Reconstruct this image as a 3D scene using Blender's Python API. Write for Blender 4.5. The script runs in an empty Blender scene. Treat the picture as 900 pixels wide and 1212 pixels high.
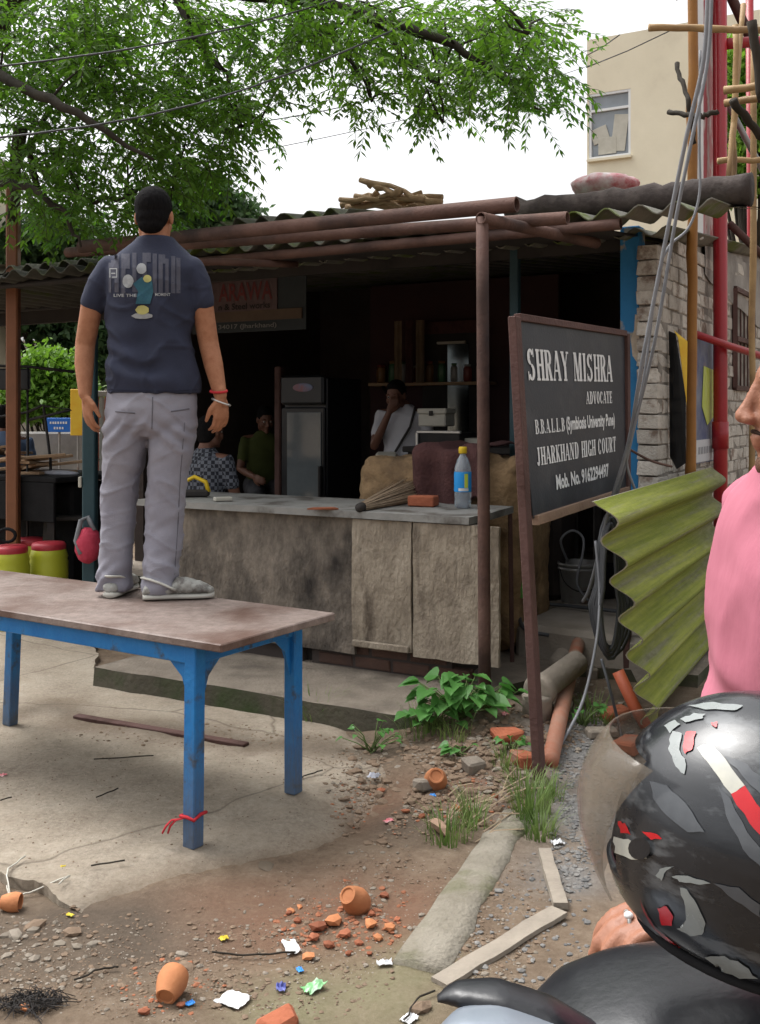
import bpy, bmesh, math, random
from mathutils import Vector, Matrix, noise
from mathutils.bvhtree import BVHTree
V = Vector
rnd = random.Random(7)
SC = bpy.context.scene
COL = SC.collection

# ------------------------------------------------------------------ camera, sky, sun, exposure
F, CX, HY, CAMZ = 1250.0, 450.0, 485.0, 1.5        # focal length and horizon in photo pixels (900 x 1212), eye height
cam_d = bpy.data.cameras.new('camera')
cam_d.sensor_fit = 'VERTICAL'; cam_d.sensor_height = 36.0
cam_d.lens = F / 1212 * 36.0
cam_d.shift_y = -(606 - HY) / 1212
cam_d.clip_start = 0.02; cam_d.clip_end = 2000
cam = bpy.data.objects.new('camera', cam_d); COL.objects.link(cam)
cam.location = (0, 0, CAMZ); cam.rotation_euler = (math.pi / 2, 0, 0)
SC.camera = cam

SUN_EL, SUN_AZ = math.radians(62), math.radians(305)     # azimuth clockwise from +Y: left of the camera, a little ahead
world = bpy.data.worlds.new('World'); SC.world = world; world.use_nodes = True
nt = world.node_tree; nt.nodes.clear()
sky = nt.nodes.new('ShaderNodeTexSky'); sky.sky_type = 'NISHITA'; sky.sun_disc = False
sky.sun_elevation = SUN_EL; sky.sun_rotation = SUN_AZ
sky.air_density = 1.0; sky.dust_density = 7.0; sky.ozone_density = 1.0
hsv = nt.nodes.new('ShaderNodeHueSaturation'); hsv.inputs['Saturation'].default_value = 0.10
bg = nt.nodes.new('ShaderNodeBackground'); bg.inputs['Strength'].default_value = 0.15
wo = nt.nodes.new('ShaderNodeOutputWorld')
nt.links.new(sky.outputs[0], hsv.inputs['Color']); nt.links.new(hsv.outputs[0], bg.inputs[0]); nt.links.new(bg.outputs[0], wo.inputs[0])

sun_d = bpy.data.lights.new('sun', 'SUN'); sun_d.energy = 0.55; sun_d.angle = math.radians(35); sun_d.color = (1, .96, .9)
sun = bpy.data.objects.new('sun', sun_d); COL.objects.link(sun)
sdir = V((math.sin(SUN_AZ) * math.cos(SUN_EL), math.cos(SUN_AZ) * math.cos(SUN_EL), math.sin(SUN_EL)))
sun.rotation_euler = sdir.to_track_quat('Z', 'Y').to_euler(); sun.location = sdir * 40

SC.view_settings.view_transform = 'Standard'; SC.view_settings.look = 'None'
SC.view_settings.gamma = 1.0; SC.view_settings.use_curve_mapping = False
SC.view_settings.exposure = 1.1
SC.render.engine = 'CYCLES'; SC.cycles.use_denoising = True
SC.cycles.max_bounces = 8; SC.cycles.diffuse_bounces = 4; SC.cycles.transparent_max_bounces = 12

# ------------------------------------------------------------------ photo pixel -> point
def P(px, py, d): return V(((px - CX) * d / F, d, CAMZ - (py - HY) * d / F))
def G(px, py, z=0.0): return P(px, py, F * (CAMZ - z) / (py - HY))
U = V((.871, -.492, 0)).normalized(); W = V((.492, .871, 0)).normalized()   # along the shop front, and into the shop
def FV(px, py, v): return P(px, py, v / (W.x * (px - CX) / F + W.y))
def FP(u, v, z): return U * u + W * v + V((0, 0, z))
ZU = V((0, 0, 1))

# ------------------------------------------------------------------ mesh helpers
def frame(d):
    d = d.normalized(); a = V((0, 0, 1)) if abs(d.z) < .9 else V((1, 0, 0))
    x = a.cross(d).normalized(); return x, d.cross(x).normalized()

class MB:
    def __init__(s): s.v = []; s.f = []; s.mi = []
    def add(s, vs, fs, mi=0):
        o = len(s.v); s.v.extend(V(p) for p in vs)
        for f in fs: s.f.append([i + o for i in f]); s.mi.append(mi)
        return s
    def box(s, c, size, R=None, mi=0, jit=0):
        c = V(c); h = V(size) / 2; vs = []
        for z in (-1, 1):
            for y in (-1, 1):
                for x in (-1, 1):
                    p = V((x * h.x, y * h.y, z * h.z))
                    if jit: p += V((rnd.uniform(-jit, jit), rnd.uniform(-jit, jit), rnd.uniform(-jit, jit)))
                    if R: p = R @ p
                    vs.append(c + p)
        return s.add(vs, [(0, 2, 3, 1), (4, 5, 7, 6), (0, 1, 5, 4), (2, 6, 7, 3), (0, 4, 6, 2), (1, 3, 7, 5)], mi)
    def cbox(s, c, size, b=.01, R=None, mi=0, jit=0):
        c = V(c); h = V(size) / 2; bm = bmesh.new()
        for x in (-1, 1):
            for y in (-1, 1):
                for z in (-1, 1):
                    j = V((rnd.uniform(-jit, jit), rnd.uniform(-jit, jit), rnd.uniform(-jit, jit))) if jit else V((0, 0, 0))
                    for k in range(3):
                        q = [h.x - b, h.y - b, h.z - b]; q[k] += b
                        p = V((x * q[0], y * q[1], z * q[2])) + j
                        if R: p = R @ p
                        bm.verts.new(c + p)
        bmesh.ops.convex_hull(bm, input=bm.verts)
        bm.verts.index_update()
        s.add([v.co.copy() for v in bm.verts], [[v.index for v in f.verts] for f in bm.faces], mi); bm.free()
        return s
    def beam(s, p, q, w, h, up=None, mi=0, b=0, jit=0):
        p = V(p); q = V(q); d = (q - p); L = d.length; d.normalize()
        if up is None: x, y = frame(d)
        else: y = (V(up) - d * d.dot(V(up))).normalized(); x = y.cross(d).normalized()
        R = Matrix((x, y, d)).transposed()
        if b: return s.cbox((p + q) / 2, (w, h, L), b, R, mi, jit)
        return s.box((p + q) / 2, (w, h, L), R, mi, jit)
    def tube(s, pts, rad, n=10, cap=True, mi=0, closed=False, flat=1.0):
        pts = [V(p) for p in pts]; m = len(pts)
        rad = list(rad) if hasattr(rad, '__len__') else [rad] * m
        vs = []; x = None
        for i, p in enumerate(pts):
            if closed: t = pts[(i + 1) % m] - pts[i - 1]
            else: t = pts[min(i + 1, m - 1)] - pts[max(i - 1, 0)]
            if t.length < 1e-9: t = V((0, 0, 1))
            t.normalize()
            if x is None: x, y = frame(t)
            else:
                x = x - t * x.dot(t)
                if x.length < 1e-6: x, y = frame(t)
                x.normalize(); y = t.cross(x)
            for k in range(n):
                a = 2 * math.pi * k / n
                vs.append(p + (x * math.cos(a) + y * math.sin(a) * flat) * rad[i])
        fs = []
        for i in range(m if closed else m - 1):
            j = (i + 1) % m
            for k in range(n):
                l = (k + 1) % n; fs.append((i * n + k, i * n + l, j * n + l, j * n + k))
        if cap and not closed: fs.append(tuple(range(n - 1, -1, -1))); fs.append(tuple((m - 1) * n + k for k in range(n)))
        return s.add(vs, fs, mi)
    def caps(s, pts, rad, n=12, flat=1.0):
        "tube with rounded ends"
        pts = [V(p) for p in pts]; rad = list(rad) if hasattr(rad, '__len__') else [rad] * len(pts)
        a = (pts[0] - pts[1]).normalized(); b = (pts[-1] - pts[-2]).normalized()
        P2, R2 = [], []
        for k in (80, 55, 28): t = math.radians(k); P2.append(pts[0] + a * rad[0] * math.sin(t)); R2.append(rad[0] * math.cos(t))
        P2 += pts; R2 += rad
        for k in (28, 55, 80): t = math.radians(k); P2.append(pts[-1] + b * rad[-1] * math.sin(t)); R2.append(rad[-1] * math.cos(t))
        return s.tube(P2, R2, n, True, 0, False, flat)
    def ell(s, c, r, R=None, nu=14, nv=9, mi=0, fn=None):
        c = V(c); r = V(r) if hasattr(r, '__len__') else V((r, r, r)); vs = []
        for j in range(1, nv):
            t = math.pi * j / nv
            for k in range(nu):
                a = 2 * math.pi * k / nu
                vs.append(V((r.x * math.sin(t) * math.cos(a), r.y * math.sin(t) * math.sin(a), r.z * math.cos(t))))
        vs += [V((0, 0, r.z)), V((0, 0, -r.z))]
        if fn: vs = [fn(p) for p in vs]
        if R: vs = [R @ p for p in vs]
        vs = [c + p for p in vs]; fs = []
        for j in range(nv - 2):
            for k in range(nu):
                l = (k + 1) % nu; fs.append((j * nu + k, (j + 1) * nu + k, (j + 1) * nu + l, j * nu + l))
        T = (nv - 1) * nu
        for k in range(nu):
            l = (k + 1) % nu; fs.append((T, k, l)); fs.append((T + 1, (nv - 2) * nu + l, (nv - 2) * nu + k))
        return s.add(vs, fs, mi)
    def loft(s, rings, cap=True, mi=0, wrap=True):
        n = len(rings[0]); vs = [p for r in rings for p in r]; fs = []
        for i in range(len(rings) - 1):
            for k in range(n if wrap else n - 1):
                l = (k + 1) % n; fs.append((i * n + k, i * n + l, (i + 1) * n + l, (i + 1) * n + k))
        if cap and wrap: fs.append(tuple(range(n - 1, -1, -1))); fs.append(tuple((len(rings) - 1) * n + k for k in range(n)))
        return s.add(vs, fs, mi)
    def lathe(s, prof, c=(0, 0, 0), n=20, R=None, mi=0, cap=True):
        c = V(c); rings = []
        for r, z in prof:
            ring = [V((r * math.cos(2 * math.pi * k / n), r * math.sin(2 * math.pi * k / n), z)) for k in range(n)]
            rings.append([c + ((R @ p) if R else p) for p in ring])
        return s.loft(rings, cap, mi)
    def grid(s, pts, mi=0):
        "pts[i][j] rows of points"
        nj = len(pts[0])
        return s.add([p for r in pts for p in r], [(i * nj + j, i * nj + j + 1, (i + 1) * nj + j + 1, (i + 1) * nj + j)
                     for i in range(len(pts) - 1) for j in range(nj - 1)], mi)
    def stone(s, c, r, sq=(1, 1, .6), mi=0):
        c = V(c); base = ICO; k = rnd.uniform(0, 6.28); ca, sa = math.cos(k), math.sin(k); vs = []
        for p in base:
            q = V((p.x * sq[0], p.y * sq[1], p.z * sq[2])) * r * rnd.uniform(.7, 1.25)
            vs.append(c + V((q.x * ca - q.y * sa, q.x * sa + q.y * ca, q.z)))
        return s.add(vs, ICOF, mi)
    def sheet(s, outline, th, nrm, mi=0):
        "flat polygon with thickness"
        n = len(outline); nrm = V(nrm).normalized() * th
        a = [V(p) for p in outline]; b = [p + nrm for p in a]
        return s.add(a + b, [tuple(range(n - 1, -1, -1)), tuple(range(n, 2 * n))] + [(k, (k + 1) % n, (k + 1) % n + n, k + n) for k in range(n)], mi)
    def mesh(s, name, off=V((0, 0, 0)), smooth=False, mats=()):
        me = bpy.data.meshes.new(name)
        me.from_pydata([tuple(p - off) for p in s.v], [], s.f)
        for m in mats: me.materials.append(m)
        if len(mats) > 1: me.polygons.foreach_set('material_index', s.mi)
        if smooth: me.polygons.foreach_set('use_smooth', [True] * len(me.polygons))
        me.update(); return me

_bm = bmesh.new(); bmesh.ops.create_icosphere(_bm, subdivisions=1, radius=1)
_bm.verts.index_update(); ICO = [v.co.copy() for v in _bm.verts]; ICOF = [[v.index for v in f.verts] for f in _bm.faces]; _bm.free()

ROOT = {}          # object name -> world location of its thing
def tag(o, label=None, cat=None, group=None, kind=None):
    if label: o['label'] = label
    if cat: o['category'] = cat
    if group: o['group'] = group
    if kind: o['kind'] = kind
    return o
def thing(name, loc, label, cat, group=None):
    o = bpy.data.objects.new(name, None); COL.objects.link(o); o.location = loc; o.empty_display_size = .1
    ROOT[o.name] = V(loc); return tag(o, label, cat, group)
def link_mesh(name, me, parent=None, loc=None):
    o = bpy.data.objects.new(name, me); COL.objects.link(o)
    if parent is not None:
        o.parent = parent; ROOT[o.name] = ROOT[parent.name]
    else:
        o.location = loc if loc is not None else (0, 0, 0); ROOT[o.name] = V(o.location)
    return o
def build(name, mb, mat, parent=None, smooth=False, label=None, cat=None, group=None, kind=None, origin=None, auto=None):
    mats = mat if isinstance(mat, (list, tuple)) else [mat]
    if parent is not None: off = ROOT[parent.name]
    elif origin is not None: off = V(origin)
    elif kind == 'structure': off = V((0, 0, 0))
    else:
        lo = V([min(p[i] for p in mb.v) for i in range(3)]); hi = V([max(p[i] for p in mb.v) for i in range(3)])
        off = V(((lo.x + hi.x) / 2, (lo.y + hi.y) / 2, lo.z))
    me = mb.mesh(name, off, smooth, mats)
    if auto is not None: me.shade_smooth() if False else me.set_sharp_from_angle(angle=math.radians(auto)); 
    o = link_mesh(name, me, parent, off)
    return tag(o, label, cat, group, kind)
def child(name, me, parent, loc_world, R=None, scale=None):
    "shared mesh placed as a part"
    o = bpy.data.objects.new(name, me); COL.objects.link(o); o.parent = parent
    o.location = V(loc_world) - ROOT[parent.name]; ROOT[o.name] = ROOT[parent.name]
    if R is not None: o.rotation_euler = R
    if scale is not None: o.scale = scale
    return o
def remesh(mb, voxel, smooth=4, fac=.5, name='m'):
    me = mb.mesh('tmp'); o = bpy.data.objects.new('tmp', me); COL.objects.link(o)
    m = o.modifiers.new('r', 'REMESH'); m.mode = 'VOXEL'; m.voxel_size = voxel; m.use_smooth_shade = True
    if smooth: q = o.modifiers.new('s', 'SMOOTH'); q.iterations = smooth; q.factor = fac
    dg = bpy.context.evaluated_depsgraph_get()
    r = bpy.data.meshes.new_from_object(o.evaluated_get(dg)); r.name = name
    bpy.data.objects.remove(o); bpy.data.meshes.remove(me); return r
def mesh_part(name, me, mat, parent, fn=None):
    "a remeshed (world space) mesh as a part; fn displaces (co, normal) -> co"
    off = ROOT[parent.name]
    if fn:
        ns = [v.normal.copy() for v in me.vertices]
        for v, n in zip(me.vertices, ns): v.co = fn(v.co.copy(), n)
    for v in me.vertices: v.co -= off
    me.materials.clear(); me.materials.append(mat)
    me.polygons.foreach_set('use_smooth', [True] * len(me.polygons)); me.update()
    return link_mesh(name, me, parent)
def text_geo(body, w, h, bold=0.0, align='CENTER'):
    "2-D text mesh fitted in a w x h box, lower left at 0,0"
    cu = bpy.data.curves.new('t', 'FONT'); cu.body = body; cu.offset = bold; cu.resolution_u = 3
    o = bpy.data.objects.new('t', cu); COL.objects.link(o)
    dg = bpy.context.evaluated_depsgraph_get(); me = bpy.data.meshes.new_from_object(o.evaluated_get(dg))
    vs = [v.co.copy() for v in me.vertices]; fs = [list(p.vertices) for p in me.polygons]
    bpy.data.objects.remove(o); bpy.data.curves.remove(cu); bpy.data.meshes.remove(me)
    x0 = min(p.x for p in vs); x1 = max(p.x for p in vs); y0 = min(p.y for p in vs); y1 = max(p.y for p in vs)
    return [((p.x - x0) / (x1 - x0) * w, (p.y - y0) / (y1 - y0) * h) for p in vs], fs
def nz(p, s=1.0, o=0.0): return noise.noise(V((p[0] * s + o, p[1] * s - o, p[2] * s + o * .7)))

# ------------------------------------------------------------------ materials
def mat(name, c1, c2=None, scale=4.0, rough=.8, bump=.15, bscale=40.0, metal=0.0, stain=None, sscale=2.0, slo=.5, shi=.65,
        stretch=None, rand=0.0, spec=.3, trans=0.0, c3=None, alpha=1.0, detail=6, stretch2=None):
    m = bpy.data.materials.new(name); m.use_nodes = True; t = m.node_tree; N = t.nodes; L = t.links
    b = N['Principled BSDF']; b.inputs['Roughness'].default_value = rough; b.inputs['Metallic'].default_value = metal
    b.inputs['Specular IOR Level'].default_value = spec
    if trans: b.inputs['Transmission Weight'].default_value = trans
    if alpha < 1: b.inputs['Alpha'].default_value = alpha
    c2 = c2 or tuple(x * .8 for x in c1)
    tc = N.new('ShaderNodeTexCoord'); vec = tc.outputs['Object']
    if rand:
        oi = N.new('ShaderNodeObjectInfo'); va = N.new('ShaderNodeVectorMath'); va.operation = 'ADD'
        mm = N.new('ShaderNodeMath'); mm.operation = 'MULTIPLY'; mm.inputs[1].default_value = 37.0
        L.new(oi.outputs['Random'], mm.inputs[0]); L.new(vec, va.inputs[0]); L.new(mm.outputs[0], va.inputs[1]); vec = va.outputs[0]
    def mapped(st):
        if not st: return vec
        mp = N.new('ShaderNodeMapping'); mp.inputs['Scale'].default_value = st; L.new(vec, mp.inputs[0]); return mp.outputs[0]
    vs = mapped(stretch)
    n1 = N.new('ShaderNodeTexNoise'); n1.inputs['Scale'].default_value = scale; n1.inputs['Detail'].default_value = detail; n1.inputs['Roughness'].default_value = .65
    L.new(vs, n1.inputs['Vector'])
    r = N.new('ShaderNodeValToRGB'); r.color_ramp.elements[0].position = .32; r.color_ramp.elements[1].position = .68
    r.color_ramp.elements[0].color = (*c1, 1); r.color_ramp.elements[1].color = (*c2, 1)
    if c3: e = r.color_ramp.elements.new(.5); e.color = (*c3, 1)
    L.new(n1.outputs[0], r.inputs[0]); col = r.outputs[0]
    def mix(a, bcol, fac, mode='MIX'):
        x = N.new('ShaderNodeMix'); x.data_type = 'RGBA'; x.blend_type = mode
        L.new(a, x.inputs['A'])
        if hasattr(bcol, 'is_linked'): L.new(bcol, x.inputs['B'])
        else: x.inputs['B'].default_value = (*bcol, 1)
        if hasattr(fac, 'is_linked'): L.new(fac, x.inputs['Factor'])
        else: x.inputs['Factor'].default_value = fac
        return x.outputs['Result']
    if stain:
        n2 = N.new('ShaderNodeTexNoise'); n2.inputs['Scale'].default_value = sscale; n2.inputs['Detail'].default_value = 5; n2.inputs['Roughness'].default_value = .6
        L.new(mapped(stretch2) if stretch2 else vs, n2.inputs['Vector'])
        r2 = N.new('ShaderNodeValToRGB'); r2.color_ramp.elements[0].position = slo; r2.color_ramp.elements[1].position = shi
        L.new(n2.outputs[0], r2.inputs[0]); col = mix(col, stain, r2.outputs[0])
    if rand:
        hv = N.new('ShaderNodeHueSaturation'); mr = N.new('ShaderNodeMapRange')
        mr.inputs['To Min'].default_value = 1 - rand; mr.inputs['To Max'].default_value = 1 + rand
        L.new(oi.outputs['Random'], mr.inputs[0]); L.new(mr.outputs[0], hv.inputs['Value']); L.new(col, hv.inputs['Color']); col = hv.outputs[0]
    L.new(col, b.inputs['Base Color'])
    n3 = N.new('ShaderNodeTexNoise'); n3.inputs['Scale'].default_value = bscale; n3.inputs['Detail'].default_value = 5; L.new(vs, n3.inputs['Vector'])
    if bump:
        bp = N.new('ShaderNodeBump'); bp.inputs['Strength'].default_value = min(1, bump * 2); bp.inputs['Distance'].default_value = .01
        L.new(n3.outputs[0], bp.inputs['Height']); L.new(bp.outputs[0], b.inputs['Normal'])
    rr = N.new('ShaderNodeMapRange'); rr.inputs['To Min'].default_value = max(.02, rough - .12); rr.inputs['To Max'].default_value = min(1, rough + .12)
    L.new(n1.outputs[0], rr.inputs[0]); L.new(rr.outputs[0], b.inputs['Roughness'])
    m['vec'] = 0
    return m
def flat_leaf(name, c1, c2, rough=.5, tl=.25, scale=3.0):
    m = mat(name, c1, c2, scale, rough, 0, detail=3); t = m.node_tree; N = t.nodes; L = t.links
    b = N['Principled BSDF']; tr = N.new('ShaderNodeBsdfTranslucent'); mx = N.new('ShaderNodeMixShader'); mx.inputs[0].default_value = tl
    src = b.inputs['Base Color'].links[0].from_socket
    hv = N.new('ShaderNodeHueSaturation'); hv.inputs['Value'].default_value = 1.6; hv.inputs['Saturation'].default_value = 1.1
    L.new(src, hv.inputs['Color']); L.new(hv.outputs[0], tr.inputs[0])
    o = N['Material Output']; L.new(b.outputs[0], mx.inputs[1]); L.new(tr.outputs[0], mx.inputs[2]); L.new(mx.outputs[0], o.inputs[0]); return m

M = {}
M['rust'] = mat('rusty_steel', (.085, .045, .04), (.125, .068, .058), 6, .75, .2, 60, .2, (.06, .03, .024), 3)
M['rustpipe'] = mat('rusty_pipe', (.095, .05, .04), (.155, .09, .072), 5, .75, .2, 60, .1, (.035, .024, .022), 2.2, .45, .7)
M['darksteel'] = mat('dark_steel', (.02, .02, .022), (.04, .035, .032), 6, .6, .1, 60, .4)
M['blackpaint'] = mat('black_board_paint', (.016, .018, .025), (.03, .033, .042), 3, .5, .05, 80, 0, (.06, .062, .07), 4, .5, .8, spec=.35)
M['whitepaint'] = mat('white_paint', (.78, .78, .77), (.6, .61, .62), 30, .6, .05)
M['bluepaint'] = mat('blue_paint', (.012, .145, .42), (.022, .20, .5), 9, .5, .15, 50, 0, (.05, .085, .14), 9, .57, .66, spec=.3, detail=10)
M['tabletop'] = mat('worn_tabletop', (.27, .21, .185), (.165, .125, .108), 22, .5, .14, 90, 0, (.105, .06, .045), 2.6, .46, .66, spec=.4, c3=(.21, .165, .145), detail=10)
M['concrete'] = mat('concrete', (.33, .295, .25), (.24, .21, .175), 3, .9, .25, 50, 0, (.16, .13, .10), 1.6, .5, .75)
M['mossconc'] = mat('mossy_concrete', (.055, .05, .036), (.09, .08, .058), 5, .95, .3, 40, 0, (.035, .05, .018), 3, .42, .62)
M['slabtop'] = mat('stone_slab', (.20, .20, .19), (.28, .275, .26), 6, .6, .1, 60, 0, (.10, .09, .08), 5)
M['board'] = mat('weathered_board', (.36, .31, .245), (.20, .165, .128), 7, .9, .5, 40, 0, (.085, .066, .05), 4.5, .55, .72, stretch=(1.5, 1.5, .85), stretch2=(2.0, 2.0, .5), rand=.1, c3=(.285, .24, .185), detail=12)
M['boarddark'] = mat('sooty_board', (.25, .21, .17), (.10, .085, .07), 8, .9, .5, 40, 0, (.035, .03, .027), 2.4, .45, .64, stretch=(1.5, 1.5, .8), stretch2=(1.3, 1.3, .9), rand=.06, c3=(.17, .145, .12), detail=10)
M['asbestos'] = mat('old_cement_sheet', (.12, .12, .10), (.20, .19, .165), 4, .9, .2, 40, 0, (.10, .13, .03), 3, .5, .62)
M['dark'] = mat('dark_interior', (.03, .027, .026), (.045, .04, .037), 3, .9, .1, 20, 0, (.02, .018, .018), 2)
M['soot'] = mat('sooty_wall', (.045, .037, .034), (.07, .055, .05), 3, .9, .2, 20)  # dark base puts the shop's dimness into its wall colour
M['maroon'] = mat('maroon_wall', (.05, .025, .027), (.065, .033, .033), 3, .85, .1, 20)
M['bluewall'] = mat('peeling_blue_wall', (.02, .16, .36), (.03, .19, .4), 4, .7, .15, 40, 0, (.30, .27, .22), 3.2, .57, .6)
M['bronze'] = mat('brown_post', (.16, .065, .032), (.22, .09, .045), 4, .6, .1, 40)
M['brick'] = mat('whitewashed_brick', (.54, .505, .455), (.38, .345, .30), 14, .92, .5, 70, 0, (.20, .15, .12), 7, .53, .64, rand=.16, detail=10)
M['brickred'] = mat('red_brick', (.38, .12, .06), (.28, .085, .045), 6, .9, .3, 45, 0, (.25, .17, .13), 5, .58, .72, rand=.15)
M['mortar'] = mat('mortar', (.3, .27, .235), (.10, .09, .078), 8, .95, .4, 40)
M['plaster'] = mat('grey_plaster', (.36, .34, .31), (.24, .22, .2), 3, .9, .25, 30, 0, (.15, .13, .12), 2, .5, .7)
M['cream'] = mat('cream_render', (.74, .68, .53), (.68, .62, .48), 1.2, .9, .08, 20, 0, (.56, .5, .39), .6, .55, .85)
M['glass'] = mat('window_glass', (.16, .18, .2), (.24, .27, .3), 1.2, .08, 0, spec=.8)
M['alu'] = mat('white_frame', (.72, .73, .74), (.66, .67, .68), 5, .4, 0)
M['cloth_blue'] = mat('navy_cotton', (.023, .027, .048), (.033, .038, .066), 8, .9, .12, 260)
M['trouser'] = mat('grey_cotton', (.225, .22, .262), (.28, .275, .315), 6, .9, .12, 220)
M['skin'] = mat('brown_skin', (.30, .125, .066), (.40, .185, .105), 26, .62, .12, 160, spec=.22, c3=(.355, .16, .088), detail=8)
M['skin2'] = mat('tan_skin', (.24, .10, .058), (.31, .135, .08), 12, .5, .08, 150, spec=.35)
M['skindark'] = mat('dark_skin', (.12, .055, .035), (.16, .075, .05), 9, .5, .08, 120)
M['hair'] = mat('black_hair', (.004, .004, .005), (.012, .011, .011), 160, .85, .2, 420, stretch=(1, 1, .25), spec=.06)
M['clog'] = mat('grey_rubber', (.36, .36, .335), (.27, .27, .25), 30, .7, .1, 60, 0, (.14, .13, .12), 14, .5, .6)
M['clogstrap'] = mat('pale_rubber', (.5, .49, .44), (.42, .41, .37), 10, .65, .05)
M['redthread'] = mat('red_thread', (.5, .03, .04), (.4, .02, .03), 20, .8, .1)
M['steelpale'] = mat('silver_metal', (.6, .59, .56), (.5, .49, .47), 8, .35, .05, metal=.7)
M['red'] = mat('red_enamel', (.29, .01, .016), (.35, .014, .022), 4, .38, .06, 40, 0, (.2, .03, .03), 4, .6, .75, spec=.5)
M['bamboo'] = mat('bamboo', (.40, .27, .13), (.30, .19, .09), 5, .6, .12, 40, 0, (.18, .11, .06), 3, .5, .7)
M['bamboo_orange'] = mat('orange_bamboo', (.33, .15, .035), (.26, .115, .03), 4, .5, .1, 40)
M['bark'] = mat('bark', (.022, .018, .013), (.038, .031, .023), 8, .95, .5, 25, stretch=(1, 1, .3))
M['dry'] = mat('dry_wood', (.46, .32, .20), (.33, .21, .125), 7, .85, .3, 40)
M['plank'] = mat('grey_plank', (.30, .26, .21), (.22, .19, .155), 7, .9, .3, 40, stretch=(1, 1, 1))
M['terra'] = mat('terracotta', (.46, .19, .08), (.38, .145, .062), 12, .8, .15, 50, rand=.12)
M['terradark'] = mat('terracotta_shard', (.29, .10, .05), (.22, .075, .04), 12, .85, .2, 50, rand=.2)
M['moss'] = mat('mossy_cement_sheet', (.19, .225, .045), (.085, .115, .025), 2.5, .9, .25, 45, 0, (.17, .165, .125), 2.6, .5, .68, c3=(.25, .28, .075))
M['pink'] = mat('pink_cotton', (.43, .145, .195), (.37, .115, .16), 6, .9, .16, 24, detail=10, stretch=(1, 1, .45))
M['blackplastic'] = mat('black_plastic', (.007, .008, .010), (.013, .014, .017), 6, .32, .03, 90, spec=.5)
M['blackrubber'] = mat('black_rubber', (.010, .010, .011), (.018, .018, .019), 10, .85, .1, 60, spec=.1)
M['silverpaint'] = mat('silver_blue_paint', (.19, .22, .26), (.24, .27, .31), 5, .3, .02, 90, .3, spec=.5)
M['cable'] = mat('grey_cable', (.22, .225, .24), (.16, .165, .18), 10, .6, .05)
M['blackcable'] = mat('black_cable', (.05, .053, .058), (.08, .083, .09), 10, .5, .05)
M['pvc'] = mat('stained_plastic_pipe', (.34, .13, .075), (.30, .25, .2), 2.5, .7, .15, 40, 0, (.40, .12, .055), 3, .5, .7)
M['orangepipe'] = mat('orange_pipe', (.42, .10, .045), (.34, .08, .04), 6, .55, .1)
M['cementpipe'] = mat('cement_pipe', (.27, .235, .19), (.2, .17, .14), 6, .9, .3, 40)
M['tin'] = mat('dull_tin', (.34, .34, .33), (.24, .23, .22), 5, .5, .1, 50, .5, (.2, .11, .07), 4, .55, .7)
M['paper'] = mat('grey_paper', (.50, .51, .56), (.32, .33, .38), 14, .85, .2, 30)
M['white_litter'] = mat('white_litter', (.72, .73, .75), (.6, .6, .6), 10, .6, .1)
M['green_litter'] = mat('green_wrapper', (.12, .5, .12), (.6, .72, .6), 25, .4, .1)
M['blue_litter'] = mat('blue_wrapper', (.03, .2, .6), (.06, .3, .7), 20, .4, .1)
M['darkblue_litter'] = mat('dark_blue_wrapper', (.03, .04, .22), (.2, .22, .5), 25, .4, .1)
M['red_litter'] = mat('red_wrapper', (.6, .04, .08), (.7, .5, .5), 25, .4, .1)
M['yellow_litter'] = mat('yellow_wrapper', (.7, .5, .03), (.65, .6, .1), 20, .5, .1)
M['straw'] = mat('broom_straw', (.44, .34, .235), (.30, .22, .15), 20, .9, .1)
M['stem'] = mat('plant_stem', (.08, .13, .035), (.11, .15, .05), 6, .7, .1)
M['leaf_big'] = flat_leaf('weed_leaf', (.055, .17, .035), (.10, .25, .06), .45)
M['grass'] = flat_leaf('grass_blade', (.075, .14, .03), (.18, .235, .08), .55, scale=8)
M['neem'] = flat_leaf('tree_leaf', (.045, .112, .018), (.10, .185, .03), .55, .55, scale=.8)
M['neem_far'] = flat_leaf('far_leaf', (.035, .075, .028), (.065, .115, .045), .6, .3, scale=.6)
M['bush'] = flat_leaf('bush_leaf', (.11, .22, .035), (.17, .30, .05), .5, .35, scale=.8)
M['yellow'] = mat('yellow_plastic', (.72, .5, .02), (.68, .46, .02), 8, .4, .03, spec=.4)
M['drum'] = mat('lime_plastic_drum', (.42, .44, .03), (.36, .38, .03), 4, .45, .05, spec=.4, rand=.06)
M['drumlid'] = mat('red_plastic_lid', (.42, .03, .05), (.36, .03, .04), 6, .45, .05, spec=.4)
M['sack'] = mat('tan_clay', (.34, .225, .12), (.23, .15, .08), 9, .95, .5, 40, 0, (.13, .085, .05), 4, .5, .68, detail=12)
M['maroon_cloth'] = mat('maroon_cloth', (.065, .028, .028), (.10, .045, .042), 14, .95, .5, 60)
M['shirtwhite'] = mat('white_cotton', (.55, .55, .58), (.48, .48, .52), 6, .9, .1, 120)
M['limeshirt'] = mat('lime_cotton', (.05, .06, .012), (.036, .045, .01), 6, .9, .1, 120)
M['denim'] = mat('blue_cotton', (.10, .15, .25), (.13, .19, .3), 6, .9, .1, 120)
M['darkcloth'] = mat('dark_cotton', (.03, .03, .035), (.045, .045, .05), 6, .9, .1, 120)
M['offwhite'] = mat('old_white_plastic', (.5, .48, .42), (.42, .4, .34), 6, .5, .05)
M['bluesign'] = mat('blue_sign', (.02, .13, .5), (.025, .15, .55), 5, .5, 0)
M['yellowsign'] = mat('yellow_orange_sign', (.75, .42, .03), (.8, .55, .06), 6, .5, 0)
M['redbag'] = mat('red_bag_cloth', (.5, .05, .09), (.38, .03, .06), 12, .8, .3, 40)
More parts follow.
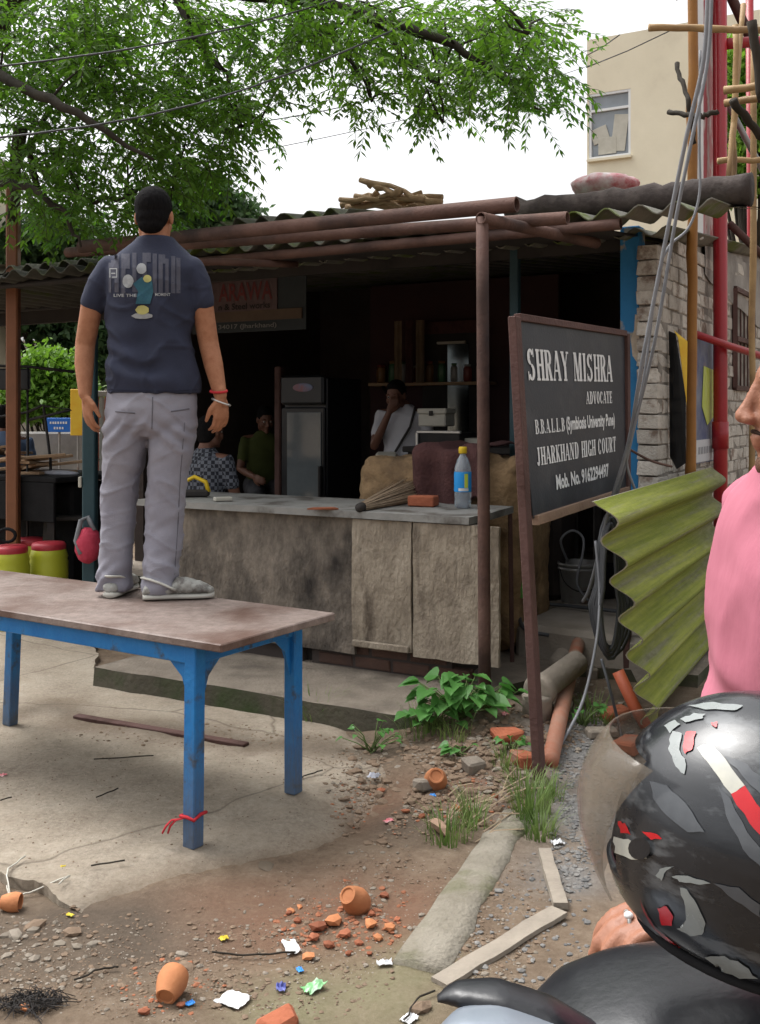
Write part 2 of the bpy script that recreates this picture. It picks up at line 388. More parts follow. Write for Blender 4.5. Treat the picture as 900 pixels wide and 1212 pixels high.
M['teal'] = mat('dark_teal_paint', (.02, .05, .06), (.03, .065, .08), 6, .5, .1)
M['sootsheet'] = mat('sooty_cement_sheet', (.045, .045, .038), (.08, .078, .066), 4, .9, .2, 40, 0, (.05, .07, .015), 3, .55, .66)
M['platform'] = mat('dirty_platform', (.24, .205, .165), (.15, .125, .10), 4, .95, .35, 60, 0, (.09, .075, .06), 2.2, .5, .7, detail=10)
M['greywall'] = mat('weathered_grey_wall', (.30, .29, .27), (.2, .19, .18), 2, .9, .15, 20, 0, (.12, .11, .1), 1.2, .5, .7)
# ------------------------------------------------------------------ ground
def sstep(a, b, x): t = max(0, min(1, (x - a) / (b - a))); return t * t * (3 - 2 * t)
def gz(x, y):
    h = .17 * math.exp(-((x - .45) / .42) ** 2 - ((y - 4.9) / .45) ** 2) + .05 * math.exp(-((x - .25) / .35) ** 2 - ((y - 4.3) / .3) ** 2)
    h += .07 * sstep(.55, 1.0, x) * sstep(4.5, 5.2, y) * (1 - sstep(6, 8, y))
    near = math.exp(-((x - .3) / 2.2) ** 2 - ((y - 3.6) / 1.8) ** 2)
    h += near * (.022 * noise.noise(V((x * 2.1, y * 2.1, 3))) + .014 * noise.noise(V((x * 7, y * 7, 1))) + .006 * noise.noise(V((x * 19, y * 19, 6))))
    return h
def GG(px, py, dz=0.0):
    z = 0
    for _ in range(6): p = G(px, py, z); z = gz(p.x, p.y) + dz
    return V((p.x, p.y, z))
slab_px = [(-420, 735), (110, 735), (115, 815), (300, 845), (440, 872), (478, 905), (492, 940), (455, 985), (400, 1015), (300, 1038), (200, 1062), (118, 1092), (55, 1064), (0, 1042), (-420, 900)]
SLAB = [G(*p).to_2d() for p in slab_px]
SOFT = [G(*p).to_2d() for p in [(440, 872), (478, 905), (492, 940), (455, 985), (400, 1015), (300, 1038), (200, 1062), (135, 1085)]]
BAND = [G(*p).to_2d() for p in [(-20, 862), (60, 842), (110, 862), (200, 872), (300, 888), (420, 900)]]
def inside(p, poly):
    c = False; n = len(poly)
    for i in range(n):
        a, b = poly[i], poly[i - 1]
        if (a.y > p.y) != (b.y > p.y) and p.x < (b.x - a.x) * (p.y - a.y) / (b.y - a.y) + a.x: c = not c
    return c
def pdist(p, line):
    best = 9
    for a, b in zip(line, line[1:]):
        ab = b - a; t = max(0, min(1, (p - a).dot(ab) / ab.length_squared)); best = min(best, (p - (a + ab * t)).length)
    return best
RED = [(G(390, 1090).to_2d(), .28), (G(440, 1070).to_2d(), .2), (G(560, 940).to_2d(), .22), (G(430, 960).to_2d(), .2), (G(250, 1085).to_2d(), .2)]
MOSS = [(G(420, 1180).to_2d(), .20), (G(500, 1140).to_2d(), .1), (G(330, 1190).to_2d(), .12)]
GRAV = [(GG(700, 960).to_2d(), .32), (GG(690, 880).to_2d(), .30), (GG(665, 1040).to_2d(), .14)]
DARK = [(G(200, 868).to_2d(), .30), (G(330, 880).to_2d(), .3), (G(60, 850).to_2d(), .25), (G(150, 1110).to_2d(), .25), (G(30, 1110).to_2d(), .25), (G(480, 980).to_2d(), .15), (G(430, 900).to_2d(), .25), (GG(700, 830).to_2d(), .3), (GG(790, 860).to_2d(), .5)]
def blob(p, L): return min(1, sum(math.exp(-((p - c).length / r) ** 2) for c, r in L))
def ground_attr(me, slab):
    names = ('conc', 'red', 'moss', 'gravel', 'darkdirt'); A = {k: [0.0] * len(me.vertices) for k in names}
    for i, v in enumerate(me.vertices):
        p = v.co.to_2d()
        if not (-5 < p.x < 4 and 1.5 < p.y < 9): continue
        n = noise.noise(V((p.x * 5, p.y * 5, 0))) * .5 + noise.noise(V((p.x * 13, p.y * 13, 5))) * .3
        if slab:
            c = sstep(.02, .22, pdist(p, SOFT) + n * .12)
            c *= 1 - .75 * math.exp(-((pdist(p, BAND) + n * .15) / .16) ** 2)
            A['conc'][i] = c
        A['red'][i] = max(0, min(1, blob(p, RED) * (.75 + n)))
        A['moss'][i] = max(0, min(1, blob(p, MOSS) * (.8 + n * .8)))
        A['gravel'][i] = max(0, min(1, blob(p, GRAV) * (.8 + n)))
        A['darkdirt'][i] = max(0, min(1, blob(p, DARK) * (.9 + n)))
    for k in names: me.attributes.new(k, 'FLOAT', 'POINT').data.foreach_set('value', A[k])
def ground_material():
    m = bpy.data.materials.new('dirt_and_concrete'); m.use_nodes = True; t = m.node_tree; N = t.nodes; L = t.links; b = N['Principled BSDF']
    tc = N.new('ShaderNodeTexCoord')
    def no(s, d=8, r=.7): n = N.new('ShaderNodeTexNoise'); n.inputs['Scale'].default_value = s; n.inputs['Detail'].default_value = d; n.inputs['Roughness'].default_value = r; L.new(tc.outputs['Object'], n.inputs['Vector']); return n.outputs[0]
    def ramp(f, *st):
        r = N.new('ShaderNodeValToRGB'); e = r.color_ramp.elements
        while len(e) < len(st): e.new(.5)
        for q, (p, c) in zip(e, st): q.position = p; q.color = (*c, 1)
        L.new(f, r.inputs[0]); return r.outputs[0]
    def mix(a, c, f):
        x = N.new('ShaderNodeMix'); x.data_type = 'RGBA'; L.new(f, x.inputs['Factor']); L.new(a, x.inputs['A']); L.new(c, x.inputs['B']); return x.outputs['Result']
    def at(k): a = N.new('ShaderNodeAttribute'); a.attribute_name = k; return a.outputs['Fac']
    n1 = no(2.2, 12, .75); n2 = no(55, 10, .8); n3 = no(8, 12, .75)
    dirt = ramp(n3, (.3, (.108, .076, .051)), (.5, (.178, .130, .090)), (.7, (.255, .198, .145)))
    dirt = mix(dirt, ramp(n2, (.36, (.05, .037, .027)), (.64, (.30, .25, .2))), ramp(n2, (.3, (.55,) * 3), (.5, (.05,) * 3), (.72, (.5,) * 3)))
    dirt = mix(dirt, ramp(n2, (.3, (.14, .075, .05)), (.7, (.22, .125, .08))), at('red'))
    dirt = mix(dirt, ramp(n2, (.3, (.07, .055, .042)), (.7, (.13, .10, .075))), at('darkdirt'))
    dirt = mix(dirt, ramp(n2, (.3, (.13, .13, .13)), (.7, (.25, .245, .235))), at('gravel'))
    dirt = mix(dirt, ramp(n2, (.3, (.15, .145, .075)), (.7, (.25, .225, .15))), at('moss'))
    conc = ramp(n1, (.34, (.235, .188, .14)), (.5, (.36, .302, .232)), (.62, (.43, .37, .292)))
    conc = mix(conc, ramp(n2, (.36, (.12, .098, .075)), (.64, (.43, .385, .32))), ramp(n3, (.35, (.22,) * 3), (.65, (.55,) * 3)))
    cracks = N.new('ShaderNodeTexVoronoi'); cracks.feature = 'DISTANCE_TO_EDGE'; cracks.inputs['Scale'].default_value = .8
    wv = N.new('ShaderNodeMix'); wv.data_type = 'RGBA'; wv.inputs['Factor'].default_value = .12; L.new(tc.outputs['Object'], wv.inputs['A'])
    nc = N.new('ShaderNodeTexNoise'); nc.inputs['Scale'].default_value = 3; L.new(tc.outputs['Object'], nc.inputs['Vector']); L.new(nc.outputs[1], wv.inputs['B']); L.new(wv.outputs['Result'], cracks.inputs['Vector'])
    crk = ramp(cracks.outputs['Distance'], (.0, (.75,) * 3), (.006, (0,) * 3))
    conc = mix(conc, ramp(n2, (.3, (.10, .08, .06)), (.7, (.16, .13, .1))), crk)
    L.new(mix(dirt, conc, at('conc')), b.inputs['Base Color']); b.inputs['Roughness'].default_value = .95; b.inputs['Specular IOR Level'].default_value = .15
    bp = N.new('ShaderNodeBump'); bp.inputs['Strength'].default_value = .8; bp.inputs['Distance'].default_value = .014
    L.new(no(40, 12, .8), bp.inputs['Height']); L.new(bp.outputs[0], b.inputs['Normal']); return m
M['ground'] = ground_material()
def axis(lo, hi, st, far):
    a = []; x = lo
    while x <= hi + 1e-6: a.append(x); x += st
    s = st; x = hi; up = []
    while x < far: s *= 1.35; x += s; up.append(x)
    s = st; x = lo; dn = []
    while x > -far: s *= 1.35; x -= s; dn.append(x)
    return dn[::-1] + a + up
xs = axis(-2.6, 2.2, .045, 400); ys = axis(2.2, 6.2, .045, 400)
mb = MB(); mb.grid([[V((x, y, gz(x, y))) for x in xs] for y in ys])
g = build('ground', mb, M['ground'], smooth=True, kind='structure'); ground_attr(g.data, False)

# concrete slab in front of the stall, broken edge
mb = MB(); st = .025; idx = {}
nx, ny = int(5.6 / st), int(4.6 / st)
def slab_in(x, y):
    j = V((x, y)) + V((noise.noise(V((x * 6, y * 6, 9))), noise.noise(V((x * 6, y * 6, 19))))) * .035
    return inside(j, SLAB)
def slab_z(x, y):
    soft = sstep(0, .3, pdist(V((x, y)), SOFT)); return gz(x, y) + .034 * soft - .014 * (1 - soft) + .004 * noise.noise(V((x * 3, y * 3, 0)))
cells = [(i, j) for i in range(nx) for j in range(ny) if slab_in(-4.6 + i * st, 2.6 + j * st)]
cs = set(cells)
def vid(i, j, low=False):
    k = (i, j, low)
    if k not in idx:
        x = -4.6 + (i - .5) * st; y = 2.6 + (j - .5) * st
        x += .008 * noise.noise(V((x * 20, y * 20, 2))); y += .008 * noise.noise(V((x * 20, y * 20, 7)))
        idx[k] = len(mb.v); mb.v.append(V((x, y, gz(x, y) - .02 if low else slab_z(x, y))))
    return idx[k]
for i, j in cells:
    mb.f.append([vid(i, j), vid(i + 1, j), vid(i + 1, j + 1), vid(i, j + 1)]); mb.mi.append(0)
    for (di, dj, a, b2) in ((-1, 0, (i, j + 1), (i, j)), (1, 0, (i + 1, j), (i + 1, j + 1)), (0, -1, (i, j), (i + 1, j)), (0, 1, (i + 1, j + 1), (i, j + 1))):
        if (i + di, j + dj) not in cs: mb.f.append([vid(*a), vid(*a, True), vid(*b2, True), vid(*b2)]); mb.mi.append(0)
PER = SLAB + SLAB[:1]; bnd = set()
for i, j in cells:
    for (di, dj, a, b2) in ((-1, 0, (i, j + 1), (i, j)), (1, 0, (i + 1, j), (i + 1, j + 1)), (0, -1, (i, j), (i + 1, j)), (0, 1, (i + 1, j + 1), (i, j + 1))):
        if (i + di, j + dj) not in cs: bnd.add(a); bnd.add(b2)
for (i, j) in bnd:
    a = mb.v[idx[(i, j, False)]]; p = a.to_2d(); best = None
    for q0, q1 in zip(PER, PER[1:]):
        ab = q1 - q0; t = max(0, min(1, (p - q0).dot(ab) / ab.length_squared)); q = q0 + ab * t
        if best is None or (q - p).length < (best - p).length: best = q
    if (best - p).length < .07:
        e = V((noise.noise(V((p.x * 9, p.y * 9, 1))), noise.noise(V((p.x * 9, p.y * 9, 5))))) * .03 + V((noise.noise(V((p.x * 30, p.y * 30, 1))), noise.noise(V((p.x * 30, p.y * 30, 5))))) * .008
        for low in (False, True):
            if (i, j, low) in idx: w_ = mb.v[idx[(i, j, low)]]; w_.x = best.x + e.x; w_.y = best.y + e.y
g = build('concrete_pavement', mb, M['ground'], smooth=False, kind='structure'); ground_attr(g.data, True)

# raised platform of the stall
pl = [(-4.08, 4.146), (-3.3, 4.15), (-2.13, 4.156), (-2.02, 4.9), (-1.85, 5.45), (-1.25, 5.55), (-1.25, 10.3), (-6.7, 10.3), (-6.7, 6.6), (-4.08, 6.6)]
mb = MB(); top = []; bot = []
dense = []
for (a, b2) in zip(pl, pl[1:] + pl[:1]):
    for k in range(6): t = k / 6; dense.append((a[0] + (b2[0] - a[0]) * t, a[1] + (b2[1] - a[1]) * t))
for (u, v) in dense:
    j = .02 * noise.noise(V((u * 4, v * 4, 1))); top.append(FP(u + j, v + j, .13 + .006 * noise.noise(V((u * 5, v * 5, 3))))); bot.append(FP(u + j * 1.5, v - .02 + j, -.05))
n = len(top)
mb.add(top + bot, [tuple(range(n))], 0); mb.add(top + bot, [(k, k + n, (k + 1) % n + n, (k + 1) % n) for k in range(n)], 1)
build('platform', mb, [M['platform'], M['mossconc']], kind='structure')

# concrete drain edge running through the dirt
mb = MB(); A_, B_ = GG(612, 965), GG(497, 1148)
rings = []
for k in range(15):
    t = k / 14; c = A_.lerp(B_, t); w = .055 + .03 * t + .01 * noise.noise(V((k * .7, 0, 0))); d = (B_ - A_).normalized(); s_ = V((-d.y, d.x, 0))
    c = c + s_ * .02 * noise.noise(V((k * .5, 4, 0)))
    rings.append([V((q.x, q.y, gz(q.x, q.y) + hz)) for q, hz in ((c - s_ * w, -.03), (c - s_ * w * .9, .008), (c - s_ * w * .4, .016), (c + s_ * w * .4, .017), (c + s_ * w * .92, .006), (c + s_ * w, -.03))])
mb.loft(rings, cap=True)
build('kerb', mb, mat('mossy_kerb', (.27, .245, .20), (.17, .15, .115), 6, .95, .4, 70, 0, (.11, .11, .055), 3.5, .5, .66, detail=10), smooth=True, kind='structure')

# ------------------------------------------------------------------ corrugated sheet maker
def corrugated(mb, o, a, r, n, wid, leng, pitch=.177, amp=.026, th=.007, per=8, nl=6, jag=0.0, ph=0.0):
    "o corner, a across the waves, r along the ridges, n out of the sheet"
    a = V(a).normalized(); r = V(r).normalized(); n = V(n).normalized(); m = int(wid / pitch * per); T = []; B = []
    for i in range(m + 1):
        s = wid * i / m; h = amp * math.cos(2 * math.pi * s / pitch + ph); jj = jag * noise.noise(V((s * 9, leng, 0)))
        T.append([o + a * s + r * (leng * k / nl + (jj if k == 0 else 0)) + n * h for k in range(nl + 1)])
        B.append([p - n * th for p in T[-1]])
    mb.grid(T); mb.grid([list(reversed(x)) for x in B])
    for q in (0, nl):
        for i in range(m):
            f = [T[i][q], T[i + 1][q], B[i + 1][q], B[i][q]]; mb.add(f, [(0, 1, 2, 3)])
    for i in (0, m):
        for k in range(nl): mb.add([T[i][k], T[i][k + 1], B[i][k + 1], B[i][k]], [(0, 1, 2, 3)])
    return mb

# ------------------------------------------------------------------ the shop shed
shed = thing('shop_shed', FP(-4, 7.5, .13), 'low roadside shop shed with a rusty pipe framed cement sheet roof', 'shed')
# roof sheets
RS = .09
for k in range(6):
    mb = MB(); u0 = -1.12 - k * 1.0
    o = FP(u0, 5.26, 2.507 + .012 * (k % 2)); corrugated(mb, o, -U, (W + ZU * RS), (ZU - W * RS), 1.055, 1.1 if k else .55, jag=.03, nl=4)
    build('roof_sheet', mb, M['asbestos'], shed, True)
mb = MB(); mb.grid([[FP(u, v, 2.44 + .05 + RS * (v - 5.3)) for u in (-6.7, -5, -3.3, -1.35)] for v in (6.0, 8, 10.3)])
mb.grid([[FP(u, v, 2.40 + .05 + RS * (v - 5.3)) for u in (-6.7, -5, -3.3, -1.35)] for v in (6.0, 8, 10.3)])
mb2 = MB()
for k in range(5):
    corrugated(mb2, FP(-1.46 - k * 1.06, 5.75, 2.478 + .006 * (k % 2)), -U, (W + ZU * RS), (ZU - W * RS), 1.1, 4.6, nl=2, per=6)
build('roof_sheet', mb2, M['asbestos'], shed, True)
mb = MB(); mb.grid([[FP(u, v, 2.43 + RS * (v - 5.38)) for u in (-6.65, -5, -3.3, -1.66)] for v in (5.38, 7, 8.5, 10.2)]); mb.grid([[FP(u, v, 2.437 + RS * (v - 5.38)) for u in (-1.66, -3.3, -5, -6.65)] for v in (5.38, 7, 8.5, 10.2)]); build('ceiling_board', mb, M['dark'], shed)  # added dark sheet, hides the roof waves and blocks light leaks
def pipe_part(name, p, q, r, m=M['rustpipe'], parent=None, hollow=False, n=14, sag=0.0):
    mb = MB(); p = V(p); q = V(q)
    pts = [p.lerp(q, k / 6) - ZU * sag * math.sin(math.pi * k / 6) for k in range(7)]
    mb.tube(pts, r, n, not hollow)
    if hollow:
        d = (q - p).normalized(); pin = [x for x in pts]; mb.tube(pin, r * .82, n, False)
        for e in (p, q):
            x, y = frame(d); vs = []
            for rr in (r, r * .82): vs += [e + (x * math.cos(2 * math.pi * k / n) + y * math.sin(2 * math.pi * k / n)) * rr for k in range(n)]
            mb.add(vs, [(k, (k + 1) % n, (k + 1) % n + n, k + n) for k in range(n)])
        mid = (p + q) / 2; x, y = frame(d); mb.add([mid + (x * math.cos(2 * math.pi * k / n) + y * math.sin(2 * math.pi * k / n)) * r * .83 for k in range(n)], [tuple(range(n))])
    return build(name, mb, m, parent, True)
pipe_part('roof_pipe', FV(96, 292, 4.75), FV(612, 242, 4.75), .038, parent=shed, hollow=True)
pipe_part('roof_pipe', FV(80, 299, 5.0), FV(672, 258, 5.0), .033, parent=shed, hollow=True)
pipe_part('roof_pipe', FV(205, 313, 5.3), FV(735, 265, 5.3), .030, parent=shed, hollow=True)
pipe_part('roof_pipe', FV(232, 309, 4.9), FV(352, 313, 5.45), .022, parent=shed)
# post and elbow in front of the counter
pb = P(574, 812, 5.05); pipe_part('roof_post', V((pb.x, pb.y, gz(pb.x, pb.y) - .05)), P(571, 257, 5.05), .03, parent=shed)
pipe_part('cross_pipe', P(569, 258, 5.02), FV(706, 288, 5.7), .030, parent=shed, hollow=True)
# dark old roll of roofing along the front edge, with ragged mossy pieces
mb = MB(); pts = []; rr = []
for k in range(26):
    t = k / 25; p = FV(600 + 290 * t, 250 - 26 * t, 5.75); pts.append(p + V((0, 0, .02 * noise.noise(V((k * .6, 1, 0)))))); rr.append(.06 + .022 * t + .02 * noise.noise(V((k * 1.7, 0, 4))))
mb.tube(pts, rr, 14); build('roof_edge_roll', mb, M['darksteel'] if False else mat('tarred_roll', (.04, .032, .03), (.075, .06, .055), 9, .9, .5, 25, 0, (.12, .10, .09), 4, .55, .7), shed, True)
mb = MB(); corrugated(mb, FV(262, 270, 5.6) + ZU * .03, U, (W + ZU * .12), (ZU - W * .12), 1.0, .7, jag=.05, ph=1.0); build('loose_roof_sheet', mb, M['asbestos'], shed, True)
for (px, py, w_) in ((798, 236, .28), (880, 238, .3)):
    mb = MB(); c = FV(px, py, 5.7); rows = []
    for i in range(6): rows.append([c + U * (w_ * (i / 5 - .5)) + W * (.35 * j / 4) + ZU * (.012 * noise.noise(V((i, j, px))) - .01 * i + .05 * (j / 4)) for j in range(5)])
    mb.grid(rows); mb.grid([[p - ZU * .01 for p in reversed(r)] for r in rows]); build('torn_sheet', mb, M['asbestos'], shed, True)
# walls
UW0, UW1 = -1.652, -1.541
side = None
mb = MB(); mb.box(FP((UW0 + UW1) / 2, 7.93, 1.26), (.106, 4.1, 2.32), Matrix((U, W, ZU)).transposed()); side = build('side_wall', mb, M['mortar'], shed)
RW = Matrix((U, W, ZU)).transposed(); eul = RW.to_euler()
vars_ = []
for k in range(10):
    q = MB(); q.cbox((0, 0, 0), (.11 + .002 * (k % 3), .222 + .003 * (k % 4), .074 + .002 * (k % 3)), .004, None, 0, .0045); vars_.append(q.mesh('brick', V((0, 0, 0)), False, [M['brick']]))
stuff = MB()
hole = lambda v, z: (7.95 < v < 8.62 and 1.66 < z < 2.36)
for c in range(29):
    z = .1 + .0425 + c * .086; v = 5.96 + (.113 if c % 2 == 0 else 0.0)
    if c % 2 == 0 and z < 2.42:
        q_ = child('brick', vars_[rnd.randrange(6)], side, FP((UW0 + UW1) / 2, 5.9, z), eul) if z > .98 else None
        if q_: q_.scale = (1, .46, 1)
    while v < 9.8:
        ln = 1.0
        if hole(v, z) or z > 2.478 + RS * (v - 5.75) - .06: v += .236; continue
        pos = FP((UW0 + UW1) / 2 + rnd.uniform(-.004, .006), v, z + rnd.uniform(-.003, .003))
        if z > .98 and v < 9.0:
            o = child('brick', vars_[rnd.randrange(10)], side, pos, eul); o.rotation_euler.z += rnd.uniform(-.02, .02)
        else: stuff.box(pos, (.11, .226, .074), RW, 0, .003)
        v += .236 + rnd.uniform(-.004, .004)
o = build('far_brick', stuff, M['brick'], side, kind='stuff')
mb = MB()   # plaster patch near the eaves of the side wall
rows = []
for i in range(14):
    rows.append([FP(UW1 + .008 + .006 * noise.noise(V((i * .6, j * .6, 0))), 7.0 + i * .17, 2.62 - j * (.05 + .012 * i * .3) + .02 * noise.noise(V((i, j * .3, 2)))) for j in range(6)])
mb.grid(rows); build('plaster_patch', mb, M['plaster'], side, True)
mb = MB()    # peeling plaster on the end of the wall
rows = [[FP(UW0 - .004 + (.105 + .02 * noise.noise(V((i * .9, 3, 0)))) * j / 3, 5.885 - .006 * noise.noise(V((i, j, 0))), .2 + i * .06) for j in range(4)] for i in range(28)]
mb.grid(rows); build('plaster_patch', mb, M['plaster'], side, True)
mb = MB(); mb.cbox(FP(-1.71, 5.96, 1.33), (.112, .12, 2.42), .006, RW); jmb = build('door_jamb', mb, M['bluewall'], shed)
mb = MB(); mb.sheet([FV(x, y, 5.8985) for x, y in ((752, 372), (757, 374), (759, 388), (764, 400), (763, 420), (757, 433), (749, 421), (747, 402), (751, 390))], .002, -W); build('bare_patch', mb, mat('bare_plaster', (.5, .42, .33), (.4, .33, .26), 12, .9, .3), jmb)
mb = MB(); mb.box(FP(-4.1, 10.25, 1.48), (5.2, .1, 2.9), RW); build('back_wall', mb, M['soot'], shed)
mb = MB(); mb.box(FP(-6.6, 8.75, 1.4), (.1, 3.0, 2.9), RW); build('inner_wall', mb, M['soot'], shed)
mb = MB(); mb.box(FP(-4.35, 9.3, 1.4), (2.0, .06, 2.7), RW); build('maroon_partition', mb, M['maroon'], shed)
def gable(u, v0, v1, th, name, m, z0=.1, dz=-.03):
    zr = lambda v: 2.478 + dz + RS * (v - 5.75); mb = MB(); mb.sheet([FP(u, v0, z0), FP(u, v1, z0), FP(u, v1, zr(v1)), FP(u, v0, zr(v0))], th, U); return build(name, mb, m, shed)
gable(UW0 - .045, 6.05, 10.25, .03, 'inner_wall', M['dark']); gable(UW0 + .02, 6.6, 10.25, .07, 'gable_wall', M['plaster'], 2.45)
# lintel boards and hanging dark panel under the roof
for (px, w_) in ((610, .055),):
    q = FV(px, 560, 6.0); mb = MB(); mb.cbox((q.x, q.y, 1.32), (w_, w_, 2.4), .006, RW); build('inner_post', mb, M['teal'], shed)
mb = MB(); mb.beam(FP(-6.6, 6.0, 2.46), FP(-1.7, 6.0, 2.46), .05, .09, ZU); build('roof_beam', mb, M['dark'], shed)
# iron window grille on the side wall
gr = MB(); zz0, zz1, v0, v1 = 1.66, 2.38, 7.93, 8.64; uu = UW1 + .012
for (a, b2) in (((v0, zz0), (v1, zz0)), ((v0, zz1), (v1, zz1)), ((v0, zz0), (v0, zz1)), ((v1, zz0), (v1, zz1)), ((v0 + .05, 2.02), (v1, 2.02))):
    gr.beam(FP(uu, *a), FP(uu, *b2), .035, .035)
win = build('window', gr, M['rust'], shed)
mb = MB()
for k in range(1, 5): mb.tube([FP(uu - .01, v0 + (v1 - v0) * k / 5, zz0), FP(uu - .01, v0 + (v1 - v0) * k / 5, zz1)], .007, 6)
build('window_bar', mb, M['rust'], win)
mb = MB(); mb.box(FP(-1.59, 8.28, 2.02), (.02, .7, .72), RW); build('window_shutter', mb, mat('brown_board', (.22, .16, .11), (.15, .11, .075), 5, .85, .2, 30), win)

# left lean-to awning
for k in range(3):
    mb = MB(); corrugated(mb, FP(-4.75 - k * .96, 4.97, 2.42 - .012 * (k % 2)), -U, (W - ZU * .02), ZU, 1.0, 1.6 if k else .6, jag=.02, nl=4); build('awning_sheet', mb, M['sootsheet'], shed, True)
for v in (5.15, 6.4):
    pipe_part('awning_pipe', FP(-7.6, v, 2.36), FP(-4.9 if v < 6 else -5.8, v, 2.375), .022, M['darksteel'], shed)
q = P(16, 470, 7.6); mb = MB(); mb.cbox((q.x, q.y, 1.55), (.085, .085, 3.1), .01); build('wooden_post', mb, M['bronze'], None, label='reddish brown square wooden post beside the open left stall', cat='post')
mb = MB(); mb.beam(FP(-7.6, 6.5, 2.30), FP(-5.75, 6.5, 2.31), .06, .12, ZU); build('awning_beam', mb, M['dark'], shed)

# ------------------------------------------------------------------ cream building behind
C0 = P(695, 485, 22); C0.z = 0; ub, wb = U, W
bld = thing('cream_building', C0, 'plain cream rendered building with one white framed window, rising behind the shed roof', 'building')
def bp(u, v, z): return C0 + ub * u + wb * v + ZU * z
HB = 9.2; w0, w1, z0, z1 = .04, .92, 6.7, 8.06
mb = MB()
def panel(u0, u1, za, zb, v0=0.0, v1=.25): mb.box(bp((u0 + u1) / 2, (v0 + v1) / 2, (za + zb) / 2), (u1 - u0, v1 - v0, zb - za), RW)
panel(0, w0, 0, HB); panel(w1, 10, 0, HB); panel(w0, w1, 0, z0); panel(w0, w1, z1, HB)
panel(0, 10, 0, HB, 8, 8.25); mb.box(bp(.1, 4.1, HB / 2), (.2, 7.7, HB), RW); mb.box(bp(9.9, 4.1, HB / 2), (.2, 7.7, HB), RW)
build('wall', mb, M['cream'], bld)
mb = MB(); mb.box(bp(5, 4.1, HB - .3), (9.5, 7.6, .2), RW); build('roof', mb, M['concrete'], bld)
wn = MB(); t = .05
for (a, b2, c, d) in ((w0, w0 + t, z0, z1), (w1 - t, w1, z0, z1), (w0 + t, w1 - t, z0, z0 + t), (w0 + t, w1 - t, z1 - t, z1), (w0 + t, w1 - t, 7.68, 7.73)):
    wn.box(bp((a + b2) / 2, .05, (c + d) / 2), (b2 - a, .08, d - c), RW)
wino = build('window', wn, M['alu'], bld)
mb = MB(); mb.box(bp((w0 + w1) / 2, .075, (z0 + z1) / 2), (w1 - w0 - .08, .012, z1 - z0 - .08), RW); build('pane', mb, M['glass'], wino)
mb = MB(); mb.cbox(bp(.26, .05, 7.2), (.36, .02, .32), .006, Matrix.Rotation(.3, 3, 'Y') @ RW if False else RW @ Matrix.Rotation(-.3, 3, 'Y')); mb.cbox(bp(.42, .045, 6.96), (.38, .02, .35), .005, RW); mb.cbox(bp(.68, .05, 7.2), (.3, .02, .75), .005, RW @ Matrix.Rotation(.12, 3, 'Y'))
build('stacked_paper', mb, M['offwhite'], wino)
mb = MB(); mb.box(bp((w0 + w1) / 2, -.03, z0 - .03), (w1 - w0 + .05, .1, .05), RW); build('sill', mb, M['cream'], wino)
# ------------------------------------------------------------------ trees
def quad_leaf(mb, p, d, up, L, w):
    s = d.cross(up)
    if s.length < 1e-4: return
    s.normalize(); m = p + d * L * .45
    mb.v.extend((p, m + s * w, p + d * L - up * L * .08, m - s * w)); o = len(mb.v) - 4; mb.f.append([o, o + 1, o + 2, o + 3]); mb.mi.append(0)
def rv(k=1.0): return V((rnd.gauss(0, k), rnd.gauss(0, k), rnd.gauss(0, k)))
def frond(mb, tw, p, d, L, pairs, leaf, wid=.0085):
    d = d.normalized(); pts = []
    q = p.copy()
    for k in range(pairs + 1):
        pts.append(q.copy()); d = (d - ZU * .09).normalized(); q = q + d * (L / pairs)
    side = d.cross(ZU); side = side.normalized() if side.length > .01 else V((1, 0, 0))
    for k in range(1, pairs + 1):
        for s in (-1, 1):
            ld = (side * s * .8 + (pts[k] - pts[k - 1]).normalized() * .55 - ZU * rnd.uniform(.1, .5) + rv(.14)).normalized()
            quad_leaf(mb, pts[k], ld, (ZU + rv(.35)).normalized(), leaf * rnd.uniform(.75, 1.15), wid * rnd.uniform(.8, 1.2))
    quad_leaf(mb, pts[-1], (d + rv(.1)).normalized(), ZU, leaf, wid)
    tw.tube(pts[::2] + [pts[-1]], .0018, 3, False)
tree_base = V((-4.25, 9.3, 0))
neem = thing('overhanging_tree', tree_base, 'large feathery leaved tree spreading its branches over the left end of the shed roof', 'tree')
limbs = MB(); crown = MB(); twigs = MB()
tt = [tree_base + V(q) for q in ((0, 0, -.1), (.05, -.05, 1.0), (.12, -.1, 2.0), (.3, -.25, 3.0), (.55, -.5, 4.0), (.7, -.6, 4.9))]
limbs.tube(tt, [.24, .2, .18, .165, .14, .10], 12)
def path(*a): return [P(*q) for q in a]
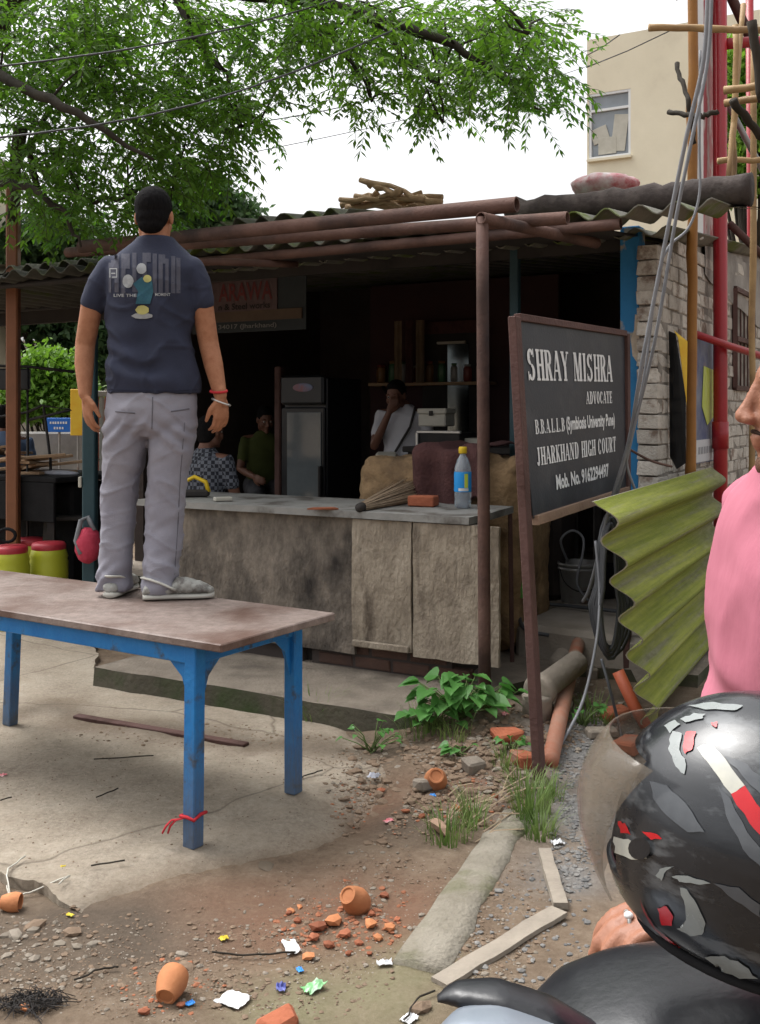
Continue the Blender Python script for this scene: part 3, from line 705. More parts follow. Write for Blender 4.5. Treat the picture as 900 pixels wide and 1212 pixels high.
LIMBS = [
 ([tt[3]] + path((-60, 60, 7.2), (0, 88, 6.2), (60, 118, 5.9), (120, 153, 5.8), (182, 189, 5.75)), [.08, .042, .034, .028, .02, .008]),
 ([tt[2]] + path((-60, 200, 7.2), (0, 214, 6.3), (45, 226, 6.1), (76, 256, 6.0), (96, 292, 6.0)), [.05, .032, .026, .02, .015, .006]),
 ([tt[4]] + path((60, -60, 7.6), (200, -20, 7.2), (330, -5, 7.0), (450, 22, 6.8), (540, 55, 6.6), (600, 95, 6.5), (640, 130, 6.4)), [.10, .08, .065, .05, .038, .026, .016, .006]),
 ([tt[5]] + path((40, -220, 7.5), (250, -200, 7.0), (430, -120, 6.6), (560, -40, 6.4), (625, 40, 6.3)), [.08, .07, .055, .04, .025, .01]),
 (path((45, 226, 7.1), (35, 180, 7.0), (60, 130, 6.9), (110, 90, 6.9)), [.025, .02, .015, .008]),
 (path((76, 256, 6.9), (100, 240, 6.8), (150, 232, 6.7), (200, 245, 6.7)), [.02, .016, .012, .006]),
 (path((200, -20, 7.2), (230, 40, 7.0), (270, 90, 6.9), (285, 150, 6.8)), [.03, .024, .016, .006]),
 (path((330, -5, 7.0), (390, 40, 6.9), (425, 85, 6.8), (440, 120, 6.8)), [.025, .018, .012, .005]),
 (path((450, 22, 6.8), (480, 70, 6.7), (520, 105, 6.6), (525, 145, 6.6)), [.022, .016, .012, .005]),
 (path((25, 150, 7.3), (18, 200, 7.4), (14, 262, 7.5)), [.05, .045, .03]),
]
for p_, r_ in LIMBS:
    lp = []; lr = []
    for k in range(len(p_) - 1):
        for s in range(4): t = s / 4; lp.append(p_[k].lerp(p_[k + 1], t) + rv(.012) * (1 if k else 0)); lr.append(r_[k] + (r_[k + 1] - r_[k]) * t)
    limbs.tube(lp + [p_[-1]], lr + [r_[-1]], 8)
allp = [q for p_, _ in LIMBS for q in p_[1:]]
CL = [(40, 40, 90, 75, 330), (160, 40, 95, 80, 340), (95, 130, 105, 65, 330), (205, 140, 75, 55, 230), (255, 75, 55, 70, 180), (45, 205, 70, 42, 130),
      (110, 245, 100, 28, 150), (200, 205, 55, 30, 90), (325, 25, 55, 35, 95), (395, 25, 70, 45, 150), (455, 45, 45, 50, 120), (530, 45, 70, 50, 240), (595, 50, 48, 52, 160),
      (515, 100, 55, 32, 110), (628, 105, 34, 34, 60), (490, 130, 25, 22, 22), (380, 85, 45, 30, 42), (430, 110, 28, 26, 30), (345, 70, 30, 20, 16), (645, 35, 22, 28, 30),
      (300, 130, 32, 35, 34), (260, 190, 25, 22, 22), (150, -120, 260, 90, 300), (450, -110, 180, 80, 160), (-120, 60, 90, 130, 200)]
for (cx, cy, rx, ry, n_) in CL:
    for _ in range(int(n_ * 1.15)):
        a = rnd.uniform(0, 6.28); r_ = math.sqrt(rnd.random())
        d = rnd.uniform(5.9, 8.3)
        c = P(cx + rx * r_ * math.cos(a), cy + ry * r_ * math.sin(a), d)
        if noise.noise(c * 1.7) < -.22 and rnd.random() < .8: continue
        dr = V((rnd.gauss(0, 1), rnd.gauss(0, 1), rnd.gauss(-.1, .5))) + V((.35, -.1, 0))
        frond(crown, twigs, c, dr, rnd.uniform(.18, .36), 6, rnd.uniform(.048, .082), .0115)
    # twigs out to the cluster
    for _ in range(max(2, int(n_ / 45))):
        a = rnd.uniform(0, 6.28); r_ = math.sqrt(rnd.random()) * .8; c = P(cx + rx * r_ * math.cos(a), cy + ry * r_ * math.sin(a), rnd.uniform(6.2, 7.8))
        b2 = min(allp, key=lambda q: (q - c).length); m_ = b2.lerp(c, .5) + V((0, 0, .08)) + rv(.06)
        limbs.tube([b2, b2.lerp(m_, .5) + rv(.02), m_, m_.lerp(c, .5) + rv(.03), c], [.009, .008, .006, .004, .002], 5)
build('trunk', limbs, M['bark'], neem, True)
build('twig', twigs, M['bark'], neem, kind='stuff')
build('crown', crown, M['neem'], neem, kind='stuff')

def far_tree(name, label, blobs, d, leaf, n, m, base_px, group=None, trunk=.12):
    "blobs: (px,py,rx,ry) at distance d, leaves spread through ellipsoids"
    b0 = P(base_px, 485, d); b0.z = 0; t = thing(name, b0, label, 'tree' if 'tree' in name else 'bush', group); tr = MB(); cr = MB()
    for (cx, cy, rx, ry) in blobs:
        c = P(cx, cy, d); R3 = V((rx * d / F, max(rx, ry) * d / F * .9, ry * d / F))
        k = int(n * rx * ry / 1000)
        for _ in range(k):
            q = rv(1).normalized() * (rnd.random() ** .45); p = c + V((q.x * R3.x, q.y * R3.y, q.z * R3.z))
            if noise.noise(p * (6 / d * 2)) < -.25: continue
            p += rv(.03)
            for _k in range(4):
                quad_leaf(cr, p + rv(leaf * .7), (rv(1) + V((0, 0, -.3))).normalized(), (ZU + rv(.6)).normalized(), leaf * rnd.uniform(.6, 1.3), leaf * .27)
        base = V((b0.x, b0.y, 0)); mid = base.lerp(c, .55) + rv(.05); tr.tube([base - ZU * .1, mid, c], [trunk, trunk * .6, trunk * .15], 7)
        for _ in range(5): e = c + V((rnd.uniform(-1, 1) * R3.x, rnd.uniform(-1, 1) * R3.y, rnd.uniform(-1, 1) * R3.z)) * .8; tr.tube([mid, mid.lerp(e, .5) + rv(.05), e], [trunk * .4, trunk * .25, .01], 5)
    build('trunk', tr, M['bark'], t, True); build('crown', cr, m, t, kind='stuff'); return t
far_tree('broadleaf_tree', 'dense dark green tree across the road, seen under the left awning', [(60, 350, 60, 50), (95, 410, 50, 55), (20, 330, 60, 60), (130, 360, 50, 60), (70, 290, 60, 40)], 17, .16, 330, M['neem_far'], 80)
far_tree('roadside_bush', 'bright yellow green bush growing across the road behind the blue sign', [(55, 445, 38, 30), (85, 462, 25, 22), (30, 470, 28, 22), (58, 470, 40, 20)], 13, .09, 1300, M['bush'], 58, trunk=.03)
far_tree('broadleaf_tree', 'grey green tree crown just above the roof beside the man on the table', [(240, 235, 40, 30), (275, 255, 35, 22), (215, 265, 40, 26)], 20, .18, 420, M['neem_far'], 240)
far_tree('broadleaf_tree', 'bright green tree behind the bamboo scaffold beside the cream building', [(880, 100, 45, 55), (900, 180, 55, 45), (870, 190, 30, 40)], 14, .11, 420, M['bush'], 905)
# thin bright branch behind the bamboo pole
# ------------------------------------------------------------------ street behind, left
def box_thing(name, label, cat, c, size, m, R=None, b=.01, group=None):
    mb = MB(); mb.cbox(c, size, b, R); return build(name, mb, m, label=label, cat=cat, group=group)
bw = thing('roadside_building', P(-60, 485, 15) * 1.0 - ZU * 1.5, 'pale cream house across the road at the far left behind the wooden post', 'building')
q0 = P(-150, 485, 16); q0.z = 0
mb = MB(); mb.box((q0.x + .1, q0.y, 2.6), (3.1, 3, 5.2)); build('wall', mb, M['cream'], bw)
mb = MB(); mb.box((q0.x, q0.y, 5.3), (3.6, 3.5, .2)); build('roof', mb, M['concrete'], bw)
for k in range(2): mb = MB(); mb.box((q0.x + .6, q0.y - 1.5, 1.3 + k * 2.3), (.6, .06, 1.0)); build('window', mb, M['glass'], bw)
mb = MB(); c = P(62, 520, 12.2); mb.cbox((c.x - .3, c.y, .62), (3.2, .2, 1.25), .02); build('boundary_wall', mb, M['greywall'], label='low grey roadside wall behind the blue sign', cat='wall')
mb = MB(); c = P(105, 450, 20); mb.box((c.x + 1.0, c.y, 1.4), (7, .3, 2.8)); build('boundary_wall', mb, M['greywall'], label='tall weathered wall far across the road behind the trees', cat='wall')
bs = thing('street_sign', P(70, 503, 11.9), 'small blue sign with white writing on the low grey wall', 'sign')
c = P(70, 503, 11.9); mb = MB(); mb.cbox(c, (.27, .02, .16), .004); build('sign_panel', mb, M['bluesign'], bs)
mb = MB()
for (z_, xs_) in ((.025, [-.09, -.06, -.035, -.005, .025, .055, .085]), (-.035, [-.045, -.015, .015, .045])):
    for x_ in xs_: mb.box((c.x + x_, c.y - .012, c.z + z_), (.018, .003, .026))
build('lettering', mb, M['whitepaint'], bs, kind='stuff')
mb = MB(); mb.tube([(c.x, c.y + .02, 0), (c.x, c.y + .02, c.z + .05)], .015, 8); build('post', mb, M['tin'], bs)
c = P(92, 488, 11.4); ys_ = thing('shop_banner', V((c.x, c.y, 0)), 'upright yellow and orange banner beside the blue sign', 'banner')
mb = MB(); mb.cbox((c.x, c.y, c.z), (.15, .02, .5), .004); build('banner_panel', mb, M['yellowsign'], ys_)
mb = MB(); mb.tube([(c.x, c.y + .02, 0), (c.x, c.y + .02, c.z + .25)], .012, 8); build('post', mb, M['tin'], ys_)
# slatted red and white screen
c = P(122, 495, 9.2); ss = thing('slatted_screen', V((c.x, c.y, 0)), 'red and cream striped slatted screen standing behind the man', 'screen')
for k in range(7):
    mb = MB(); mb.cbox((c.x - .09 + k * .04, c.y, .95), (.03, .02, 1.35), .004); build('slat', mb, M['offwhite'] if k % 2 == 0 else mat('slat_red', (.4, .1, .05), (.35, .09, .05), 8, .7, .1) if k == 1 else (M['offwhite'] if k % 2 == 0 else bpy.data.materials['slat_red']), ss)
for z_ in (1.64, .27): mb = MB(); mb.cbox((c.x + .03, c.y - .012, z_), (.32, .05, .05), .006); build('rail', mb, M['offwhite'], ss)
# neighbour stall: table with wood scraps, awning shade put into its black colour
c = P(36, 565, 8.15); st_ = thing('work_stall', V((c.x, c.y, 0)), 'dark stall table with a black skirt, heaped with timber offcuts', 'stall')
zt = 1.0; RA = Matrix.Rotation(-.52, 3, 'Z')
def sp(a, b2, z): p = RA @ V((a, b2, 0)); return V((c.x + p.x, c.y + p.y, z))
mb = MB(); mb.cbox(sp(-.25, 0, zt), (1.9, .8, .04), .008, RA); build('table_top', mb, M['blackrubber'], st_)
mb = MB(); mb.cbox(sp(-.25, -.39, zt - .16), (1.86, .02, .28), .004, RA); build('skirt', mb, M['blackrubber'], st_)
for a in (-1.12, .62):
    for b2 in (-.36, .36): mb = MB(); mb.beam(sp(a, b2, 0), sp(a, b2, zt - .02), .05, .05); build('leg', mb, M['darksteel'], st_)
mb = MB(); mb.cbox(sp(-.25, .1, .5), (1.7, .5, .9), .02, RA); build('cupboard', mb, M['blackrubber'], st_)
for k in range(20):
    a = rnd.uniform(-.75, .42); b2 = rnd.uniform(-.3, .1); an = rnd.uniform(-1.1, 1.1); L_ = rnd.uniform(.25, .55); z = zt + .025 + .022 * (k // 3)
    dv = RA @ V((math.cos(an), math.sin(an), 0)); p = sp(a, b2, z)
    mb = MB(); mb.beam(p - dv * L_ / 2, p + dv * L_ / 2 + ZU * rnd.uniform(0, .09), rnd.uniform(.07, .14), .02, ZU, b=.003)
    build('timber_offcut', mb, M['dry'], label='rough timber offcut in the heap on the dark stall table', cat='timber', group='timber offcuts heaped on the stall table')
mb = MB(); p = sp(.42, -.1, zt + .03); mb.ell(p, (.2, .07, .02), RA, 12, 6); build('folded_sheet', mb, M['paper'], smooth=True, label='pale grey folded sheet at the end of the stall table', cat='sheet')
# frame with a rail behind the stall
fr = thing('metal_frame', P(40, 485, 7.9) - ZU * 1.5, 'thin black welded metal frame rising over the stall table', 'frame')
def fpipe(*pp): mb = MB(); mb.tube([P(*q) for q in pp], .011, 8); build('rail', mb, M['darksteel'], fr, True)
fpipe((-40, 432, 7.9), (33, 434, 7.9), (88, 440, 7.9)); fpipe((33, 434, 7.9), (33, 488, 7.9), (-40, 500, 7.9)); fpipe((33, 488, 7.9), (50, 480, 7.9), (84, 485, 7.9), (35, 497, 7.9)); fpipe((52, 482, 7.9), (60, 545, 7.9), (62, 730, 7.9)); fpipe((33, 488, 7.9), (33, 735, 7.9))
c = P(15, 449, 7.85); mb = MB(); mb.cbox(c, (.26, .05, .16), .01); build('speaker_box', mb, M['blackplastic'], fr)
# dark teal post with a red bag
q = P(107, 500, 6.9); tp = thing('steel_post', V((q.x, q.y, 0)), 'dark teal steel post standing by the left hand of the man on the table', 'post')
mb = MB(); mb.cbox((q.x, q.y, 1.1), (.085, .085, 2.2), .008); build('shaft', mb, M['teal'], tp)
mb = MB(); mb.cbox((q.x, q.y, .03), (.18, .18, .06), .008); build('base_plate', mb, M['teal'], tp)
mb = MB(); mb.cbox((q.x - .055, q.y - .03, 1.03), (.02, .04, .07), .004); build('switch', mb, M['offwhite'], tp)
bag = thing('cloth_bag', P(105, 668, 6.75), 'crumpled red cloth bag hanging by a grey strap from the teal post', 'bag')
mb = MB(); c = P(105, 646, 6.75); mb.ell(c, (.085, .07, .115), None, 18, 12, fn=lambda p: p * (1 + .16 * noise.noise(p * 22))); build('bag_body', mb, M['redbag'], bag, True)
mb = MB(); mb.tube([P(112, 628, 6.75), P(104, 612, 6.78), P(96, 616, 6.75), P(90, 640, 6.72), P(96, 656, 6.70)], .016, 8); build('strap', mb, M['cable'], bag, True)
# drums
def drum(px, py, d, lab):
    c = P(px, py, d); t = thing('plastic_drum', V((c.x, c.y, 0)), lab, 'drum', 'lime drums with red lids under the left stall'); h = c.z
    mb = MB(); mb.lathe([(.10, 0), (.125, .02), (.13, .1), (.124, .12), (.13, .14), (.13, h - .14), (.124, h - .12), (.128, h - .1), (.115, h - .05), (.1, h - .03)], (c.x, c.y, 0), 24); build('drum_body', mb, M['drum'], t, True)
    mb = MB(); mb.lathe([(.112, h - .055), (.116, h - .05), (.116, h - .02), (.105, h - .005), (.04, h)], (c.x, c.y, 0), 24); build('lid', mb, M['drumlid'], t, True); return t
drum(58, 641, 7.3, 'lime plastic drum with red lid, the one nearest the teal post')
drum(12, 645, 7.1, 'lime plastic drum with red lid and a black hoop handle standing upon it')
drum(38, 636, 7.75, 'lime plastic drum with red lid standing behind two others')
c = P(8, 640, 7.1); mb = MB(); mb.tube([c + V((.06 * math.cos(a), 0, .035 + .045 * math.sin(a))) for a in [6.283 * k / 14 for k in range(14)]], .012, 6, closed=True); build('hoop_handle', mb, M['blackrubber'], smooth=True, label='black rubber hoop on the lid of a lime drum', cat='hoop')
# stool near the drums
c = P(82, 612, 7.75); so = thing('low_stool', V((c.x, c.y, 0)), 'dark wooden stool between the drums and the teal post', 'stool')
mb = MB(); mb.cbox((c.x, c.y, c.z), (.34, .26, .03), .006); build('seat', mb, M['dark'], so)
for sx in (-1, 1):
    for sy in (-1, 1): mb = MB(); mb.beam((c.x + sx * .17, c.y + sy * .12, 0), (c.x + sx * .13, c.y + sy * .1, c.z - .01), .035, .035); build('leg', mb, M['dark'], so)

# ------------------------------------------------------------------ scaffold on the right
scf = thing('steel_scaffold', V((2.22, 6.9, 0)), 'red painted steel pipe frame standing beside the brick wall', 'scaffold')
def spipe(name, pts, r, m=M['red'], par=scf): mb = MB(); mb.tube(pts, r, 14); return build(name, mb, m, par, True)
a = P(853, 640, 6.9); spipe('upright', [V((a.x, a.y, 0)), V((a.x, a.y, 1.5)), V((a.x - .006, a.y, 4.8))], .045)
mb = MB(); mb.tube([V((a.x - .001, a.y, CAMZ - (531 - HY) * 6.9 / F)), V((a.x - .001, a.y, CAMZ - (499 - HY) * 6.9 / F))], .053, 14); build('clamp', mb, M['red'], scf, True)
b_ = P(892, 300, 9.0); spipe('upright', [V((b_.x, b_.y, 0)), V((b_.x - .04, b_.y, 6.0))], .033)
spipe('rail', [P(819, 394, 6.5), P(862, 409, 6.8), P(960, 440, 7.3)], .024)
spipe('rail', [P(860, 52, 6.9), P(940, 46, 7.4)], .036)
spipe('brace', [P(858, -20, 7.1), P(885, 38, 7.2), P(925, 120, 7.3)], .034, M['rust'])
spipe('brace', [P(864, 265, 7.2), P(900, 300, 7.3), P(960, 360, 7.5)], .026, M['rust'])
spipe('brace', [P(860, 120, 7.4), P(890, 178, 7.5), P(935, 260, 7.6)], .022, M['tin'])
bsc = thing('bamboo_scaffold', V((1.95, 5.6, 0)), 'lashed bamboo pole scaffold rising beside the red steel frame', 'scaffold')
def bpole(pts, r, m=M['bamboo'], name='bamboo_pole'):
    mb = MB(); pp = []; rr = []
    for k in range(len(pts) - 1):
        for s in range(8): t = s / 8; pp.append(pts[k].lerp(pts[k + 1], t) + rv(.003)); rr.append(r * (1.12 if s % 4 == 0 else 1))
    mb.tube(pp + [pts[-1]], rr + [r], 10); return build(name, mb, m, bsc, True)
q = P(818, 560, 6.2); bpole([V((q.x - .01, q.y, 0)), P(818, 560, 6.2), P(820, 300, 6.2), P(820, -40, 6.2)], .029, M['bamboo_orange'], 'bamboo_upright')
bpole([P(768, 32, 5.2), P(905, 36, 5.2)], .017); bpole([P(800, -6, 5.0), P(900, -6, 5.0)], .018)
bpole([P(858, 108, 5.6), P(960, 88, 5.4)], .02); bpole([P(858, 122, 5.9), P(960, 108, 5.6)], .02); bpole([P(850, 190, 5.8), P(960, 188, 5.8)], .016)
bpole([P(872, 30, 5.7), P(868, 240, 5.7)], .016); bpole([P(893, 30, 6.2), P(890, 600, 6.2)], .018); bpole([P(800, 76, 5.2), P(815, 120, 5.0), P(822, 170, 5.0)], .011, M['bark']); bpole([P(792, 134, 5.1), P(830, 138, 4.9), P(850, 132, 4.9)], .012, M['bark'])
bpole([P(868, 120, 5.2), P(900, 160, 5.3), P(930, 185, 5.3)], .02, M['bark']); bpole([P(890, 25, 4.6), P(903, 120, 4.6)], .02, M['bark'])
bpole([P(880, 5, 5.9), P(862, 215, 5.6)], .014)
# narrow hoarding seen almost edge-on
hd = thing('shop_hoarding', P(845, 290, 3.9), 'tall red and green printed hoarding seen edge-on behind the red pipe', 'hoarding')
h0, h1 = P(828, 485, 6.6), P(851, 485, 7.6); zt_, zb_ = 4.6, 2.5
d_ = (h1 - h0); d_.z = 0
def hq(s, z): p = h0 + d_ * s; return V((p.x, p.y, z))
nrm = d_.cross(ZU).normalized() * -1
mb = MB(); mb.sheet([hq(0, zb_ + .12), hq(1, zb_ + .1), hq(1, zt_), hq(0, zt_)], .012, -nrm); build('panel', mb, mat('hoarding_print', (.34, .05, .07), (.30, .045, .06), 3.0, .5, .03, 30, 0, (.42, .33, .32), 6, .5, .56, stretch=(1, 1, .6)), hd)
mb = MB(); mb.beam(hq(-.02, zb_ + .06), hq(-.02, zt_), .045, .045, b=.004); build('frame_bar', mb, M['alu'], hd)
for (za, zb2, m_) in ((3.05, 3.2, mat('hoarding_teal', (.07, .13, .12), (.1, .16, .14), 5, .5, 0)), (3.55, 3.95, mat('hoarding_green', (.14, .2, .05), (.2, .24, .09), 5, .5, 0)), (3.95, 4.55, mat('hoarding_pale', (.36, .38, .42), (.3, .32, .36), 5, .5, 0))):
    mb = MB(); mb.sheet([hq(.04, za), hq(.98, za - .1), hq(.98, zb2 - .1), hq(.04, zb2)], .003, nrm if nrm.x < 0 else -nrm); build('print_block', mb, m_, hd)
# tilted black tin flap with yellow edge, and the poster, on the brick wall
tf = thing('tin_flap', FV(805, 560, 6.2), 'black tin panel with a yellow face leaning out from the brick wall', 'panel')
mb = MB(); mb.sheet([P(794, 540, 6.05), P(802, 555, 6.0), P(812, 548, 5.97), P(812, 470, 5.97), P(800, 395, 6.0), P(793, 392, 6.05)], .01, (-.3, .9, 0)); build('back', mb, M['blackplastic'], tf)
mb = MB(); mb.sheet([P(813, 480, 6.0), P(814, 404, 6.02), P(798, 391, 6.04), P(803, 400, 6.02)], .006, (0, 1, 0)); build('yellow_face', mb, M['yellowsign'], tf)
ps = thing('wall_poster', FP(UW1, 7.0, 1.2), 'blue and yellow printed poster with a white strip on the brick wall', 'poster')
def pq(v, z, o=.016): return FP(UW1 + o, v, z)
def prect(name, v0, v1, za, zb, m, o): mb = MB(); mb.sheet([pq(v0, za, o), pq(v1, za, o), pq(v1, zb, o), pq(v0, zb, o)], .004, U); return build(name, mb, m, ps)
prect('paper', 6.66, 7.42, 1.16, 1.98, mat('poster_blue', (.05, .07, .17), (.22, .24, .28), 5, .6, .05, 30, 0, (.30, .22, .2), 4, .55, .7), .014)
prect('strip', 6.66, 7.42, 1.17, 1.31, mat('poster_white', (.55, .56, .58), (.48, .5, .52), 6, .6, .05), .020)
mb = MB(); mb.sheet([pq(6.85, 1.52, .021), pq(7.0, 1.40, .021), pq(7.2, 1.46, .021), pq(7.3, 1.62, .021), pq(7.25, 1.76, .021), pq(6.9, 1.78, .021)], .002, U); build('packet_print', mb, mat('poster_lime', (.42, .5, .06), (.5, .55, .2), 12, .6, .03), ps)
mb = MB()
for k in range(7): mb.sheet([pq(6.74 + k * .075, 1.22, .025), pq(6.74 + k * .075 + .05, 1.22, .025), pq(6.74 + k * .075 + .05, 1.265, .025), pq(6.74 + k * .075, 1.265, .025)], .001, U)
build('print', mb, mat('poster_ink', (.25, .26, .28), (.3, .31, .33), 5, .6, 0), ps)
# overhead and hanging cables
def cable(label, pts, r, m, group=None, sub=6):
    pts = [V(p) for p in pts]; out = []
    for i in range(len(pts) - 1):
        p0 = pts[max(i - 1, 0)]; p1 = pts[i]; p2 = pts[i + 1]; p3 = pts[min(i + 2, len(pts) - 1)]
        for k in range(sub):
            t = k / sub; out.append(.5 * ((2 * p1) + (p2 - p0) * t + (2 * p0 - 5 * p1 + 4 * p2 - p3) * t * t + (3 * p1 - p0 - 3 * p2 + p3) * t ** 3))
    mb = MB(); mb.tube(out + [pts[-1]], r, 8); return build('cable', mb, m, None, True, label=label, cat='cable', group=group)
cable('grey cable running taut past the blue jamb down behind the signboard', [P(838, -20, 4.35), P(833, 70, 4.35), P(812, 165, 4.4), P(785, 300, 4.5), P(760, 430, 4.6), P(745, 520, 4.75), P(722, 600, 4.9), P(700, 690, 5.2), P(690, 712, 5.3)], .009, M['cable'])
cable('second grey cable crossing the brick wall corner in a straight line', [P(843, -20, 4.5), P(838, 70, 4.5), P(818, 170, 4.5), P(800, 260, 4.55), P(776, 400, 4.65), P(752, 500, 4.8), P(735, 570, 4.9), P(712, 640, 5.1), P(705, 715, 5.25)], .008, M['cable'])
cable('pale looping wire hooked behind the orange bamboo pole', [P(829, 60, 4.62), P(828, 170, 4.62), P(828, 230, 4.62), P(815, 270, 4.62), P(792, 292, 4.6), P(778, 330, 4.6), P(765, 430, 4.65), P(752, 500, 4.7), P(742, 545, 4.8), P(752, 580, 4.85)], .006, M['cable'])
for (p0, p1, r, lab) in (((-30, 166, 5.4), (470, 34, 6.0), .006, 'thick black overhead wire crossing the tree crown'), ((-30, 82, 5.4), (560, -60, 6.4), .0055, 'black overhead wire high in the tree crown'), ((290, 147, 10), (590, 62, 12), .006, 'thin overhead wire strung below the hanging leaves'), ((300, 180, 14), (720, 70, 18), .006, 'faint distant wire against the white sky')):
    a = P(*p0); b2 = P(*p1); pts = [a.lerp(b2, k / 8) - ZU * .12 * math.sin(math.pi * k / 8) for k in range(9)]; mb = MB(); mb.tube(pts, r, 6); build('overhead_wire', mb, M['blackcable'], None, True, label=lab, cat='wire')
for k, (y0, y1) in enumerate(((66, 41), (80, 36))):
    a = P(694, y0, 21.6); b2 = P(734 + 60 * k, y1, 21.0); mb = MB(); mb.tube([a, a.lerp(b2, .5) - ZU * .03, b2], .012, 5); build('overhead_wire', mb, M['blackcable'], None, True, label=('short' if k == 0 else 'longer') + ' dark wire slanting across the cream building wall', cat='wire')
# sticks and bundle on the roof
STK = [(430, 212, 500, 236), (402, 238, 470, 234), (420, 232, 520, 240), (405, 246, 450, 240), (450, 228, 522, 238), (440, 242, 515, 242), (418, 240, 448, 230), (404, 241, 500, 243), (436, 216, 470, 228), (425, 236, 498, 230), (412, 244, 520, 244), (460, 234, 518, 232)]
for k, (x0, y0, x1, y1) in enumerate(STK):
    r = rnd.uniform(.018, .028); a = FV(x0, y0, 6.4 + .06 * (k % 4)); b2 = FV(x1, y1, 6.3 + .08 * (k % 4)); pp = [a.lerp(b2, t / 6) + rv(.012) for t in range(7)]; mb = MB(); mb.tube(pp, [r * rnd.uniform(.75, 1.2) for _ in pp], 9)
    build('firewood_stick', mb, M['dry'], None, True, label='dry knobbly firewood stick in the pile lying on the shed roof', cat='firewood', group='firewood sticks piled on the roof')
c = FV(716, 219, 6.8); mb = MB(); mb.ell(c, (.22, .18, .075), None, 20, 10, fn=lambda p: p * (1 + .2 * noise.noise(p * 14))); build('plastic_bundle', mb, mat('red_white_plastic', (.7, .69, .7), (.45, .08, .1), 9, .5, .2, 30), None, True, label='crumpled white and red plastic bundle on the roof edge', cat='bundle')
# ------------------------------------------------------------------ counter
cnt = thing('stall_counter', FP(-3.24, 5.08, .13), 'old plank fronted tea stall counter with a grey stone top', 'counter')
def uof(px, v): p = FV(px, 600, v); return p.dot(U)
CV = 4.755
mb = MB(); rows = []
N1 = 22
for zz, off in ((.97, 0), (.935, .006)):
    rows.append([])
outl = [(-4.32 + 2.15 * k / N1, CV - .03 + .012 * noise.noise(V((k * .8, 2, 0)))) for k in range(N1 + 1)] + [(-2.17, 5.0), (-2.21, 5.40)] + [(-4.32, 5.40)]
mb.sheet([FP(u, v, .935) for u, v in outl], .036, ZU); build('stone_top', mb, M['slabtop'], cnt)
def wavy_board(name, u0, u1, z0, z1, v, m, th=.022, bow=0.0):
    mb = MB(); rows = []; nu, nv2 = 10, 10
    for i in range(nu + 1):
        u = u0 + (u1 - u0) * i / nu
        rows.append([FP(u + (.006 * noise.noise(V((j * .7, u0, 0))) if i in (0, nu) else 0), v - bow * math.sin(math.pi * j / nv2) + .006 * noise.noise(V((i * .5, j * .5, u0 * 9))), z0 + (z1 - z0) * j / nv2 + (.008 * noise.noise(V((i * .6, u0 * 3, 1))) if j == 0 else 0)) for j in range(nv2 + 1)])
    back = [[p + W * th for p in r] for r in rows]
    mb.grid(rows); mb.grid([list(reversed(r)) for r in back])
    n_ = nv2
    for i in range(nu):
        for j in (0, n_): mb.add([rows[i][j], rows[i + 1][j], back[i + 1][j], back[i][j]], [(0, 1, 2, 3)])
    for i in (0, nu):
        for j in range(n_): mb.add([rows[i][j], rows[i][j + 1], back[i][j + 1], back[i][j]], [(0, 1, 2, 3)])
    return build(name, mb, m, cnt)
ub1, ub2, ub3 = uof(419, CV), uof(490, CV), uof(592, CV)
wavy_board('front_board', -4.29, ub1 - .006, .215, .932, CV + .012, M['boarddark'])
wavy_board('front_board', ub1, ub2 - .006, .265, .93, CV - .012, M['board'], bow=.01)
wavy_board('front_board', ub2 + .004, ub3, .25, .93, CV - .02, M['board'], bow=-.006)
mb = MB(); mb.cbox(FP((ub1 + ub2) / 2, CV - .03, .285), (ub2 - ub1 - .02, .02, .035), .005, RW); build('batten', mb, M['board'], cnt)
mb = MB(); mb.box(FP(-3.35, 5.1, .53), (1.9, .5, .8), RW); build('inner_frame', mb, M['dark'], cnt)
mb = MB()
for (u0, u1, z0_, z1_) in ((-4.25, -3.2, .125, .26), (-3.14, -2.3, .125, .30)):
    mb.box(FP((u0 + u1) / 2, 5.06, (z0_ + z1_) / 2), (u1 - u0, .5, z1_ - z0_), RW)
base = build('base', mb, M['soot'], cnt)
bq = MB(); bq.cbox((0, 0, 0), (.215, .05, .062), .006, None, 0, .003); bmesh_ = bq.mesh('brick', V((0, 0, 0)), False, [mat('sooty_brick', (.10, .055, .04), (.07, .045, .038), 6, .9, .3, 45, rand=.15)])
k = 0; u = -3.1
while u < -2.35: o = child('brick', bmesh_, base, FP(u + .11, 4.83, .165), eul); o.rotation_euler.z += rnd.uniform(-.04, .04); u += .228
u = -3.0
while u < -2.5: child('brick', bmesh_, base, FP(u + .11, 4.832, .232), eul); u += .228
q = P(604, 600, 5.75); mb = MB(); mb.beam(V((q.x, q.y, .935)), V((q.x + .01, q.y - .02, gz(q.x, q.y))), .022, .022); build('leg', mb, M['rust'], cnt)
mb = MB(); mb.beam(FP(-2.17, 4.78, .93), FP(-2.16, 4.8, .26), .09, .02, W); build('end_board', mb, M['plank'], cnt)
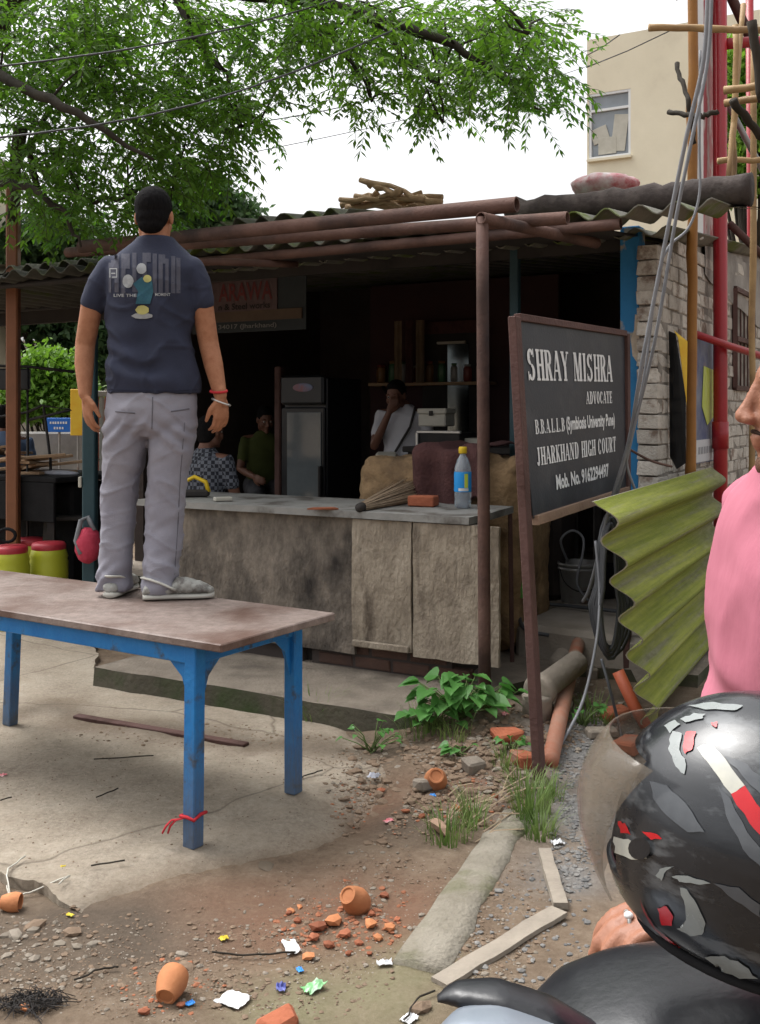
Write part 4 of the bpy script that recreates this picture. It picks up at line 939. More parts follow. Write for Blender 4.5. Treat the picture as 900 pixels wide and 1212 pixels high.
# things on the counter top
TZ = .973
def CT(px, py): return G(px, py, TZ)
c = CT(548, 601); bt = thing('water_bottle', c, 'clear plastic water bottle with yellow cap and blue label on the counter', 'bottle')
k_ = .32 / .31
clear = mat('clear_plastic', (.75, .85, .93), (.7, .82, .92), 6, .08, .0, trans=.75, spec=.6)
mb = MB(); mb.lathe([(r * k_, z * k_) for r, z in ((.03, 0), (.042, .006), (.044, .03), (.041, .045), (.044, .06), (.044, .19), (.042, .21), (.03, .25), (.016, .275), (.014, .288))], c, 24); build('bottle_body', mb, clear, bt, True)
mb = MB(); mb.lathe([(r * k_, z * k_) for r, z in ((.0452, .085), (.0456, .088), (.0456, .185), (.0452, .188))], c, 24, cap=False); build('label', mb, mat('bottle_label', (.02, .28, .72), (.03, .34, .8), 5, .4, 0), bt, True)
mb = MB(); mb.add([c + V((.0462 * k_ * math.sin(a), -.0462 * k_ * math.cos(a), z)) for z in (.11, .185) for a in (.1, .25, .4, .55)], [(0, 1, 5, 4), (1, 2, 6, 5), (2, 3, 7, 6)]); build('label_print', mb, mat('label_lime', (.6, .7, .08), (.55, .66, .1), 8, .5, 0), bt)
mb = MB(); mb.add([c + V((.0462 * k_ * math.sin(a), -.0462 * k_ * math.cos(a), z)) for z in (.093, .108) for a in (-.6, -.3, 0, .3, .6)], [(k, k + 1, k + 6, k + 5) for k in range(4)]); build('label_print', mb, M['whitepaint'], bt)
mb = MB(); mb.lathe([(.021, .283 * k_), (.0225, .288 * k_), (.0225, .31 * k_), (.02, .318 * k_)], c, 18); build('cap', mb, M['yellow'], bt, True)
# broom of stiff straws
c0 = CT(426, 605) + ZU * .018; c1 = CT(492, 590) + ZU * .05; br = thing('hand_broom', c0, 'bundle of dry broom straws lying on the counter by a brick', 'broom')
dv = (c1 - c0).normalized(); x_, y_ = frame(dv); st_m = MB()
for k in range(170):
    a = rnd.uniform(0, 6.28); r_ = math.sqrt(rnd.random()); L_ = (c1 - c0).length * rnd.uniform(.85, 1.12)
    s0 = c0 + (x_ * math.cos(a) + y_ * math.sin(a)) * .02 * r_; e = c0 + dv * L_ + (x_ * math.cos(a) * 1.2 + y_ * math.sin(a) * .8) * .105 * r_ + rv(.008)
    e.z = max(e.z, TZ + .004); s0.z = max(s0.z, TZ + .004); st_m.tube([s0, s0.lerp(e, .5), e], [.0028, .0026, .0015], 4)
build('straw', st_m, M['straw'], br, kind='stuff')
mb = MB(); mb.tube([c0 - dv * .008, c0 + dv * .03], [.024, .026], 12); build('binding', mb, M['dark'], br, True)
c = CT(501, 599); mb = MB(); mb.cbox(c + ZU * .03, (.15, .10, .058), .006, Matrix.Rotation(-.35, 3, 'Z'), 0, .003); build('loose_brick', mb, M['brickred'], label='single orange red brick lying on the counter beside the broom', cat='brick')
c = CT(382, 603); mb = MB(); mb.sheet([c + V(q) for q in ((-.08, -.02, 0), (.0, -.035, .002), (.085, -.01, 0), (.06, .03, .003), (-.05, .03, .001))], .008, ZU); build('tile_shard', mb, M['terradark'], label='flat red tile shard lying on the front of the counter', cat='tile')
c = CT(264, 593); mb = MB(); mb.cbox(c + ZU * .012, (.10, .06, .022), .004, Matrix.Rotation(.4, 3, 'Z')); build('matchbox', mb, M['offwhite'], label='small pale packet lying on the left part of the counter', cat='packet')
c = CT(232, 588); yb = thing('yellow_strap', c, 'bright yellow looped strap lying on the counter behind the trousers', 'strap')
mb = MB(); mb.tube([c + V(q) for q in ((-.09, 0, .02), (-.07, 0, .09), (-.01, .01, .12), (.06, 0, .09), (.08, -.01, .03))], .022, 10, flat=.6); build('loop', mb, M['yellow'], yb, True)
mb = MB(); mb.cbox(c + ZU * .022, (.16, .08, .04), .008); build('pouch', mb, M['dark'], yb)
# clay oven behind the counter
oc = FP(-2.75, 5.78, .13); ov = thing('clay_oven', oc, 'tan clay oven block behind the counter with a maroon cloth thrown over it', 'oven')
om = MB(); om.cbox(oc + ZU * .54, (1.05, .62, 1.08), .07, RW)
for k in range(14): om.ell(oc + U * rnd.uniform(-.5, .5) + W * rnd.uniform(-.3, .1) + ZU * rnd.uniform(.75, 1.05), (rnd.uniform(.05, .1), rnd.uniform(.05, .1), rnd.uniform(.03, .08)), None, 10, 7)
me = remesh(om, .025, 3); mesh_part('oven_body', me, M['sack'], ov, lambda c, n: c + n * (.022 * noise.noise(c * 7) + .012 * noise.noise(c * 19) + .006 * noise.noise(c * 45)))
rows = []
for i in range(17):
    rows.append([])
    for j in range(13):
        s, t = i / 16, j / 12; u_ = .02 + .42 * s
        if t < .45: p = oc + U * (u_ - .1) + W * (.15 - .55 * t / .45) + ZU * (1.16 + .02 * math.sin(s * 9))
        else: p = oc + U * (u_ - .1 + .03 * (t - .45)) + W * (-.40 - .03 * math.sin(s * 14)) + ZU * (1.16 - (t - .45) * (.62 + .12 * math.sin(s * 5)))
        rows[-1].append(p + V((0, 0, .014 * noise.noise(V((s * 6, t * 6, 0))))))
mb = MB(); mb.grid(rows); mb.grid([[p + W * .012 - ZU * .008 for p in reversed(r)] for r in rows]); build('draped_cloth', mb, M['maroon_cloth'], None, True, label='maroon folded cloth draped over the clay oven', cat='cloth')
# goods on a shelf behind
sb = thing('back_table', FP(-2.9, 6.9, .13), 'dark table inside the shop carrying a white box and a steel tray', 'table')
mb = MB(); mb.cbox(FP(-2.9, 6.9, 1.22), (1.3, .6, .04), .006, RW); build('top', mb, M['dark'], sb)
for su in (-3.5, -2.3):
    for sv in (6.65, 7.15): mb = MB(); mb.beam(FP(su, sv, .13), FP(su, sv, 1.2), .05, .05); build('leg', mb, M['dark'], sb)
c = FV(517, 500, 6.9); wb = thing('white_box', V((c.x, c.y, 1.34)), 'small dirty white lidded box inside the dark shop', 'box')
mb = MB(); mb.cbox((c.x, c.y, 1.425), (.22, .16, .09), .008, RW); build('box_body', mb, M['offwhite'], wb)
mb = MB(); mb.cbox((c.x, c.y, 1.49), (.235, .175, .04), .008, RW); build('lid', mb, M['offwhite'], wb)
mb = MB(); mb.cbox(V((c.x, c.y, 1.475)) - W * .093, (.03, .012, .035), .003, RW); build('latch', mb, M['dark'], wb)
c = FV(530, 520, 6.75); tr_ = thing('steel_tray', V((c.x, c.y, 1.24)), 'steel framed dark glass cooker below the white box in the shop', 'cooker')
mb = MB(); mb.cbox((c.x, c.y, 1.29), (.33, .3, .1), .008, RW); build('body', mb, M['darksteel'], tr_)
mb = MB(); mb.cbox(V((c.x, c.y, 1.345)) - W * .14, (.34, .03, .02), .004, RW); mb.cbox(V((c.x, c.y, 1.29)) - W * .16 - U * .16, (.02, .02, .1), .004, RW); build('rim', mb, M['steelpale'], tr_)
c = FV(560, 522, 6.75); mb = MB(); mb.cbox((c.x, c.y, 1.272), (.14, .14, .062), .006, RW); build('parcel', mb, M['offwhite'], label='small off-white packet beside the cooker in the shop', cat='packet')
# fridge
c = FV(374, 520, 7.35); fg = thing('drinks_fridge', V((c.x, c.y, .13)), 'tall black glass door drinks fridge inside the dark shop', 'fridge')
def fb(name, du, dv, z, size, m, b=.01, par=None): mb = MB(); mb.cbox(V((c.x, c.y, z)) + U * du + W * dv, size, b, RW); return build(name, mb, m, par or fg)
fb('cabinet', 0, .12, .95, (.42, .55, 1.62), M['blackplastic']); fb('header', 0, -.19, 1.66, (.42, .06, .24), M['blackplastic'], .02)
dr = fb('door', 0, -.18, .84, (.42, .04, 1.36), M['blackplastic'])
fb('glass_pane', .02, -.205, .86, (.33, .012, 1.24), mat('fridge_glass', (.10, .12, .13), (.16, .18, .19), 2.5, .06, 0, spec=.9), .003, dr)
fb('handle', .19, -.23, .9, (.025, .04, .3), M['darksteel'], .006, dr)
mb = MB(); mb.ell(V((c.x, c.y, 1.68)) - W * .222 + U * .02, (.1, .004, .035), RW, 16, 8); build('emblem', mb, mat('emblem_blue', (.10, .25, .42), (.3, .12, .12), 9, .4, 0), fg, True)
fb('side_post', -.30, -.1, 1.0, (.06, .06, 1.72), M['rust'])
# sign board hanging inside
c = FV(312, 362, 6.7); sg = thing('trade_signboard', V((c.x, c.y, 2.0)), 'faded steel works signboard with red letters hanging inside the dark shop', 'sign')
def sgq(u, z, o=0): return V((c.x, c.y, 0)) + U * u - W * o + ZU * z
Zb = CAMZ - (392 - HY) * c.y / F; Zt = CAMZ - (328 - HY) * c.y / F; hw = .40
def srect(name, u0, u1, a, b2, m, o): mb = MB(); z0_ = Zb + (Zt - Zb) * a; z1_ = Zb + (Zt - Zb) * b2; mb.box((sgq(u0, z0_, o) + sgq(u1, z1_, o)) / 2, (u1 - u0, .012, z1_ - z0_), RW); return build(name, mb, m, sg)
srect('board', -hw - .3, hw, 0, 1, mat('sign_dark', (.03, .038, .042), (.042, .05, .055), 4, .7, .05), 0)
srect('panel', -hw - .29, .14, .38, .98, mat('sign_cream', (.13, .088, .088), (.09, .064, .068), 5, .7, .05), .012)
srect('panel', -hw - .29, hw - .03, .2, .39, mat('sign_tan', (.12, .085, .058), (.095, .066, .048), 5, .7, .05), .015)
for (txt, u0, wd, a, hgt, m) in (('ARAWA', -.42, .52, .58, .34, mat('sign_red', (.16, .035, .035), (.13, .035, .035), 5, .7, 0)), ('n & Steel works', -.42, .5, .42, .12, M['dark']), ('34017 (Jharkhand)', -.42, .56, .04, .11, mat('sign_dim_white', (.2, .2, .19), (.17, .17, .16), 5, .7, 0))):
    v2, f2 = text_geo(txt, wd, (Zt - Zb) * hgt, .015); mb = MB(); mb.add([sgq(u0 + x, Zb + (Zt - Zb) * a + y, .024) for x, y in v2], f2); build('lettering', mb, m, sg)
mb = MB(); mb.tube([sgq(-.3, Zt), sgq(-.3, 2.75)], .006, 5); mb.tube([sgq(.35, Zt), sgq(.35, 2.75)], .006, 5); build('hanger', mb, M['darksteel'], sg)
# shelf of jars on the partition
shf = thing('wall_shelf', FP(-4.6, 9.15, 1.75), 'dim wooden shelf on the maroon wall at the back of the shop', 'shelf')
mb = MB(); mb.cbox(FP(-4.6, 9.15, 1.75), (1.3, .2, .03), .004, RW); build('board', mb, M['dry'], shf)
for sgn_ in (-.5, .5): mb = MB(); mb.beam(FP(-4.6 + sgn_, 9.24, 1.6), FP(-4.6 + sgn_, 9.08, 1.735), .02, .02); build('bracket', mb, M['darksteel'], shf)
jm = [mat('jar_%s' % n_, c_, None, 6, .35, 0, spec=.5) for n_, c_ in (('amber', (.2, .1, .03)), ('green', (.05, .14, .06)), ('white', (.3, .3, .28)), ('red', (.2, .04, .03)))]
for k in range(9):
    c = FP(-5.15 + k * .135, 9.15, 1.766); j = thing('snack_jar', c, 'lidded snack jar in the row on the dim back shelf', 'jar', 'snack jars on the back shelf'); h = rnd.uniform(.15, .22)
    mb = MB(); mb.lathe([(.04, 0), (.05, .01), (.05, h * .75), (.038, h * .9)], c, 14); build('glass', mb, jm[k % 4], j, True)
    mb = MB(); mb.lathe([(.041, h * .88), (.043, h * .9), (.043, h), (.02, h * 1.01)], c, 14); build('lid', mb, jm[(k + 3) % 4], j, True)
# curtain, lamp tube, mirror panel on the back partition
c = FV(484, 412, 9.0); cu_ = thing('curtain', V((c.x, c.y, 1.7)), 'brown hanging cloth strips on the back wall of the shop', 'curtain')
for k in range(3): mb = MB(); rows = [[V((c.x, c.y, 0)) + U * (-.16 + .115 * k + .09 * i / 6) + W * (.02 * math.sin(i * 2 + k)) + ZU * (1.76 + .6 * j / 4) for j in range(5)] for i in range(7)]; mb.grid(rows); build('strip', mb, mat('curtain_%d' % k, (.22, .16, .10), (.15, .11, .07), 6, .9, .1) if k != 1 else M['maroon_cloth'], cu_, True)
c = FV(535, 447, 9.15); mr = thing('glass_door', V((c.x, c.y, .13)), 'dark framed mirror panel reflecting greenery at the back of the shop', 'mirror')
mb = MB(); mb.cbox((c.x, c.y, 1.35), (.62, .04, 2.0), .008, RW); build('frame', mb, M['dark'], mr)
mb = MB(); mb.box(V((c.x, c.y, 1.65)) - W * .028 + U * .08, (.22, .008, .95), RW); build('pane', mb, mat('mirror_glass', (.3, .34, .35), (.26, .3, .31), 3, .04, 0, metal=1.0), mr)
mb = MB(); mb.cbox(V((c.x, c.y, 2.14)) - W * .05 + U * .02, (.3, .04, .025), .006, RW); build('lamp_tube', mb, M['offwhite'], mr)
mb = MB(); mb.cbox(V((c.x, c.y, 2.29)) - W * .02, (.6, .02, .12), .004, RW); build('header_panel', mb, M['maroon_cloth'], mr)

# ------------------------------------------------------------------ advocate's signboard
TL, BL, TR, BR = P(609, 375, 4.31), P(630, 617, 4.31), P(741, 395, 5.6), P(743, 580, 5.6)
def S(s, t, o=0.0): p = BL.lerp(BR, s).lerp(TL.lerp(TR, s), t); return p + SN * o
SN = (BR - BL).cross(TL - BL).normalized()
if SN.y > 0: SN = -SN
foot = GG(640, 921); adv = thing('advocate_signboard', foot, "black advocate's signboard with white lettering in a rusty angle iron frame", 'sign')
mb = MB(); rows = [[S(.01 + .98 * i / 12, .01 + .98 * j / 12) for j in range(13)] for i in range(13)]; mb.grid(rows); mb.grid([[p - SN * .012 for p in reversed(r)] for r in rows]); build('panel', mb, M['blackpaint'], adv, True)
ft = V((foot.x, foot.y, foot.z - .08)); ax = (TL - ft).normalized()
mb = MB(); mb.beam(ft, TL + ax * .0, .062, .035, SN, b=.003); build('post', mb, M['rust'], adv)
mb = MB(); rf = BR.copy(); rf.z = gz(rf.x, rf.y) - .05; mb.beam(rf, TR, .05, .035, SN, b=.003); build('post', mb, M['rust'], adv)
mb = MB(); mb.beam(S(.02, 1, 0), S(.985, 1, 0), .03, .03, SN, b=.002); build('frame_bar', mb, M['rust'], adv)
mb = MB(); mb.beam(S(.02, 0, .004), S(.985, 0, .004), .04, .03, SN, b=.002); build('frame_bar', mb, mat('weathered_strip', (.30, .20, .14), (.22, .14, .1), 5, .8, .2), adv)
# slab-serif capitals drawn from strokes
def glyph(ch):
    T, t, w = .20, .10, .66; R_ = []
    def r(a, b2, c, d): R_.append([(a, b2), (c, b2), (c, d), (a, d)])
    def q(x0, x1, wd, y0=0, y1=1): R_.append([(x0, y0), (x0 + wd, y0), (x1 + wd, y1), (x1, y1)])
    def ser(x0, x1, y): r(x0, y, x1, y + .07)
    def arc(cx, cy, rx, ry, a0, a1, n=10):
        for k in range(n):
            a, b2 = (math.radians(a0 + (a1 - a0) * (k + z) / n) for z in (0, 1)); o = lambda an: (cx + rx * math.cos(an), cy + ry * math.sin(an)); i_ = lambda an: (cx + (rx - T) * math.cos(an), cy + (ry - t) * math.sin(an)); R_.append([i_(a), o(a), o(b2), i_(b2)])
    if ch == 'H': r(.08, 0, .08 + T, 1); r(.46, 0, .46 + T, 1); r(.2, .46, .5, .54); [ser(x, x + T + .1, y) for x in (.03, .41) for y in (0, .93)]
    elif ch == 'I': w = .34; r(.09, 0, .09 + T, 1); ser(.03, .31, 0); ser(.03, .31, .93)
    elif ch in 'RPB':
        r(.08, 0, .08 + T, 1); ser(.02, .32, 0); r(.02, .93, .38, 1); arc(.36, .745, .26, .255, -90, 90); r(.2, .49, .38, .56)
        if ch == 'R': q(.46, .28, T, 0, .52); ser(.42, .68, 0)
        if ch == 'B': arc(.38, .26, .28, .26, -90, 90); r(.2, 0, .4, .07)
    elif ch == 'A': w = .7; q(.52, .27, T); q(.04, .3, .08); r(.16, .3, .56, .37); ser(0, .2, 0); ser(.45, .74, 0)
    elif ch == 'V': w = .7; q(.28, .05, T); q(.33, .56, .08); ser(0, .28, .93); ser(.48, .72, .93)
    elif ch == 'Y': w = .7; q(.27, .04, T, .45, 1); q(.34, .56, .08, .45, 1); r(.27, 0, .27 + T, .5); ser(.2, .52, 0); ser(0, .28, .93); ser(.48, .72, .93)
    elif ch == 'M': w = .86; r(.08, 0, .15, 1); r(.6, 0, .6 + T, 1); q(.34, .1, T, 0, 1); q(.36, .6, .07, 0, 1); ser(.02, .22, 0); ser(.54, .84, 0); ser(.02, .24, .93); ser(.6, .84, .93)
    elif ch == 'N': w = .74; r(.1, 0, .17, 1); r(.55, 0, .62, 1); q(.46, .1, T); ser(.02, .25, 0); ser(.02, .24, .93); ser(.47, .7, .93)
    elif ch == 'S': arc(.33, .74, .27, .26, 20, 270); arc(.33, .26, .29, .27, -160, 90); r(.05, 0, .12, .28); r(.52, .74, .59, 1)
    elif ch in 'OCGD':
        if ch == 'D': r(.08, 0, .08 + T, 1); r(.02, 0, .36, .07); r(.02, .93, .36, 1); arc(.34, .5, .32, .5, -90, 90)
        else: arc(.34, .5, .31, .51, 0 if ch == 'O' else 35, 360 if ch == 'O' else 325, 18)
        if ch in 'CG': r(.54, .66, .6, .95)
        if ch == 'G': r(.46, .02, .46 + T, .4); r(.38, .36, .68, .43)
    elif ch == 'T': r(.26, 0, .26 + T, 1); r(.02, .93, .66, 1); r(.02, .72, .09, .95); r(.59, .72, .66, .95); ser(.19, .5, 0)
    elif ch in 'EL':
        r(.08, 0, .08 + T, 1); r(.02, 0, .62, .07); r(.55, .0, .62, .27); ser(.02, .32, .93)
        if ch == 'E': r(.2, .93, .6, 1); r(.53, .75, .6, 1); r(.2, .46, .46, .53); r(.41, .38, .47, .62)
    elif ch == 'J': w = .5; r(.24, .2, .24 + T, 1); ser(.16, .48, .93); arc(.22, .2, .19, .22, -180, 0)
    elif ch == 'K': r(.08, 0, .08 + T, 1); q(.46, .22, T, 0, .55); q(.2, .5, .08, .4, 1); ser(.02, .32, 0); ser(.02, .32, .93); ser(.4, .7, 0); ser(.42, .66, .93)
    elif ch == 'U': r(.08, .25, .08 + T, 1); r(.55, .25, .62, 1); arc(.35, .27, .27, .28, -180, 0); ser(.02, .32, .93); ser(.48, .7, .93)
    elif ch == '.': w = .22; r(.03, 0, .17, .15)
    else: w = .36
    return R_, w
def serif_line(txt, s0, s1, t0, t1):
    x = 0; polys = []
    for ch in txt:
        g_, w = glyph(ch); polys += [[(a + x, b2) for a, b2 in p] for p in g_]; x += w + .06
    mb = MB(); sc = (s1 - s0) / x
    for k, p in enumerate(polys): mb.add([S(s0 + a * sc, t0 + (t1 - t0) * b2, .003 + .00015 * (k % 7)) for a, b2 in p], [tuple(range(len(p)))])
    build('lettering', mb, M['whitepaint'], adv)
def plain_line(txt, s0, s1, t0, t1):
    v2, f2 = text_geo(txt, 1, 1, .035); mb = MB(); mb.add([S(s0 + (s1 - s0) * x, t0 + (t1 - t0) * y, .003) for x, y in v2], f2); build('lettering', mb, M['whitepaint'], adv)
serif_line('SHRAY MISHRA', .056, .835, .69, .85); serif_line('ADVOCATE', .545, .825, .56, .632)
serif_line('B.B.A.L.L.B', .08, .33, .42, .492); plain_line('(Symbiosis University Pune)', .345, .845, .40, .497)
serif_line('JHARKHAND HIGH COURT', .072, .855, .262, .353); plain_line('Mob. No. 9162294497', .22, .76, .118, .2)

# ------------------------------------------------------------------ mossy corrugated sheet on its side
T0, B0 = P(713, 594, 4.05), P(771, 866, 4.78)
rdir = V((.50, 1, 0.0)).normalized(); adir = (B0 - T0).normalized(); adir = (adir - rdir * adir.dot(rdir)).normalized(); nn = rdir.cross(adir); nn = nn if nn.x < 0 else -nn
skew = (B0 - T0).dot(rdir); mb = MB(); wid = 1.1; T_, B_2 = [], []; m_ = 66; nl = 8
for i in range(m_ + 1):
    s = wid * i / m_; h = .043 * math.cos(2 * math.pi * s / .178 + .3); o = T0 + adir * s + rdir * (skew * i / m_ + .012 * noise.noise(V((s * 14, 0, 0))))
    L_ = 2.75 - skew * i / m_
    T_.append([o + rdir * L_ * k / nl + nn * (h + .003 * noise.noise(V((s * 5, k, 1)))) for k in range(nl + 1)]); B_2.append([p - nn * .007 for p in T_[-1]])
mb.grid(T_); mb.grid([list(reversed(r)) for r in B_2])
for i in range(m_):
    for k in (0, nl): mb.add([T_[i][k], T_[i + 1][k], B_2[i + 1][k], B_2[i][k]], [(0, 1, 2, 3)], 1)
for i in (0, m_):
    for k in range(nl): mb.add([T_[i][k], T_[i][k + 1], B_2[i][k + 1], B_2[i][k]], [(0, 1, 2, 3)], 1)
mossm = bpy.data.materials.new('mossy_cement_sheet_streaked'); mossm.use_nodes = True; t_ = mossm.node_tree; N_ = t_.nodes; L_k = t_.links; b_s = N_['Principled BSDF']; b_s.inputs['Roughness'].default_value = .92; b_s.inputs['Specular IOR Level'].default_value = .15
at_ = N_.new('ShaderNodeAttribute'); at_.attribute_name = 'sheet_pos'
def nk(sc, st, det=8): m_p = N_.new('ShaderNodeMapping'); m_p.inputs['Scale'].default_value = st; L_k.new(at_.outputs['Vector'], m_p.inputs[0]); n_ = N_.new('ShaderNodeTexNoise'); n_.inputs['Scale'].default_value = sc; n_.inputs['Detail'].default_value = det; n_.inputs['Roughness'].default_value = .7; L_k.new(m_p.outputs[0], n_.inputs['Vector']); return n_.outputs[0]
def rk(f, *st):
    r = N_.new('ShaderNodeValToRGB'); e = r.color_ramp.elements
    while len(e) < len(st): e.new(.5)
    for q, (p, c) in zip(e, st): q.position = p; q.color = (*c, 1)
    L_k.new(f, r.inputs[0]); return r.outputs[0]
def mk(a, b2, f): x = N_.new('ShaderNodeMix'); x.data_type = 'RGBA'; L_k.new(a, x.inputs['A']); L_k.new(b2, x.inputs['B']); L_k.new(f, x.inputs['Factor']); return x.outputs['Result']
mossc = rk(nk(2.2, (.45, 9, 1)), (.3, (.09, .12, .018)), (.45, (.20, .235, .035)), (.6, (.32, .345, .07)), (.75, (.40, .41, .15)))
greyc = rk(nk(20, (1, 3, 1)), (.35, (.13, .12, .095)), (.65, (.27, .25, .205)))
sxx = N_.new('ShaderNodeSeparateXYZ'); L_k.new(at_.outputs['Vector'], sxx.inputs[0])
am = N_.new('ShaderNodeMath'); am.operation = 'MULTIPLY_ADD'; am.inputs[1].default_value = .25; L_k.new(nk(5, (.8, 2.5, 1)), am.inputs[0]); xm = N_.new('ShaderNodeMath'); xm.operation = 'MULTIPLY'; xm.inputs[1].default_value = .75; L_k.new(sxx.outputs['X'], xm.inputs[0]); L_k.new(xm.outputs[0], am.inputs[2])
col_ = mk(mossc, greyc, rk(am.outputs[0], (.0, (.04,) * 3), (.66, (.08,) * 3), (.80, (.5,) * 3), (.9, (.9,) * 3)))
col_ = mk(col_, greyc, rk(nk(2.6, (.5, 8, 4), 6), (.5, (0,) * 3), (.64, (.75,) * 3)))
col_ = mk(col_, rk(nk(60, (1, 1, 1)), (.3, (.05, .06, .02)), (.7, (.3, .32, .12))), rk(nk(25, (1, 2, 1)), (.45, (0,) * 3), (.7, (.5,) * 3)))
L_k.new(col_, b_s.inputs['Base Color']); bpp = N_.new('ShaderNodeBump'); bpp.inputs['Strength'].default_value = .6; bpp.inputs['Distance'].default_value = .006; L_k.new(nk(70, (1, 2, 1)), bpp.inputs['Height']); L_k.new(bpp.outputs[0], b_s.inputs['Normal'])
cso = build('cement_sheet', mb, [mossm, mat('sheet_edge', (.36, .34, .27), (.25, .24, .19), 20, .9, .2)], None, True, auto=50, label='mossy green corrugated cement sheet propped on its side along the brick wall', cat='roofing sheet')
ad_ = cso.data.attributes.new('sheet_pos', 'FLOAT_VECTOR', 'POINT'); off_ = V(cso.location)
for i_, v_ in enumerate(cso.data.vertices): q_ = v_.co + off_ - T0; ad_.data[i_].vector = (q_.dot(rdir) / 2.75, q_.dot(adir), 0)

# ------------------------------------------------------------------ blue steel table
NC, FC = P(262, 765, 3.44), P(397, 727, 3.98)
short = (FC - NC); short.z = 0; tw_ = short.length; short.normalize(); lng = V((-short.y, short.x, 0)); 
if lng.x > 0: lng = -lng
TT = .735; TL_ = 1.95
def tpt(a, b2, z): return V((NC.x, NC.y, 0)) + lng * a + short * b2 + ZU * z
tb = thing('blue_table', tpt(TL_ / 2, tw_ / 2, 0), 'long blue painted steel table with a worn brown top, the man stands on it', 'table')
mb = MB(); RT = Matrix((lng, short, ZU)).transposed(); mb.cbox(tpt(TL_ / 2, tw_ / 2, TT - .014), (TL_, tw_, .028), .004, RT); build('table_top', mb, M['tabletop'], tb)
i1, i2 = .16, .05
for b2 in (i2, tw_ - i2):
    mb = MB(); mb.beam(tpt(i1, b2, TT - .062), tpt(TL_ - .17, b2, TT - .062), .035, .062, ZU, b=.003); build('apron', mb, M['bluepaint'], tb)
for a in (i1, TL_ - .17):
    mb = MB(); mb.beam(tpt(a, i2, TT - .062), tpt(a, tw_ - i2, TT - .062), .035, .062, ZU, b=.003); build('apron', mb, M['bluepaint'], tb)
legm = mat('chipped_blue_leg', (.012, .14, .40), (.022, .20, .49), 10, .5, .15, 50, 0, (.05, .08, .13), 11, .56, .66, spec=.3, detail=10)
gl = legm.node_tree; NN = gl.nodes; bb = NN['Principled BSDF']; src = bb.inputs['Base Color'].links[0].from_socket
tcn = NN.new('ShaderNodeTexCoord'); sx = NN.new('ShaderNodeSeparateXYZ'); gl.links.new(tcn.outputs['Object'], sx.inputs[0])
nn1 = NN.new('ShaderNodeTexNoise'); nn1.inputs['Scale'].default_value = 14; ad = NN.new('ShaderNodeMath'); ad.operation = 'MULTIPLY_ADD'; ad.inputs[1].default_value = .35; gl.links.new(nn1.outputs[0], ad.inputs[0]); gl.links.new(sx.outputs['Z'], ad.inputs[2])
mrn = NN.new('ShaderNodeMapRange'); mrn.inputs['From Min'].default_value = .22; mrn.inputs['From Max'].default_value = .62; mrn.inputs['To Min'].default_value = .8; mrn.inputs['To Max'].default_value = 0; gl.links.new(ad.outputs[0], mrn.inputs[0])
mxn = NN.new('ShaderNodeMix'); mxn.data_type = 'RGBA'; mxn.inputs['B'].default_value = (.10, .105, .11, 1); gl.links.new(mrn.outputs[0], mxn.inputs['Factor']); gl.links.new(src, mxn.inputs['A']); gl.links.new(mxn.outputs['Result'], bb.inputs['Base Color'])
LEGS = []
for a in (i1, TL_ - .17):
    for b2 in (i2, tw_ - i2):
        t0 = tpt(a, b2, TT - .03); f0 = tpt(a if a < 1 else a + .04, b2 + (-.01 if b2 < .3 else .0), 0); f0.z = slab_z(f0.x, f0.y) if slab_in(f0.x, f0.y) else gz(f0.x, f0.y)
        mb = MB(); mb.beam(f0, t0, .052, .052, short, b=.004); l = build('leg', mb, legm, tb); LEGS.append((f0, t0))
        sgn = 1 if a < 1 else -1
        for (dr_, s2) in ((lng, sgn), (short, 1 if b2 < .3 else -1)):
            mb = MB(); p1 = t0 - ZU * .055; mb.sheet([p1 + dr_ * s2 * .02, p1 + dr_ * s2 * .13, p1 + dr_ * s2 * .06 - ZU * .06, p1 + dr_ * s2 * .022 - ZU * .17], .006, dr_.cross(ZU)); build('gusset', mb, legm, tb)
# red rag tied on the near leg
f0, t0 = LEGS[0]; z_ = .13
pc = f0.lerp(t0, (z_ - f0.z) / (t0.z - f0.z)); rg = thing('tied_rag', pc, 'thin red rag knotted round the near leg of the blue table', 'rag')
ring = [pc + (lng * sx_ + short * sy_) * .03 + ZU * dz for sx_, sy_, dz in ((-1, -1, 0), (0, -1.05, .006), (1, -1, .004), (1.05, 0, .0), (1, 1, 0), (0, 1.05, 0), (-1, 1, .01), (-1.05, 0, .012))]
mb = MB(); mb.tube(ring, .006, 6, closed=True); build('loop', mb, M['redthread'], rg, True)
for dx in (0, .014):
    mb = MB(); k0 = pc - lng * -.0 + V((-.03, -.02, 0)); mb.tube([k0, k0 + V((-.025 - dx, -.006, -.004)), k0 + V((-.042 - dx, -.01, -.022)), k0 + V((-.05 - dx * 1.3, -.012, -.045))], [.005, .007, .009, .008], 6, flat=.4); build('tail', mb, M['redthread'], rg, True)
